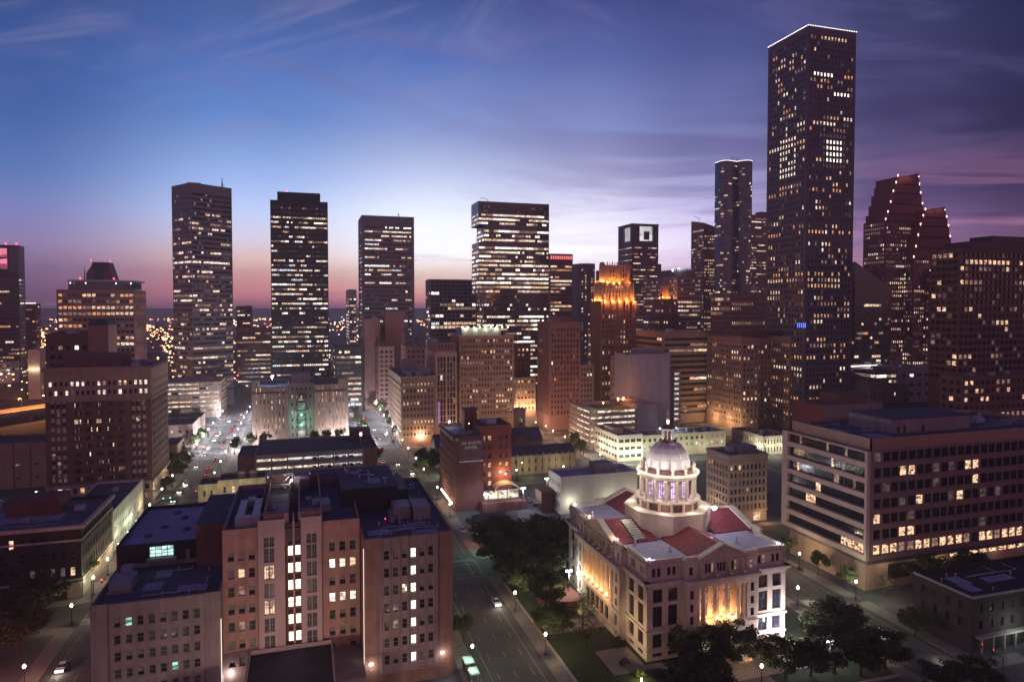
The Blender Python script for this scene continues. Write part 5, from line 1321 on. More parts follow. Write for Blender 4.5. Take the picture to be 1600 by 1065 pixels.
for i in range(11): m.box(x0 + i * (x1 - x0) / 10 - .25 - ox, x0 + i * (x1 - x0) / 10 + .25 - ox, y0 - .55 - oy, y0 - .01 - oy, 0, 10.3)
m.build('buttress', 'tan_stone', rm)
for i in (-9, 7): lamp_obj(rm, (i, -13, 4.5), 700, (1, .95, .45), .4, 'yard_lamp')

# church
rm = bld('brick church with a square cross-topped bell tower and slate gabled roof', (98, 131, 333, 375), 'church', 'church')
ox, oy, _ = rm.location
def gabled(root, x0, x1, y0, y1, hw, hr, axis, wall, roofm, nm='nave_wall'):
    ox, oy, _ = root.location; a, b_, c, d = x0 - ox, x1 - ox, y0 - oy, y1 - oy
    m = MB()
    m.box(a, b_, c, d, 0, hw)
    if axis == 'x':
        ym = (c + d) / 2
        for x in (a, b_): m.face([(x, c, hw), (x, d, hw), (x, ym, hr - .3)])
        m.build(nm, wall, root); m = MB()
        for yy in (c - .5, d + .5):
            m.face([(a - .5, yy, hw - .3), (b_ + .5, yy, hw - .3), (b_ + .5, ym, hr), (a - .5, ym, hr)])
    else:
        xm = (a + b_) / 2
        for y in (c, d): m.face([(a, y, hw), (b_, y, hw), (xm, y, hr - .3)])
        m.build(nm, wall, root); m = MB()
        for xx in (a - .5, b_ + .5):
            m.face([(xx, c - .5, hw - .3), (xx, d + .5, hw - .3), (xm, d + .5, hr), (xm, c - .5, hr)])
    m.build('gabled_roof', roofm, root)
gabled(rm, 96, 126, 350, 366, 9, 15, 'x', 'brown_brick', 'slate')
gabled(rm, 106, 117, 343, 368, 9, 14, 'y', 'brown_brick', 'slate', 'transept_wall')
m = MB(); m.box(116 - ox, 121.6 - ox, 366.5 - oy, 372 - oy, 0, 24); m.box(115.7 - ox, 121.9 - ox, 366.2 - oy, 372.3 - oy, 22.5, 23.2); m.build('bell_tower', 'rose_stone', rm)
m = MB(); m.box(118 - ox, 119.6 - ox, 366.4 - oy, 366.49 - oy, 15, 19); m.lathe([(.8, 0), (.8, .1)], 12, 118.8 - ox, 366.45 - oy); m.build('belfry_louvre', 'glass_dark', rm)
m = MB(); m.tube((118.8 - ox, 369 - oy, 24), (118.8 - ox, 369 - oy, 27.2), .14); m.tube((118 - ox, 369 - oy, 26.3), (119.6 - ox, 369 - oy, 26.3), .14); m.build('cross', 'grey_metal', rm)
rm = bld('pair of pale gabled parish halls beside the main street', (62, 80, 322, 352), 'parish_hall', 'building')
gabled(rm, 64, 82, 338, 350, 11, 16.5, 'x', 'pale_panel', 'slate', 'hall_wall'); gabled(rm, 66, 78, 320, 338, 9, 13.5, 'y', 'yellow_plaster', 'slate', 'hall_wall')
m = MB(); ox, oy, _ = rm.location
for y in (322, 326, 330, 334):
    m.box(65.9 - ox, 65.99 - ox, y - oy, y + 1 - oy, 2, 4.6); m.box(65.9 - ox, 65.99 - ox, y - oy, y + 1 - oy, 5.4, 7.6)
for x in (68, 71.5, 75): m.box(x - ox, x + 1.1 - ox, 319.9 - oy, 319.99 - oy, 2.5, 6.5)
m.build('window', 'glass_dim', rm)
lamp_obj(rm, (-9, -14, 4), 900, (.7, 1, .7), .4, 'yard_lamp')

# restaurant with arched canvas roof and the dark roofed bar
rm = bld('low brick restaurant with arched tan canvas roof and a glowing open front', (68.4, 86.1, 263, 278), 'restaurant', 'restaurant')
ox, oy, _ = rm.location
m = MB(); m.box(67.5 - ox, 86 - ox, 258 - oy, 262 - oy, 0, 4); m.box(67.5 - ox, 68 - ox, 262 - oy, 276 - oy, 0, 4); m.box(85.5 - ox, 86 - ox, 262 - oy, 276 - oy, 0, 4); m.build('brick_wall', 'dark_red_brick', rm)
m = MB(); m.box(68.05 - ox, 85.45 - ox, 266 - oy, 266.3 - oy, 3.4, 6.6); bw = m.build('lit_opening', 'lit_deck', rm)
m = MB()
for x in (68.3, 72, 76.2, 80.2, 85.2): m.box(x - .15 - ox, x + .15 - ox, 265.6 - oy, 265.9 - oy, 3.4, 6.9)
m.box(68.05 - ox, 85.45 - ox, 262.1 - oy, 275.9 - oy, 3.2, 3.39); m.build('post', 'dark_frame', rm)
for (a, b_) in ((68.2, 74), (74.2, 85.3)):
    m = MB(); n = 12; hh = 3.0 if b_ - a > 8 else 1.2
    for i in range(n):
        t0, t1 = math.pi * i / n, math.pi * (i + 1) / n; cx_, rr = (a + b_) / 2 - ox, (b_ - a) / 2
        p = lambda t, y, o=0: (cx_ - (rr + o) * math.cos(t), y, 6.6 + (hh + o) * math.sin(t))
        m.face([p(t0, 263.5 - oy), p(t1, 263.5 - oy), p(t1, 275.5 - oy), p(t0, 275.5 - oy)])
        m.face([p(t0, 263.5 - oy), p(t1, 263.5 - oy), p(t1, 263.5 - oy, .22), p(t0, 263.5 - oy, .22)])
        m.face([p(t0, 263.5 - oy, .22), p(t1, 263.5 - oy, .22), p(t1, 275.5 - oy, .22), p(t0, 275.5 - oy, .22)])
    smooth(m.build('canvas_vault', 'tent_fabric' if hh > 2 else 'slate', rm))
lamp_obj(rm, (2, -5, 5), 260, (1, .75, .45), .3, 'restaurant_light'); lamp_obj(rm, (2, -3, 13), 1500, (1, .7, .4), .3, 'restaurant_light')  # upper lamp hangs unseen in the air, added to brighten the canvas
rm = bld('low corner bar with a dark hipped roof and red lights on its side wall', (56.5, 75, 219.6, 235.8), 'bar_building', 'building')
ox, oy, _ = rm.location
vol(rm, (57.5, 70, 220.5, 234.5), style(fh=3.4, bw=2.6, ww=.42, wh=.6, side=.8, top=.5, base=.4, p=.3, wall='dark_red_brick', rv=.25, frame='sash', pal=(('lit_red', 2), ('lit_dim', 3))), 0, 7, 'FL', 5, roofed=False)
m = MB(); A = [(56.5 - ox, 219.6 - oy), (71 - ox, 219.6 - oy), (75 - ox, 235.8 - oy), (57 - ox, 235.8 - oy)]; c_ = [(60 - ox, 225 - oy), (68 - ox, 225 - oy), (69 - ox, 231 - oy), (60 - ox, 231 - oy)]
for i in range(4):
    j = (i + 1) % 4; m.face([A[i] + (7,), A[j] + (7,), c_[j] + (9,), c_[i] + (9,)])
m.face([q + (9,) for q in c_]); m.face([q + (7,) for q in A]); m.build('hipped_roof', 'slate', rm)
m = MB()
for i in range(3):
    for j in range(3): m.lathe([(.05, 0), (.16, .1), (.16, .35), (.05, .5)], 6, 57.2 - ox, 222 + 2.6 * i - oy, 0) if False else m.box(57.15 - ox, 57.4 - ox, 222 + 3 * i - oy, 222.3 + 3 * i - oy, 1.5 + 2 * j, 1.9 + 2 * j)
m.build('string_lights', 'signal_red', rm); lamp_obj(rm, (-11.5, -2, 3.5), 260, (1, .35, .25), .3, 'porch_lamp')
part_box(rm, 'rear_shed', 'grey_plaster', 71, 75, 224, 233, 0, 3.4)

# buildings right of the hotel
rm = T('m26', 'low building with a red painted side and pale cornice front, behind the banded office', style(fh=4.5, bw=3.6, ww=.36, wh=.4, sill=.3, side=2, top=6.5, base=12, p=.08, wall='mauve_panel', rv=.3, frame='sash', pal=WARM), 'F', name='warehouse', cat='warehouse', units=4, box=(280.6, 324, 310.9, 334, 26.9))
surf('maroon_paint', (.15, .025, .035), .8, .2, .3, .2); part_box(rm, 'painted_wall', 'maroon_paint', 280.3, 280.58, 310.9, 334, 0, 26.8)
part_box(rm, 'penthouse', 'brown_brick', 296, 318, 316, 330, 26, 31.5)
T('m26w', 'pale building with small paired windows and a gabled parapet, behind the maroon-sided one', style(fh=4.4, bw=4.2, ww=.26, wh=.42, side=1.5, top=3, base=8, p=.02, wall='mauve_panel', rv=.25, zv=10), 'FL', name='warehouse', cat='warehouse', units=2, pent=(.05, .6, .2, .8, 3))
rm = bld('tiled hip-roofed stucco building behind the pale warehouse', (352, 384, 385, 405), 'tile_roofed_building', 'building')
vol(rm, (352, 384, 385, 405), style(fh=4, bw=4, ww=.3, wh=.4, top=2, base=10, p=.1, wall='tan_stone', zv=10), 0, 32, 'FL', 6, roofed=False)
m = MB(); frus(m, 17, 11.5, 31.5, 36.5, .45); m.build('hip_roof', 'terracotta', rm)
rm = T('m26g', 'wide pale concrete building with white lights on its roof edge, below the slanted black tower', style(fh=6, bw=6, ww=.2, wh=.25, top=8, base=12, p=.3, wall='grey_plaster', zv=18), 'FL', name='concrete_hall', cat='building', units=3, box=(412.3, 470, 437.7, 460, 34))
lamp_obj(rm, (0, -14, 38), 7000, (1, .9, .85), .6, 'roof_floodlight'); b = MB(); b.box(-24, 8, -11.6, -11.3, 34.2, 35); b.build('roof_light_line', 'crown_line', rm)
rm = T('m26h', 'stepped concrete car ramp building at the right, one bay brightly lit', style(fh=7, bw=7, ww=.5, wh=.3, top=2, base=12, p=.0, wall='grey_plaster', zv=15, pick=lambda k, r, c, n, rng: 'lit_bright' if r == n - 1 and c == 2 else 'glass_dark'), 'FL', name='concrete_hall', cat='building', units=2, box=(430, 470, 405, 425, 36))
T('m26', 'low dark flat-roofed shop block right of the pale warehouse', style(fh=4, bw=5, ww=.3, wh=.4, top=3, base=3, p=.25, wall='brown_brick', pal=WARM), 'FL', name='shop_block', units=5, box=(330, 368, 300, 330, 18), seed=71)
T('m26', 'low tan flat-roofed shop block with a lit side, at the right edge', style(fh=4, bw=6, ww=.2, wh=.3, top=4, base=3, p=.1, wall='tan_stone', pal=WARM), 'FL', name='shop_block', units=5, box=(300, 352, 228, 262, 22), seed=72)
T('m26', 'flat brown roofed annex behind the banded office roof', style(fh=4, bw=6, ww=.2, wh=.3, top=4, base=3, p=.15, wall='brown_brick', pal=WARM), 'FL', name='shop_block', units=4, box=(262, 292, 262, 290, 20), seed=73)

# ------------------------------------------------------------------ large banded office, right foreground
x0, x1, y0, y1, h = 154.0, 238.0, 151.5, 187.2, 45.0
rm = bld('huge seven-storey office building with overhanging banded floors, right foreground', (x0, x1, y0, y1), 'banded_office_building', 'building')
ox, oy, _ = rm.location
zb, zt = 10.2, 41.4; fh = (zt - zb) / 7.0
rowsF = [(zb + i * fh + 1.5, zb + (i + 1) * fh - .25) for i in range(7)]
colsF = []; x = 1.0
k = 0
while x < x1 - x0 - 3.2:
    colsF.append((x + .18, x + 2.86)); x += 3.0
    k += 1
    if k % 3 == 1: x += .35
def ofp(k, r, c, n, rng):
    if k == 'F':
        if r == 0: return 'lit_office' if rng.random() < .62 else ('lit_dim' if rng.random() < .6 else 'glass_dim')
        if (r, c) in ((5, 3), (5, 4), (2, 0), (1, 3), (1, 4), (3, 5), (5, 11), (4, 12), (5, 12), (3, 10)): return 'lit_office'
        return 'glass_dark' if rng.random() < .93 else 'lit_faint'
    return None
SO = style(wall='grid_panel', rv=.3, frame='dsash', keep=100, pick=ofp, mode='punch')
vol(rm, (x0, x1, y0, y1), SO, zb, zt, 'F', 18, rows={'F': rowsF}, cols={'F': colsF}, part='front_wall', roofname='ledge_roof')
# left side: continuous dark ribbons behind projecting slabs
D = y1 - y0
for i in range(7):
    za, zc = rowsF[i]
    m = MB(); sl = {}
    rng = random.Random(90 + i); n = 30
    m.face([(x0 - .02 - ox, y0 + 1 - oy, za), (x0 - .02 - ox, y1 - 2.5 - oy, za), (x0 - .02 - ox, y1 - 2.5 - oy, zc), (x0 - .02 - ox, y0 + 1 - oy, zc)], sl.setdefault('dark_frame', 0))
    on = {0: range(1, 9), 6: [], 1: (), 2: range(19, 23), 3: range(17, 19), 4: (26,), 5: (12,)}.get(i, ())
    for q in range(n):
        a, b_ = y0 + 1.1 + q * (D - 3.7) / n, y0 + 1.1 + (q + 1) * (D - 3.7) / n - .12
        mt = 'lit_office' if q in on else ('lit_dim' if rng.random() < .03 else 'glass_dark')
        m.face([(x0 - .06 - ox, a - oy, za + .1), (x0 - .06 - ox, b_ - oy, za + .1), (x0 - .06 - ox, b_ - oy, zc - .05), (x0 - .06 - ox, a - oy, zc - .05)], sl.setdefault(mt, len(sl)))
    m.build('window_band', [a_ for a_, _ in sorted(sl.items(), key=lambda q_: q_[1])], rm)
    m = MB(); zs = zb + i * fh
    m.box(x0 - 1.3 - ox, x0 - .08 - ox, y0 - oy, y1 - oy, zs, zs + 1.5)
    for q in range(9): m.box(x0 - 1.36 - ox, x0 - 1.3 - ox, y0 + q * D / 8.2 - .05 - oy, y0 + q * D / 8.2 + .05 - oy, zs, zs + 1.5)
    m.build('floor_slab', 'pale_panel', rm)
m = MB(); m.box(x0 - 1.3 - ox, x0 - .08 - ox, y0 - oy, y1 - oy, zt - .2, zt + .3)
m.box(x0 - 1.25 - ox, x0 - .1 - ox, y0 + .02 - oy, y0 + .9 - oy, zb, zt - .2); m.box(x0 - 1.25 - ox, x0 - .1 - ox, y1 - 2.6 - oy, y1 - .05 - oy, zb, zt - .2); m.build('corner_pier', 'pale_panel', rm)
m = MB()
for c_ in range(0, 26): m.box(x0 + 1.0 + c_ * 3.117 - .16 - ox, x0 + 1.0 + c_ * 3.117 + .16 - ox, y0 - .15 - oy, y0 - .01 - oy, zb, zt)
for i in range(8): m.box(x0 - ox, x1 - ox, y0 - .12 - oy, y0 - .011 - oy, zb + i * fh - .0, zb + i * fh + (1.3 if i < 7 else .4))
m.build('facade_grid', 'grid_panel', rm)
m = MB(); a, b_, c, d = x0 + 1.5 - ox, x1 - 1 - ox, y0 + 1.5 - oy, y1 - 1.5 - oy
for (p, q) in (((a, c), (b_, c)), ((a, d), (b_, d)), ((a, c), (a, d)), ((b_, c), (b_, d))):
    m.box(min(p[0], q[0]) - .2, max(p[0], q[0]) + .2, min(p[1], q[1]) - .2, max(p[1], q[1]) + .2, zt - .3, h)
m.build('roof_screen_wall', 'tan_brick', rm)
m = MB(); m.face([(a, c, h - 1.2), (b_, c, h - 1.2), (b_, d, h - 1.2), (a, d, h - 1.2)]); m.build('roof', 'roof_membrane', rm)
part_box(rm, 'penthouse', 'grey_plaster', x0 + 18, x0 + 50, y0 + 10, y0 + 27, h - 1.5, h + 3.2); part_box(rm, 'penthouse_roof', 'roof_membrane', x0 + 17.8, x0 + 50.2, y0 + 9.8, y0 + 27.2, h + 3.2, h + 3.45)
m = MB()
for i, x in enumerate((x0 + 20, x0 + 22.5, x0 + 30)): m.box(x - ox, x + .9 - ox, y0 + 9.85 - oy, y0 + 9.99 - oy, h - .9, h + 1.2)
m.build('penthouse_door', 'dark_frame', rm)
roof_units(rm, x0 + 52, x0 + 80, y0 + 4, y1 - 4, h - 1.2, 4, 9)
bs = MB(); bs.box(x0 + 1.5 - ox, x1 - 5 - ox, y0 + 3 - oy, y1 - 1 - oy, 0, 8.6); bs.build('ground_storey', 'tan_brick', rm)
bs = MB(); bs.box(x0 + .4 - ox, x1 - 2 - ox, y0 + 1 - oy, y1 - .5 - oy, 8.6, 10.15); bs.build('soffit', 'dark_granite', rm)
m = MB(); m.box(x0 + 10 - ox, x0 + 20 - ox, y0 + 2.85 - oy, y0 + 2.98 - oy, 2.6, 7); m.build('garage_opening', 'dark_frame', rm)
m = MB()
for i in range(8): m.box(x0 + 34 + i * 4 - ox, x0 + 37 + i * 4 - ox, y0 + 2.85 - oy, y0 + 2.98 - oy, 6.6, 7.9)
m.build('lobby_window', 'lit_office', rm)
m = MB()
for i in range(6): m.box(x0 + 8 + i * 11 - ox, x0 + 8.5 + i * 11 - ox, y0 + 1.6 - oy, y0 + 2.1 - oy, 8.45, 8.6)
m.build('soffit_light', 'lamp_warm', rm)
for i in range(3): lamp_obj(rm, (x0 + 8 + 22 * i - ox, y0 + 1.0 - oy, 8), 160, (1, .7, .5), .2, 'soffit_lamp')
lamp_obj(rm, (x0 + 1 - ox, y0 - 6 - oy, 6), 600, (1, .72, .45), .4, 'street_glow')

roof_stuff(rm, x0 + 2, x0 + 17, y0 + 3, y1 - 3, h - 1.2, 3, 4, 3); roof_stuff(rm, x0 + 51, x0 + 80, y0 + 3, y1 - 3, h - 1.2, 4, 5, 4)
# dark corner block, right foreground
x0, x1, y0, y1, h = 150.5, 196, 104, 134, 13.8
x0, y0 = 151.8, 120.8 - 2
rm = bld('dark flat-roofed corner block in the bottom right with lit shopfronts', (x0, x1 - 4, 100, y1), 'corner_shop_building', 'building')
vol(rm, (x0, x1 - 4, y0, y0 + 16), style(fh=4.2, bw=3.4, ww=.34, wh=.5, side=1.2, top=1.4, base=4.6, p=.02, wall='unlit_brick', rv=.25, roof='roof_membrane_dark'), 0, h, 'FL', 27)
ox, oy, _ = rm.location; m = MB()
for i in range(9):
    m.box(x0 + 2 + i * 3.6 - ox, x0 + 2.35 + i * 3.6 - ox, y0 - 1.2 - oy, y0 - .9 - oy, 0, 3.8)
m.box(x0 + 1 - ox, x1 - 5 - ox, y0 - 1.4 - oy, y0 - .02 - oy, 3.8, 4.2); m.build('arcade', 'concrete', rm)
m = MB()
for i in range(8): m.box(x0 + 2.6 + i * 3.6 - ox, x0 + 5.2 + i * 3.6 - ox, y0 - .06 - oy, y0 - .02 - oy, .8, 3.4)
m.build('shop_window', 'glass_green', rm)
m = MB(); m.box(x0 - .3 - ox, x1 - 3.7 - ox, y0 - .3 - oy, y0 - .01 - oy, h - .5, h + .05); m.box(x0 - .3 - ox, x0 - .01 - ox, y0 - oy, y0 + 16 - oy, h - .5, h + .05); m.build('coping', 'grey_metal', rm); roof_stuff(rm, x0 + 1, x1 - 5, y0 + 1, y0 + 15, h - .9, 8, 4, 3)

# ------------------------------------------------------------------ left foreground
x0, x1, y0, y1, h = -130, -61.4, 217.7, 249.7, 20.9
rm = bld('old dark brick corner building with a pale projecting cornice, left foreground', (x0, x1, y0, y1), 'brick_corner_building', 'building')
def blp(k, r, c, n, rng): return 'lit_office' if k == 'F' and rng.random() < .1 else None
vol(rm, (x0, x1, y0, y1), style(fh=4.0, bw=2.5, ww=.5, wh=.56, side=1.0, top=2.2, base=5.2, p=.05, wall='unlit_brick', rv=.4, frame='sash', pal=WARM, pick=blp), 0, h, 'FR', 28)
ox, oy, _ = rm.location; m = MB()
for z, t, hh in ((h - .9, 1.1, .9), (h - 4.6, .4, .5), (5.0, .4, .5)): m.box(x0 - ox, x1 + t - ox, y0 - t - oy, y0 - .01 - oy, z, z + hh); m.box(x1 + .01 - ox, x1 + t - ox, y0 - oy, y1 - oy, z, z + hh)
m.build('cornice', 'cream_stone', rm)
m = MB(); m.box(x1 - 3.6 - ox, x1 - .1 - ox, y0 - .3 - oy, y0 - .02 - oy, 0, 4.4); m.box(x1 + .02 - ox, x1 + .3 - ox, y0 - oy, y1 - .5 - oy, 0, 4.4); m.build('stone_base', 'cream_stone', rm)
part_box(rm, 'penthouse', 'dark_red_brick', x1 - 24, x1 - 10, y0 + 16, y0 + 26, h - 1, h + 4); roof_units(rm, -118, x1, y0 + 3, y1, h - .9, 9, 31); roof_stuff(rm, -118, x1 - 2, y0 + 3, y1 - 2, h - .9, 6, 6, 5)
for i, (a, c) in enumerate(((x1 + 3.2, y1 - 8), (x1 + 3.2, y0 + 8))): lamp_obj(rm, (a - ox, c - oy, 5), 500, (1, .75, .5), .3, 'street_glow')
x0, x1, y0, y1, h = -78, -62.0, 268, 298, 11.2
rm = T('m29', 'small white-walled building with a violet roof behind the dark brick corner building', style(fh=3.6, bw=2.2, ww=.4, wh=.55, side=.8, top=1, base=1, p=.02, wall='white_paint', rv=.25, frame='sash'), 'FR', name='white_building', units=2, box=(x0, x1, y0 - 14, y1, h + 3))
lamp_obj(rm, (10, 2, 5), 700, (.75, 1, .75), .3, 'street_glow')
rm = T('m29b', 'long plain brown hall with ribbed walls beside the orange-lit highway', style(fh=8, bw=8, ww=.24, wh=.1, side=1, top=6, base=3, p=.3, wall='rose_stone', pal=(('lit_dim', 1),)), 'FR', name='warehouse', cat='warehouse', units=3, box=(-160, -113, 357, 380, 21))
m = MB()
for i in range(8): m.box(-160 + i * 6.6 - rm.location[0], -159.6 + i * 6.6 - rm.location[0], 356.7 - rm.location[1], 356.98 - rm.location[1], 0, 20.5)
m.build('wall_rib', 'brown_brick', rm)
rm = T('m29b', 'low tan market building beside the left street, lit from the kerb', style(fh=4.2, bw=4, ww=.3, wh=.4, side=1, top=2, base=2, p=.15, wall='tan_stone', pal=WARM), 'FR', name='market_building', units=3, box=(-92, -62, 374, 394, 13), seed=4)
T('m29b', 'low cream shop building at the next corner up the left street', style(fh=4.2, bw=4, ww=.35, wh=.4, side=1, top=2, base=2, p=.25, wall='pale_panel', pal=WARM), 'FR', name='market_building', units=3, box=(-108, -62, 424, 452, 15), seed=5)
T('m29b', 'flat brown shop building behind the cream shop building on the left street', style(fh=4.2, bw=4, ww=.35, wh=.4, side=1, top=2, base=2, p=.25, wall='brown_brick', pal=WARM), 'FR', name='market_building', units=3, box=(-130, -64, 465, 490, 12), seed=6)
# left corner roof at the bottom edge
rm = bld('low wall-edged flat roof at the bottom left edge', (-110, -74, 150, 190), 'low_building', 'building')
vol(rm, (-112, -76, 166, 190), style(base=99, wall='grey_plaster', roof='roof_membrane_dark'), 0, 9, '', 7)

# infill blocks between the near streets and the towers
rng = random.Random(77)
INF = [(-36, 22, 516, 552, 22, 'brown_brick', 'dark red wedge of shops behind the slit-window block'),
       (-40, 30, 612, 650, 16, 'tan_stone', 'low tan block at the foot of the black tower'),
       (88, 128, 515, 560, 34, 'rose_stone', 'plain rose office block left of the brown skyscraper'),
       (140, 150, 560, 600, 40, 'mid_granite', 'grey slab showing between the grid block and the street'),
       (255, 300, 470, 500, 46, 'brown_brick', 'brown block behind the tan louvred office'),
       (232, 262, 500, 530, 62, 'tan_brick', 'tan slab right of the gold-crowned tower base'),
       (300, 330, 425, 455, 55, 'rose_stone', 'rose block behind the brick hotel roof'),
       (-140, -105, 610, 650, 18, 'tan_stone', 'tan shed below the canopied office block'),
       (-60, -20, 760, 800, 30, 'rose_stone', 'rose block seen past the black tower'),
       (30, 60, 780, 820, 34, 'mid_granite', 'grey block seen between the black and framed towers'),
       (100, 135, 700, 740, 40, 'brown_brick', 'brown block seen past the framed tower'),
       (330, 420, 330, 342, 20, 'dark_red_brick', 'dark red shop row at the right behind the flat roofs')]
for i, (a, b_, c, d, hh, wm_, lab) in enumerate(INF):
    T('inf%d' % i, lab, style(fh=4.0, mode='band', wh=.4, sill=.3, pane=2.6, side=1, top=1.5, base=4, p=.45, wall=wm_, pal=WARM), 'FL' if a > 0 else 'FR', name='office_block', cat='office block', units=2, box=(a, b_, c, d, hh), seed=100 + i)

# elevated highway at the left
rm = thing('elevated_highway', 'elevated concrete highway glowing orange under its lamps, left edge', 'highway', (-205, 560, 0), -R(35))
m = MB(); m.box(-9, 9, -90, 120, 6.2, 7.4); m.box(-9.3, -9.0, -90, 120, 6.2, 8.4); m.box(9.0, 9.3, -90, 120, 6.2, 8.4); m.build('deck', 'concrete', rm)
m = MB()
for i in range(9): m.box(-6, -4.6, -80 + 24 * i, -78.6 + 24 * i, 0, 6.2); m.box(4.6, 6, -80 + 24 * i, -78.6 + 24 * i, 0, 6.2); m.box(-8.5, 8.5, -80.2 + 24 * i, -78.4 + 24 * i, 5.2, 6.2)
m.build('pier', 'concrete', rm)
for i, y in enumerate((-24, 8, 26, 44)):
    m = MB(); m.tube((8, y, 7.4), (8, y, 17), .15, .1); m.tube((8, y, 17), (5.5, y, 17.4), .1); m.box(4.9, 5.9, y - .25, y + .25, 17.2, 17.5); m.build('lamp_post', 'grey_metal', rm)
    m = MB(); m.lathe([(.1, 16.5), (.45, 16.7), (.45, 17.1), (.1, 17.2)], 8, 5.4, y); m.build('lamp_head', 'lamp_orange', rm)
    lamp_obj(rm, (5.4, y, 16), 26000, (1, .36, .08), .4, 'highway_light')
for (x, y) in ((-150, 470), (-170, 430), (-190, 470), (-215, 500)):
    pass
# ------------------------------------------------------------------ domed courthouse
CX, CY, WX, WY = 94.85, 162.15, 38.5, 48.3
ch = thing('domed_courthouse', 'floodlit classical courthouse with red gabled roofs and a tall columned drum and dome', 'courthouse', (CX, CY, 0))
hx_, hy_ = WX / 2, WY / 2
FM = {'F': (lambda s, d: (-hx_ + s, -hy_ - d), WX, (1, 0)), 'L': (lambda s, d: (-hx_ - d, hy_ - s), WY, (0, -1)),
      'R': (lambda s, d: (hx_ + d, -hy_ + s), WY, (0, 1)), 'B': (lambda s, d: (hx_ - s, hy_ + d), WX, (-1, 0))}
def fbox(m, k, s0, s1, d0, d1, z0, z1):
    p, q = FM[k][0](s0, d0), FM[k][0](s1, d1)
    m.box(min(p[0], q[0]), max(p[0], q[0]), min(p[1], q[1]), max(p[1], q[1]), z0, z1)
wall, attic, trim, ent, pedi, wins = MB(), MB(), MB(), MB(), MB(), []
PROJ = 1.7; REC = 3.0
def seg(mb, k, s0, s1, d, z0, z1, cols, rows, rv=.45, keep=True, frame='dcross', mat=None):
    f, W, u = FM[k]
    o = f(s0, d)
    pans = facade(mb, o, u, s1 - s0, z0, z1, cols, rows, rv)
    if keep: wins.extend([(k,) + p + (frame, mat) for p in pans])
COLP = {}
for k in 'FLRB':
    f, W, u = FM[k]
    a = 9.4 if k in 'FB' else 10.9; b = 3.0 if k in 'FB' else 3.6
    lo_rows = [(1.0, 1.9), (3.1, 6.3)]
    up_rows = [(8.0, 12.9), (13.8, 16.9)]
    cend = [(a * .16, a * .16 + 2.6), (a * .59, a * .59 + 2.6)]
    for s0, s1 in ((0, a), (W - a, W)):
        seg(wall, k, s0, s1, 0, 0, 18.0, cend, lo_rows + up_rows)
        w2 = []
        for c in cend:
            for q in ((0, .55), (.85, 1.4), (1.7, 2.25)) if k in 'LR' else ((0, .95), (1.35, 2.3)): w2.append((c[0] + q[0], c[0] + q[1]))
        seg(attic, k, s0, s1, -.5, 18.0, 22.6, w2, [(19.7, 21.7)], .35, frame=None)
    for s0, s1 in ((a, a + b), (W - a - b, W - a)):
        seg(wall, k, s0, s1, PROJ, 0, 18.0, [(b * .33, b * .33 + 1.0)], [(1.0, 1.9), (3.3, 6.0), (8.3, 10.1), (11.2, 13.0), (14.2, 16.3)], frame='dsash')
        seg(attic, k, s0, s1, PROJ - .5, 18.0, 22.8, [(b * .33, b * .33 + 1.0)], [(19.7, 21.6)], .35, frame=None)
    # side returns of the projecting middle
    for s in (a, W - a):
        p, q = f(s, 0), f(s, PROJ)
        wall.face([(p[0], p[1], 0), (q[0], q[1], 0), (q[0], q[1], 18), (p[0], p[1], 18)])
        p, q = f(s, -.5), f(s, PROJ - .5)
        attic.face([(p[0], p[1], 18), (q[0], q[1], 18), (q[0], q[1], 22.8), (p[0], p[1], 22.8)])
    # portico
    pa, pb = a + b, W - a - b; PW = pb - pa
    nb = 3 if k in 'FB' else 5
    if nb == 3: cp = [.035, .15, .385, .615, .85, .965]
    else: cp = [.02, .10, .28, .46, .54, .72, .90, .98] if False else [.025, .11, .27, .425, .575, .73, .89, .975]
    wc = [.267, .5, .733] if nb == 3 else [.19, .348, .5, .652, .81]
    COLP[k] = (pa, PW, cp, wc)
    seg(wall, k, pa, pb, PROJ, 0, 7.7, [(PW * c - .9, PW * c + .9) for c in wc], [(2.2, 6.0)], .6)
    seg(wall, k, pa, pb, PROJ - REC, 7.7, 17.0, [(PW * c - 1.05, PW * c + 1.05) for c in wc], [(8.2, 12.8), (13.9, 16.3)], .3)
    for s in (pa, pb):
        p, q = f(s, PROJ - REC), f(s, PROJ)
        wall.face([(p[0], p[1], 7.7), (q[0], q[1], 7.7), (q[0], q[1], 17), (p[0], p[1], 17)])
    seg(wall, k, pa, pb, PROJ, 17.0, 18.0, [], [])
    fbox(wall, k, pa, pb, PROJ - REC, PROJ, 7.3, 7.7); fbox(wall, k, pa, pb, PROJ - REC, PROJ - .01, 17.0, 17.3)
    ac = []
    for c in wc: ac += [(PW * c - 1.25, PW * c - .5), (PW * c - .37, PW * c + .37), (PW * c + .5, PW * c + 1.25)]
    seg(attic, k, pa, pb, PROJ - .8, 18.0, 22.6, ac, [(19.7, 21.9)], .35, frame=None)
    # columns with base and capital
    for c in cp:
        x, y = f(pa + PW * c, PROJ - .75)
        m = MB()
        m.box(x - .72, x + .72, y - .72, y + .72, 7.7, 8.1); m.lathe([(.68, 8.1), (.66, 8.35), (.56, 8.45), (.56, 10), (.50, 15.9), (.52, 15.95), (.62, 16.1), (.70, 16.6)], 16, x, y)
        m.box(x - .74, x + .74, y - .74, y + .74, 16.6, 16.98)
        for sx in (-1, 1): m.lathe([(.2, 16.15), (.24, 16.3), (.2, 16.5)], 8, x + sx * .62, y)
        m.build('column', 'limestone', ch)
    # balustrade and lamp pedestals in front of the columns
    fbox(trim, k, pa, pb, PROJ - .05, PROJ + .35, 7.2, 7.75)
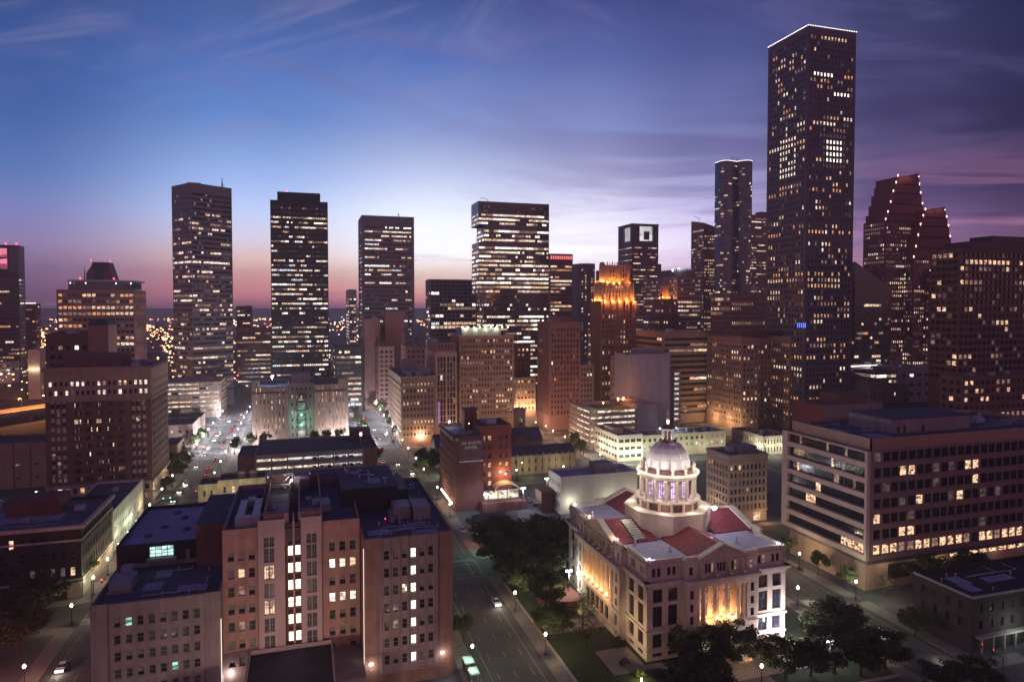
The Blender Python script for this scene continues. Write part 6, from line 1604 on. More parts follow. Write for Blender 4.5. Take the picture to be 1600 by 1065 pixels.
    # consoles on the attic ledge
    for i in range(nb + 1):
        s = pa + PW * (.08 + .84 * i / nb)
        x, y = f(s, PROJ - .1)
        fbox(ent, k, s - .35, s + .35, PROJ - .8, PROJ + .7, 19.2, 19.9); fbox(ent, k, s - .35, s + .35, PROJ - .8, PROJ + .1, 19.9, 20.7)
        p, q = f(s, PROJ - .8), f(s, PROJ - .3)
        fbox(ent, k, s - .28, s + .28, PROJ - .8, PROJ - .3, 20.7, 22.2)
    # belt courses and cornices, stepping out with the wall
    for s0, s1, d in ((-.0, a, 0), (a, W - a, PROJ), (W - a, W + .0, 0)):
        e0 = .9 if s0 == 0 else 0; e1 = .9 if s1 == W else 0
        if s0 == a: e0 = e1 = .5
        fbox(trim, k, s0 - e0 * .35, s1 + e1 * .35, d - .02, d + .32, 6.75, 7.25)
        fbox(trim, k, s0 - e0 * .25, s1 + e1 * .25, d - .02, d + .22, 2.25, 2.55)
        fbox(ent, k, s0 - e0 * .3, s1 + e1 * .3, d - .02, d + .27, 17.3, 17.75)
        fbox(ent, k, s0 - e0 * .7, s1 + e1 * .7, d - .02, d + .75, 18.0, 18.45)
        fbox(ent, k, s0 - e0, s1 + e1, d - .6, d + 1.05, 18.45, 18.9)
        n = int((s1 - s0) / .9)
        for i in range(n): fbox(ent, k, s0 + (i + .3) * (s1 - s0) / n, s0 + (i + .7) * (s1 - s0) / n, d - .02, d + .55, 17.78, 18.0)
    for s0, s1, d in ((0, a, -.5), (a, W - a, PROJ - .5), (W - a, W, -.5)):
        e0 = .5 if s0 == 0 else .3; e1 = .5 if s1 == W else .3
        fbox(pedi, k, s0 - e0 * .5, s1 + e1 * .5, d - .4, d + .35, 22.3, 22.62)
        if s0 != a: fbox(pedi, k, s0, s1, d - .45, d + .04, 22.62, 23.5); fbox(pedi, k, s0 - .1, s1 + .1, d - .55, d + .14, 23.5, 23.72)
        else:
            for q0, q1 in ((a, a + b), (W - a - b, W - a)): fbox(pedi, k, q0, q1, d - .45, d + .3, 22.62, 23.9); fbox(pedi, k, q0 - .15, q1 + .15, d - .6, d + .5, 23.9, 24.2)
    # gable over the portico
    d0, d1 = PROJ - 1.1, PROJ - .55
    mid = W / 2; zr = 26.4
    A_, B_, C2 = f(pa, d1), f(pb, d1), f(mid, d1)
    A2, B2, C3 = f(pa, d0), f(pb, d0), f(mid, d0)
    m = MB()
    m.face([A_ + (22.6,), B_ + (22.6,), B_ + (23.2,), C2 + (zr - .4,), A_ + (23.2,)]); m.face([A2 + (22.6,), B2 + (22.6,), B2 + (23.2,), C3 + (zr - .4,), A2 + (23.2,)])
    def rake(m, s0, z0, s1, z1, dd0, dd1, t):
        q = [f(s0, dd0) + (z0,), f(s1, dd0) + (z1,), f(s1, dd1) + (z1,), f(s0, dd1) + (z0,)]
        r = [(x, y, z + t) for x, y, z in q]; i = len(m.v); m.v.extend(q + r)
        for g_f in ((0, 1, 2, 3), (4, 5, 6, 7), (0, 1, 5, 4), (1, 2, 6, 5), (2, 3, 7, 6), (3, 0, 4, 7)): m.f.append(tuple(i + e for e in g_f)); m.m.append(0)
    for s0, s1 in ((pa - .2, mid), (pb + .2, mid)):
        rake(m, s0, 23.0, s1, zr - .3, d0 - .3, d1 + .55, .3); rake(m, s0, 23.3, s1, zr, d0 - .4, d1 + .85, .28)
    fbox(m, k, mid - .9, mid + .9, d1, d1 + .18, 23.4, 24.8); fbox(m, k, mid - .35, mid + .35, d1, d1 + .3, 24.6, 25.4)
    m.build('pediment', 'limestone', ch)
for k in 'FLRB': pass
wall.build('wall', 'limestone_rusticated', ch); attic.build('attic_wall', 'limestone', ch); trim.build('belt_course', 'limestone', ch); ent.build('cornice', 'limestone', ch); pedi.build('parapet', 'limestone', ch)
surf('oxblood_glass', (0.05, 0.022, 0.022), .25, .5, .5, spec=.5)
glow('lit_salmon', (1.0, .40, .28), .6, scale=1.2, lo=.2)
rng = random.Random(12)
wl = []
for (k, r, c, p, u, w_, h_, fr_, mt) in wins:
    if k not in 'FL': wl.append((k, p, u, w_, h_, 'glass_dark', fr_)); continue
    mat = 'glass_dark' if rng.random() < .75 else 'oxblood_glass'
    if h_ < 2.8 and p[2] > 19 and k == 'F' and rng.random() < .12: mat = 'lit_dim'
    if k == 'F' and abs(p[0]) < 7.5 and 8 < p[2] < 17: mat = 'lit_salmon'
    if k == 'L' and 8 < p[2] < 17: mat = 'oxblood_glass'
    if p[2] < 4 and p[2] > 2 and abs(p[0]) < 4 and k == 'F': mat = 'lit_warm'
    wl.append((k, p, u, w_, h_, mat, fr_))
wl.sort(key=lambda q: 'FLRB'.index(q[0]) if q[0] in 'RB' else 0)
fl_ = [q for q in wl if q[0] in 'FL']; rb_ = [q for q in wl if q[0] in 'RB']
fl_.sort(key=lambda q: -q[3] * q[4])
for (k, p, u, w_, h_, mat, fr_) in fl_[:99]:
    o = bpy.data.objects.new('window', pane_mesh(w_, h_, mat, fr_)); C.objects.link(o); o.parent = ch; o.location = p; o.rotation_euler.z = math.atan2(u[1], u[0])
b = MB()
for (k, p, u, w_, h_, mat, fr_) in fl_[99:] + rb_:
    b.face([(p[0] + u[0] * s, p[1] + u[1] * s, z) for s, z in ((0, p[2]), (w_, p[2]), (w_, p[2] + h_), (0, p[2] + h_))])
o = b.build('window_field', 'glass_dark', ch); o['kind'] = 'stuff'

# roofs
m = MB(); m.face([(-hx_ + .6, -hy_ + .6, 22.75), (hx_ - .6, -hy_ + .6, 22.75), (hx_ - .6, hy_ - .6, 22.75), (-hx_ + .6, hy_ - .6, 22.75)])
m.build('flat_roof', 'courthouse_roof', ch)
ARM = 8.4
def arm(k, hw, L0, L1, zr=26.0, ze=23.0):
    m = MB()
    if k in 'LR':
        s = -1 if k == 'L' else 1
        for q in (-1, 1): m.face([(s * L0, q * hw, ze), (s * L1, q * hw, ze), (s * L1, 0, zr), (s * L0, 0, zr)])
        m.face([(s * L1, -hw, ze), (s * L1, hw, ze), (s * L1, 0, zr)])
        for q in (-1, 1): m.face([(s * L0, q * hw, ze), (s * L1, q * hw, ze), (s * L1, q * hw, 22.7), (s * L0, q * hw, 22.7)])
    else:
        s = -1 if k == 'F' else 1
        for q in (-1, 1): m.face([(q * hw, s * L0, ze), (q * hw, s * L1, ze), (0, s * L1, zr), (0, s * L0, zr)])
        m.face([(-hw, s * L1, ze), (hw, s * L1, ze), (0, s * L1, zr)])
        for q in (-1, 1): m.face([(q * hw, s * L0, ze), (q * hw, s * L1, ze), (q * hw, s * L1, 22.7), (q * hw, s * L0, 22.7)])
    m.build('gabled_roof', 'red_roof', ch)
arm('L', 9.6, 8.5, hx_ + .9); arm('R', 9.6, 8.5, hx_ + .9)
arm('F', 6.9, 8.5, hy_ + .9); arm('B', 6.9, 8.5, hy_ + .9)
# skylight lying on the left arm
sl = 3.0 / 9.6
m = MB(); q = []
for (x, t) in ((-14.6, .10), (-11.5, .10), (-11.5, .95), (-14.6, .95)): q.append((x, -9.6 * t, 26.0 - 3.0 * t + .12))
r = [(x, y, z + .3) for x, y, z in q]; i = len(m.v); m.v.extend(q + r)
for f_ in ((4, 5, 6, 7), (0, 1, 5, 4), (1, 2, 6, 5), (2, 3, 7, 6), (3, 0, 4, 7)): m.f.append(f_); m.m.append(0)
surf('skylight_glass', (.22, .24, .16), .3, .4, .8); sk = m.build('skylight', 'skylight_glass', ch)
m = MB()
for t in [.12 + .1 * j for j in range(9)]: m.box(-14.65, -11.45, -9.6 * t - .06, -9.6 * t + .06, 26 - 3 * t + .40, 26 - 3 * t + .50)
m.build('skylight_bar', 'dome_rib', sk)
for (x, y) in ((-15.5, -11.0), (-9.5, -17.5), (-16.5, 13), (10, -17)):
    m = MB(); m.lathe([(.4, 22.8), (.4, 23.3), (.22, 23.5), (.22, 24.0), (.34, 24.1), (.05, 24.6)], 10, x, y); m.build('roof_finial', 'white_paint', ch)

# octagonal base
def ring(r, z0, z1, n, m, a0): m.lathe([(r, z0), (r, z1)], n, 0, 0, 0, a0)
A8 = R(22.5)
m = MB(); k8 = 1 / math.cos(A8)
m.lathe([(10.6 * k8, 22.6), (10.6 * k8, 28.2), (10.9 * k8, 28.3), (10.9 * k8, 28.9), (10.3 * k8, 28.9)], 8, a0=A8)
m.build('octagon_base', 'limestone', ch)
m = MB()
for q in range(8):
    a = R(45 * q); u = (-math.sin(a), math.cos(a)); n_ = (math.cos(a), math.sin(a))
    for j in range(-3, 4):
        c0 = (n_[0] * 10.62 + u[0] * j * .95, n_[1] * 10.62 + u[1] * j * .95)
        for (e0, e1, z0, z1) in ((-.36, .36, 27.3, 27.42), (-.36, .36, 26.5, 26.62), (-.36, -.24, 26.5, 27.4), (.24, .36, 26.5, 27.4), (-.1, .1, 26.85, 27.05)):
            pts = [(c0[0] + u[0] * e + n_[0] * d_, c0[1] + u[1] * e + n_[1] * d_) for e, d_ in ((e0, 0), (e1, 0), (e1, .08), (e0, .08))]
            m.prism(pts, z0, z1)
m.build('fret_ornament', 'dome_rib', ch)
m = MB(); m.lathe([(8.1, 28.8), (8.1, 30.9)], 32); m.build('drum_plinth', 'verdigris_brown', ch)
m = MB()
for q in range(16):
    a = R(22.5 * q); u = (-math.sin(a), math.cos(a)); n_ = (math.cos(a), math.sin(a))
    pts = [(n_[0] * d_ + u[0] * e, n_[1] * d_ + u[1] * e) for d_, e in ((8.05, -.35), (8.4, -.35), (8.4, .35), (8.05, .35))]; m.prism(pts, 28.85, 30.9)
m.build('plinth_pier', 'limestone', ch)
m = MB(); m.lathe([(8.0, 30.9), (8.7, 31.0), (8.8, 31.4), (7.7, 31.5)], 40); smooth(m.build('drum_ledge', 'limestone', ch))
# drum wall with tall arched windows
m = MB(); m.lathe([(5.9, 31.4), (5.9, 37.2)], 32); m.build('drum_wall', 'limestone', ch)
for q in range(12):
    a = R(30 * q + 15) + YAW * 0; u = (-math.sin(a), math.cos(a)); n_ = (math.cos(a), math.sin(a))
    m = MB(); R0 = 6.02
    pt = lambda e, z, o=0: (n_[0] * (R0 + o) + u[0] * e, n_[1] * (R0 + o) + u[1] * e, z)
    m.face([pt(-.78, 32.0), pt(.78, 32.0), pt(.78, 36.4), pt(-.78, 36.4)])
    w = m.build('drum_window', 'drum_window', ch)
    m = MB()
    for e in (-.83, -.27, .27, .83): m.prism([pt(e - .05, 0)[:2], pt(e + .05, 0)[:2], pt(e + .05, 0, .12)[:2], pt(e - .05, 0, .12)[:2]], 31.95, 36.45)
    for z in (31.95, 33.4, 34.9, 36.4): m.prism([pt(-.83, 0, .01)[:2], pt(.83, 0, .01)[:2], pt(.83, 0, .1)[:2], pt(-.83, 0, .1)[:2]], z, z + .09)
    m.build('window_bars', 'verdigris_brown', w)
for q in range(16):
    a = R(22.5 * q + 11.25); x, y = 7.25 * math.cos(a), 7.25 * math.sin(a)
    m = MB(); m.lathe([(.5, 31.5), (.5, 31.75), (.40, 31.85), (.40, 33.5), (.35, 36.4), (.5, 36.7), (.52, 37.0)], 12, x, y); smooth(m.build('drum_column', 'limestone', ch))
m = MB(); m.lathe([(6.6, 36.98), (7.75, 37.0), (7.75, 37.6), (8.25, 37.8), (8.4, 38.2), (8.4, 38.45), (7.6, 38.5)], 48); smooth(m.build('drum_entablature', 'limestone', ch))
m = MB(); m.lathe([(7.6, 38.4), (6.9, 38.8), (6.2, 39.5), (6.0, 39.6)], 48); m.build('dome_skirt', 'verdigris_brown', ch)
for q in range(12):
    a = R(30 * q + 10); x, y = 7.15 * math.cos(a), 7.15 * math.sin(a)
    m = MB(); m.lathe([(.42, 38.5), (.42, 38.9), (.2, 39.1), (.45, 39.5), (.5, 39.9), (.25, 40.3), (.32, 40.5), (.05, 40.9)], 10, x, y); m.build('urn', 'limestone', ch)
# dome
prof = []
for j in range(15):
    t = j / 14 * R(72); prof.append((5.95 * math.cos(t) + .0, 39.5 + 7.1 * math.sin(t)))
m = MB(); m.lathe(prof, 60); smooth(m.build('dome', 'dome_metal', ch))
m = MB()
for q in range(12):
    a = R(30 * q + 10)
    for j in range(14):
        (r0, z0), (r1, z1) = prof[j], prof[j + 1]
        m.tube((r0 * math.cos(a), r0 * math.sin(a), z0), (r1 * math.cos(a), r1 * math.sin(a), z1), .17, .15, 6)
m.build('dome_ribs', 'dome_rib', ch)
m = MB()
for j in (4, 7, 10, 12):
    r0, z0 = prof[j]
    for q in range(36):
        a, a2 = R(10 * q), R(10 * q + 10); m.tube(((r0 + .01) * math.cos(a), (r0 + .01) * math.sin(a), z0), ((r0 + .01) * math.cos(a2), (r0 + .01) * math.sin(a2), z0), .045, n=4)
m.build('dome_seams', 'verdigris_brown', ch)
m = MB(); m.lathe([(2.3, 46.0), (2.3, 46.4), (1.9, 46.5), (1.9, 46.8)], 20); m.build('lantern_base', 'verdigris_brown', ch)
m = MB()
for q in range(8):
    a = R(45 * q + 10); m.lathe([(.2, 46.8), (.17, 47), (.15, 49.1), (.2, 49.3)], 8, 1.5 * math.cos(a), 1.5 * math.sin(a))
m.lathe([(1.75, 49.3), (2.0, 49.5), (2.0, 49.75), (1.6, 49.8)], 20); m.build('lantern_columns', 'dome_rib', ch)
m = MB(); m.lathe([(.7, 46.8), (.7, 49.3)], 12); m.build('lantern_core', 'verdigris_brown', ch)
m = MB(); m.lathe([(1.7, 49.78), (1.3, 50.3), (.8, 50.7), (.5, 50.8)], 16); m.build('lantern_roof', 'verdigris_brown', ch)
m = MB()
m.lathe([(.5, 50.8), (.5, 51.0)], 12)
for q in range(6): m.lathe([(.08, 51.0), (.08, 52.1)], 6, .38 * math.cos(R(60 * q)), .38 * math.sin(R(60 * q)))
m.lathe([(.52, 52.1), (.5, 52.3), (.35, 52.7), (.1, 52.9), (.05, 54.0), (.01, 54.8)], 12); m.build('cupola', 'dome_rib', ch)
m = MB(); m.lathe([(.2, 51.05), (.28, 51.5), (.2, 52.0)], 8); m.build('cupola_lamp', 'lamp_warm', ch)

# front porch block, steps, side ramp
m = MB(); m.box(-3, 11, -32.5, -24.4 - PROJ, 0, 2.4); m.box(-3.2, 11.2, -32.7, -31.6, 2.4, 3.3); m.box(10.3, 11.2, -31.6, -26.2, 2.4, 3.3); m.build('porch_block', 'limestone_rusticated', ch)
m = MB(); m.box(1.6, 3.6, -32.56, -32.52, .3, 1.9); m.build('porch_doorway', 'lit_amber', ch)
m = MB()
for i in range(9): m.box(-5, 16, -33.2 - i * .5, -32.75 - i * .5, 0, 1.45 - i * .15)
m.build('front_steps', 'limestone', ch)
m = MB(); m.box(-29, -21.2, 8, 20, 0, 1.6); m.box(-33, -29, 12, 17, 0, 1.0); m.build('side_terrace', 'brick_paving', ch)

# lights the building carries, and lamps added round the dome
pa, PW, cp, wc = COLP['L']
gl = MB()
for i, c in enumerate(wc + [.08]):
    x, y = FM['L'][0](pa + PW * c, PROJ + .15)
    m = MB(); m.lathe([(.12, 7.75), (.09, 8.6)], 6, x, y); m.build('lamp_pedestal', 'dark_frame', ch)
    m = MB(); m.lathe([(.08, 8.6), (.34, 8.75), (.38, 9.0), (.3, 9.25), (.05, 9.35)], 10, x, y); m.build('portico_lamp', 'lamp_orange', ch)
    lamp_obj(ch, (x - .7, y, 9.0), 260, (1, .46, .18), .2, 'portico_lamp_light')
    x2, y2 = FM['L'][0](pa + PW * min(c + .06, .96), PROJ - 1.7); lamp_obj(ch, (x2, y2, 8.4), 260, (1, .46, .20), .2, 'portico_uplight')
pa, PW, cp, wc = COLP['F']
for c in (.385, .615):
    x, y = FM['F'][0](pa + PW * c, PROJ + .15)
    m = MB(); m.lathe([(.12, 7.75), (.09, 8.6)], 6, x, y); m.build('lamp_pedestal', 'dark_frame', ch)
    m = MB(); m.lathe([(.08, 8.6), (.34, 8.75), (.38, 9.0), (.3, 9.25), (.05, 9.35)], 10, x, y); m.build('portico_lamp', 'lamp_orange', ch)
    lamp_obj(ch, (x, y - .7, 9.0), 200, (1, .52, .22), .2, 'portico_lamp_light')
for c in (.25, .5, .75): 
    x2, y2 = FM['F'][0](pa + PW * c, PROJ - 1.6); lamp_obj(ch, (x2, y2, 8.4), 900, (1, .44, .20), .2, 'portico_uplight')
def flood(x, y, z, p, c, mat='lamp_cool', r=.28):
    m = MB(); m.lathe([(r * .5, z - .5), (r * .5, z - .2), (r, z), (r, z + .25), (r * .4, z + .4)], 8, x, y); m.build('roof_floodlight', mat, ch)
    lamp_obj(ch, (x, y, z + .9), p, c, .25, 'floodlight')
flood(-hx_ + 1.4, -hy_ + 1.6, 23.5, 260, (.72, .70, 1)); flood(-hx_ + 1.2, hy_ - 1.5, 23.6, 260, (.70, .70, 1)); flood(hx_ - 1.2, -hy_ + 1.4, 23.6, 380, (.6, .68, 1))
flood(-hx_ - .3, -8.9, 23.9, 260, (1, .72, .6), 'lamp_warm'); flood(-hx_ + 1.0, 11.5, 23.6, 150, (1, .7, .55), 'lamp_warm')
flood(12.5, -3.5, 27.6, 1500, (.55, .60, 1), r=.8); flood(4, -15.0, 23.4, 120, (.9, .75, 1))
for q in range(10):
    a = R(36 * q + 5); lamp_obj(ch, (11 * math.cos(a), 11 * math.sin(a), 39.4), 1500, (1, .92, .86), .2, 'dome_fill')  # ring of lamps hovering without fixtures, added to brighten the dome
    lamp_obj(ch, (6.7 * math.cos(a), 6.7 * math.sin(a), 32.0), 38, (.9, .62, 1.0), .2, 'drum_uplight')
for q in range(8):
    a = R(45 * q + 10); lamp_obj(ch, (10.0 * math.cos(a), 10.0 * math.sin(a), 29.8), 190, (1, .82, .72), .2, 'drum_fill'); lamp_obj(ch, (14.5 * math.cos(a), 14.5 * math.sin(a), 27.2), 170, (1, .84, .70), .3, 'octagon_fill')  # bare lamps added to brighten the drum and the octagon
lamp_obj(ch, (0, -2.1, 47.2), 40, (1, .85, .9), .1, 'lantern_light'); lamp_obj(ch, (-2.1, 0, 47.2), 40, (1, .85, .9), .1, 'lantern_light')
lamp_obj(ch, (0, 0, 52.4), 6, (1, .8, .6), .1, 'cupola_light')
# ground floods washing the walls
for (x, y, z, p, c) in ((17.0, -27.6, 3.0, 4200, (.86, .82, 1)), (13.8, -28.4, 3.4, 2400, (.9, .84, 1)), (17.5, -27.5, 9, 1500, (.9, .85, 1)), (-28, -20, 6, 2600, (1, .74, .45)), (-30, -6, 6, 2400, (1, .72, .44)), (-30, 10, 6, 1800, (1, .74, .48)), (1, -36, 4, 450, (1, .70, .60)), (-12, -38, 9, 900, (.98, .82, .72)), (12, -40, 9, 1300, (1, .85, .8))):
    if x < -20: lamp_obj(ch, (x, y, z), p * 1.0, c, .3, 'ground_floodlight', spot=105, rot=(0, R(-92), 0))
    elif y < -35: lamp_obj(ch, (x, y, z), p * 1.0, c, .3, 'ground_floodlight', spot=100, rot=(R(92), 0, 0))
    else: lamp_obj(ch, (x, y, z), p, c, .3, 'ground_floodlight')
# ------------------------------------------------------------------ street furniture, trees, cars
LAMP = []
def street_lamp(x, y, mat='lamp_warm', c=(1, .80, .48), p=420, label=None, light=True, group='street lamps along the kerbs'):
    key = mat
    proto = next((q for q in LAMP if q[0] == key), None)
    if not proto:
        m = MB(); m.lathe([(.28, 0), (.28, .35), (.16, .5), (.11, 1.0), (.085, 4.4), (.2, 4.5), (.2, 4.62)], 8)
        g = MB(); g.lathe([(.12, 4.62), (.30, 4.8), (.34, 5.05), (.24, 5.35), (.05, 5.5)], 10)
        proto = (key, m.mesh('post', ['dark_frame']), g.mesh('globe', [mat])); LAMP.append(proto)
    r = thing('street_lamp', label or 'globe street lamp on a black post at the kerb', 'street lamp', (x, y, .15), 0, group)
    a = bpy.data.objects.new('post', proto[1]); C.objects.link(a); a.parent = r
    b = bpy.data.objects.new('globe', proto[2]); C.objects.link(b); b.parent = r
    if light: lamp_obj(r, (0, 0, 5.75), p, c, .2, 'lamp_light')
    return r
LL = {-58.6: 'left pavement of the left street', -40.8: 'right pavement of the left street', 36.2: 'left pavement of the middle street', 54.2: 'right pavement of the middle street', 132.6 - 2.6: 'courthouse-side pavement of the right street', 148.6: 'office-side pavement of the right street'}
ORD = ['nearest', 'second nearest', 'third', 'fourth', 'fifth', 'sixth', 'seventh', 'eighth', 'ninth', 'tenth', 'eleventh', 'twelfth', 'thirteenth', 'fourteenth', 'fifteenth', 'sixteenth', 'seventeenth', 'eighteenth', 'nineteenth', 'twentieth']
COLS_L = [('lamp_warm', (1, .80, .48), 420), ('lamp_green', (.85, 1, .66), 420), ('lamp_cool', (.88, .90, 1), 900)]
rng = random.Random(3)
for x, ys in ((-58.6, [168, 199, 218, 232.7, 246, 258, 270.6, 292, 316, 340, 364, 388, 414, 438, 462, 486, 512, 540]),
              (-40.8, [340, 364, 388, 414, 436, 458, 480, 504, 530, 556]),
              (36.2, [147.7, 172.7, 388, 414, 436, 458, 480, 504, 530, 556, 600]),
              (54.2, [148.1, 172.3, 258, 284, 318, 342, 368, 392, 414, 438, 462, 486, 512, 540, 570]),
              (130.0, [124.2, 152.2, 180, 228, 252]),
              (148.6, [150.7, 173.4, 200, 226, 252, 280])):
    for i, y in enumerate(ys):
        kind = COLS_L[2] if y > 400 else (COLS_L[1] if y in (218, 270.6, 150.7, 147.7, 258) else COLS_L[0])
        p = kind[2] * (10.0 if y > 400 else 2.4) * (1.6 if x > 50 and y < 200 else 1)
        street_lamp(x, y, kind[0], kind[1], p, '%s globe street lamp, %s along the %s' % ({'lamp_warm': 'warm', 'lamp_green': 'greenish', 'lamp_cool': 'cool'}[kind[0]], ORD[i], LL[x]))
for yy, nm in ((403, 'first'), (500, 'second')):
    for i in range(7): street_lamp(66 + 26 * i if abs(66 + 26 * i - 139) > 9 else 150, yy + (7 if i % 2 else -7), 'lamp_orange', (1, .56, .32), 4800, 'amber street lamp, %s along the %s cross street beyond the church' % (ORD[i], nm))
for i, yy in enumerate((322, 344, 372, 392, 425, 452, 480)): street_lamp(148.2, yy, 'lamp_orange', (1, .58, .36), 3500, 'amber street lamp, %s along the street left of the layered garage' % ORD[i])
street_lamp(94.1, 120.9, 'lamp_warm', (1, .78, .5), 420, 'warm globe street lamp beside the courthouse front steps')
street_lamp(164.4, 114.5, 'lamp_cool', (.8, 1, .85), 900, 'cool street lamp in front of the dark corner shops, bottom right')
for i, (x, y) in enumerate(((176, 208), (200, 208), (120, 303), (96, 303), (140.5, 303))):
    street_lamp(x, y, 'lamp_green', (.9, 1, .6), 700, '%s of the greenish lamps along the far cross street' % ORD[i])
# masts with floodlights in the parking lot and by the courthouse
def flood_mast(x, y, h, p, c, label, mat='lamp_cool'):
    r = thing('floodlight_mast', label, 'floodlight', (x, y, .15), 0, 'floodlight masts')
    m = MB(); m.tube((0, 0, 0), (0, 0, h), .12, .08); m.tube((-.7, 0, h), (.7, 0, h), .06); m.build('mast', 'grey_metal', r)
    for s in (-.6, .6):
        g = MB(); g.box(s - .28, s + .28, -.25, .2, h - .15, h + .3); g.build('lamp_head', mat, r)
    lamp_obj(r, (0, -.6, h - .6), p, c, .4, 'flood_light')
flood_mast(68.7, 256.6, 8, 2400, (.78, .84, 1), 'floodlight mast at the left corner of the canvas-roofed restaurant')
flood_mast(84.5, 257.5, 9, 3200, (.82, .86, 1), 'floodlight mast at the right corner of the canvas-roofed restaurant')
flood_mast(55.6, 216.4, 7, 1700, (.55, 1, .72), 'green-white floodlight mast beside the dark roofed bar', 'lamp_green')
flood_mast(71.5, 176.1, 7.5, 2600, (.86, .95, 1), 'floodlight mast among the oaks at the left end of the courthouse')
flood_mast(116.1, 125.1, 5, 1100, (.80, .76, 1), 'floodlight mast under the oaks right of the courthouse steps')
flood_mast(103, 280, 6, 1200, (.95, 1, .7), 'lamp mast in the yard behind the white-walled building', 'lamp_green')

# traffic signals
def signal(x, y, ang, state, label):
    r = thing('traffic_signal', label, 'traffic signal', (x, y, .15), ang, 'traffic signals at the crossings')
    m = MB(); m.tube((0, 0, 0), (0, 0, 6), .12, .09); m.tube((0, 0, 5.8), (5.5, 0, 6.1), .08, .05); m.build('pole', 'dark_frame', r)
    for xx in (2.6, 5.2):
        m = MB(); m.box(xx - .22, xx + .22, -.2, .15, 5.2, 6.5); hd = m.build('signal_head', 'dark_frame', r)
        m = MB()
        z = 6.2 if state == 'signal_red' else 5.45
        m.lathe([(.17, z - .14), (.2, z), (.17, z + .14)], 8, xx, -.26); m.build('signal_lens', state, hd)
sig = [(-57.6, 212.5, 0, 'signal_red', 'at the near left crossing beside the dark brick corner'), (-41.5, 198, math.pi, 'signal_green', 'opposite the dark brick corner'),
       (-57.6, 299, 0, 'signal_green', 'beside the wide brick office building'), (-41.5, 313, math.pi, 'signal_green', 'by the yellow-lit plaster row'),
       (-57.6, 396, 0, 'signal_red', 'on the left street beyond the low garage'), (-41.5, 410, math.pi, 'signal_red', 'beside the slit-window block'),
       (-57.6, 493, 0, 'signal_red', 'farthest up the left street'), (-41.5, 507, math.pi, 'signal_green', 'at the foot of the corner-on tower garage'),
       (37.6, 212.5, 0, 'signal_green', 'behind the jail on the middle street'), (53.6, 396, math.pi, 'signal_red', 'at the foot of the tan corner building'),
       (53.6, 493, math.pi, 'signal_red', 'farther along beyond the tan corner building'), (36.4, 396, 0, 'signal_green', 'at the corner of the low garage'),
       (146.2, 107, math.pi / 2, 'signal_red', 'at the bottom right crossing'), (147.6, 299, math.pi / 2, 'signal_red', 'beside the cream corner building')]
for (x, y, a, s, lab) in sig: signal(x, y, a, s, ('red' if s == 'signal_red' else 'green') + ' traffic signal on an arm ' + lab)

# bus shelters
for i, (x, y) in enumerate(((34.9, 146.2), (34.9, 141.4))):
    r = thing('bus_shelter', ('farther' if i == 0 else 'nearer') + ' green-roofed bus shelter on the pavement beside the jail', 'bus shelter', (x, y, .15), 0, 'bus shelters')
    m = MB(); m.box(-1.1, 1.1, -1.7, 1.7, 2.7, 2.85); m.build('canopy', 'shelter_green', r) if surf('shelter_green', (.25, .42, .33), .5, .1) else None
    m = MB()
    for a in (-1, 1):
        for b_ in (-1.5, 1.5): m.box(a - .05, a + .05, b_ - .05, b_ + .05, 0, 2.7)
    m.build('post', 'dark_frame', r); m = MB(); m.box(-1.02, -.98, -1.45, 1.45, .4, 2.4); m.build('glass_back', 'glass_dim', r)
    m = MB(); m.box(-.8, -.3, -1.2, 1.2, .4, .5); m.box(-.7, -.6, -1.1, -1.0, 0, .4); m.box(-.7, -.6, 1, 1.1, 0, .4); m.build('bench', 'grey_metal', r)
    lamp_obj(r, (0, 0, 3.6), 120, (.7, 1, .8), .2, 'shelter_light')
# wall lamps on the jail
JL = [(28.1, 141), (13.8, 141)]

# trees
def leafmesh(seed, rx, rz, n, size, mat, clumps=14, cr=(.26, .46)):
    rng = random.Random(seed); b = MB(); cs = []
    for i in range(clumps):
        a, e = rng.uniform(0, 6.283), rng.uniform(-.5, 1.0); rr = rng.uniform(.35, .82)
        cs.append((rx * rr * math.cos(a) * math.cos(e * .8), rx * rr * math.sin(a) * math.cos(e * .8), rz * (e * .75) * rng.uniform(.6, 1.0), rng.uniform(*cr)))
    for i in range(n):
        c = rng.choice(cs); s = size * rng.uniform(.6, 1.35)
        d = Vector((rng.gauss(0, 1), rng.gauss(0, 1), rng.gauss(0, .8))); d.normalize(); d *= rng.random() ** .5
        p = Vector((c[0] + d.x * rx * c[3], c[1] + d.y * rx * c[3], c[2] + d.z * rz * c[3] * 1.1))
        q = Vector((rng.gauss(0, 1), rng.gauss(0, 1), rng.gauss(0, 1) + .6)).to_track_quat('Z', 'Y')
        pts = [p + q @ Vector(v) for v in ((-s, -s * .4, 0), (s * .2, -s * .7, s * .15), (s, s * .3, 0), (-s * .1, s * .7, -s * .1))]
        b.face([tuple(v) for v in pts])
    return b.mesh('crown', [mat])
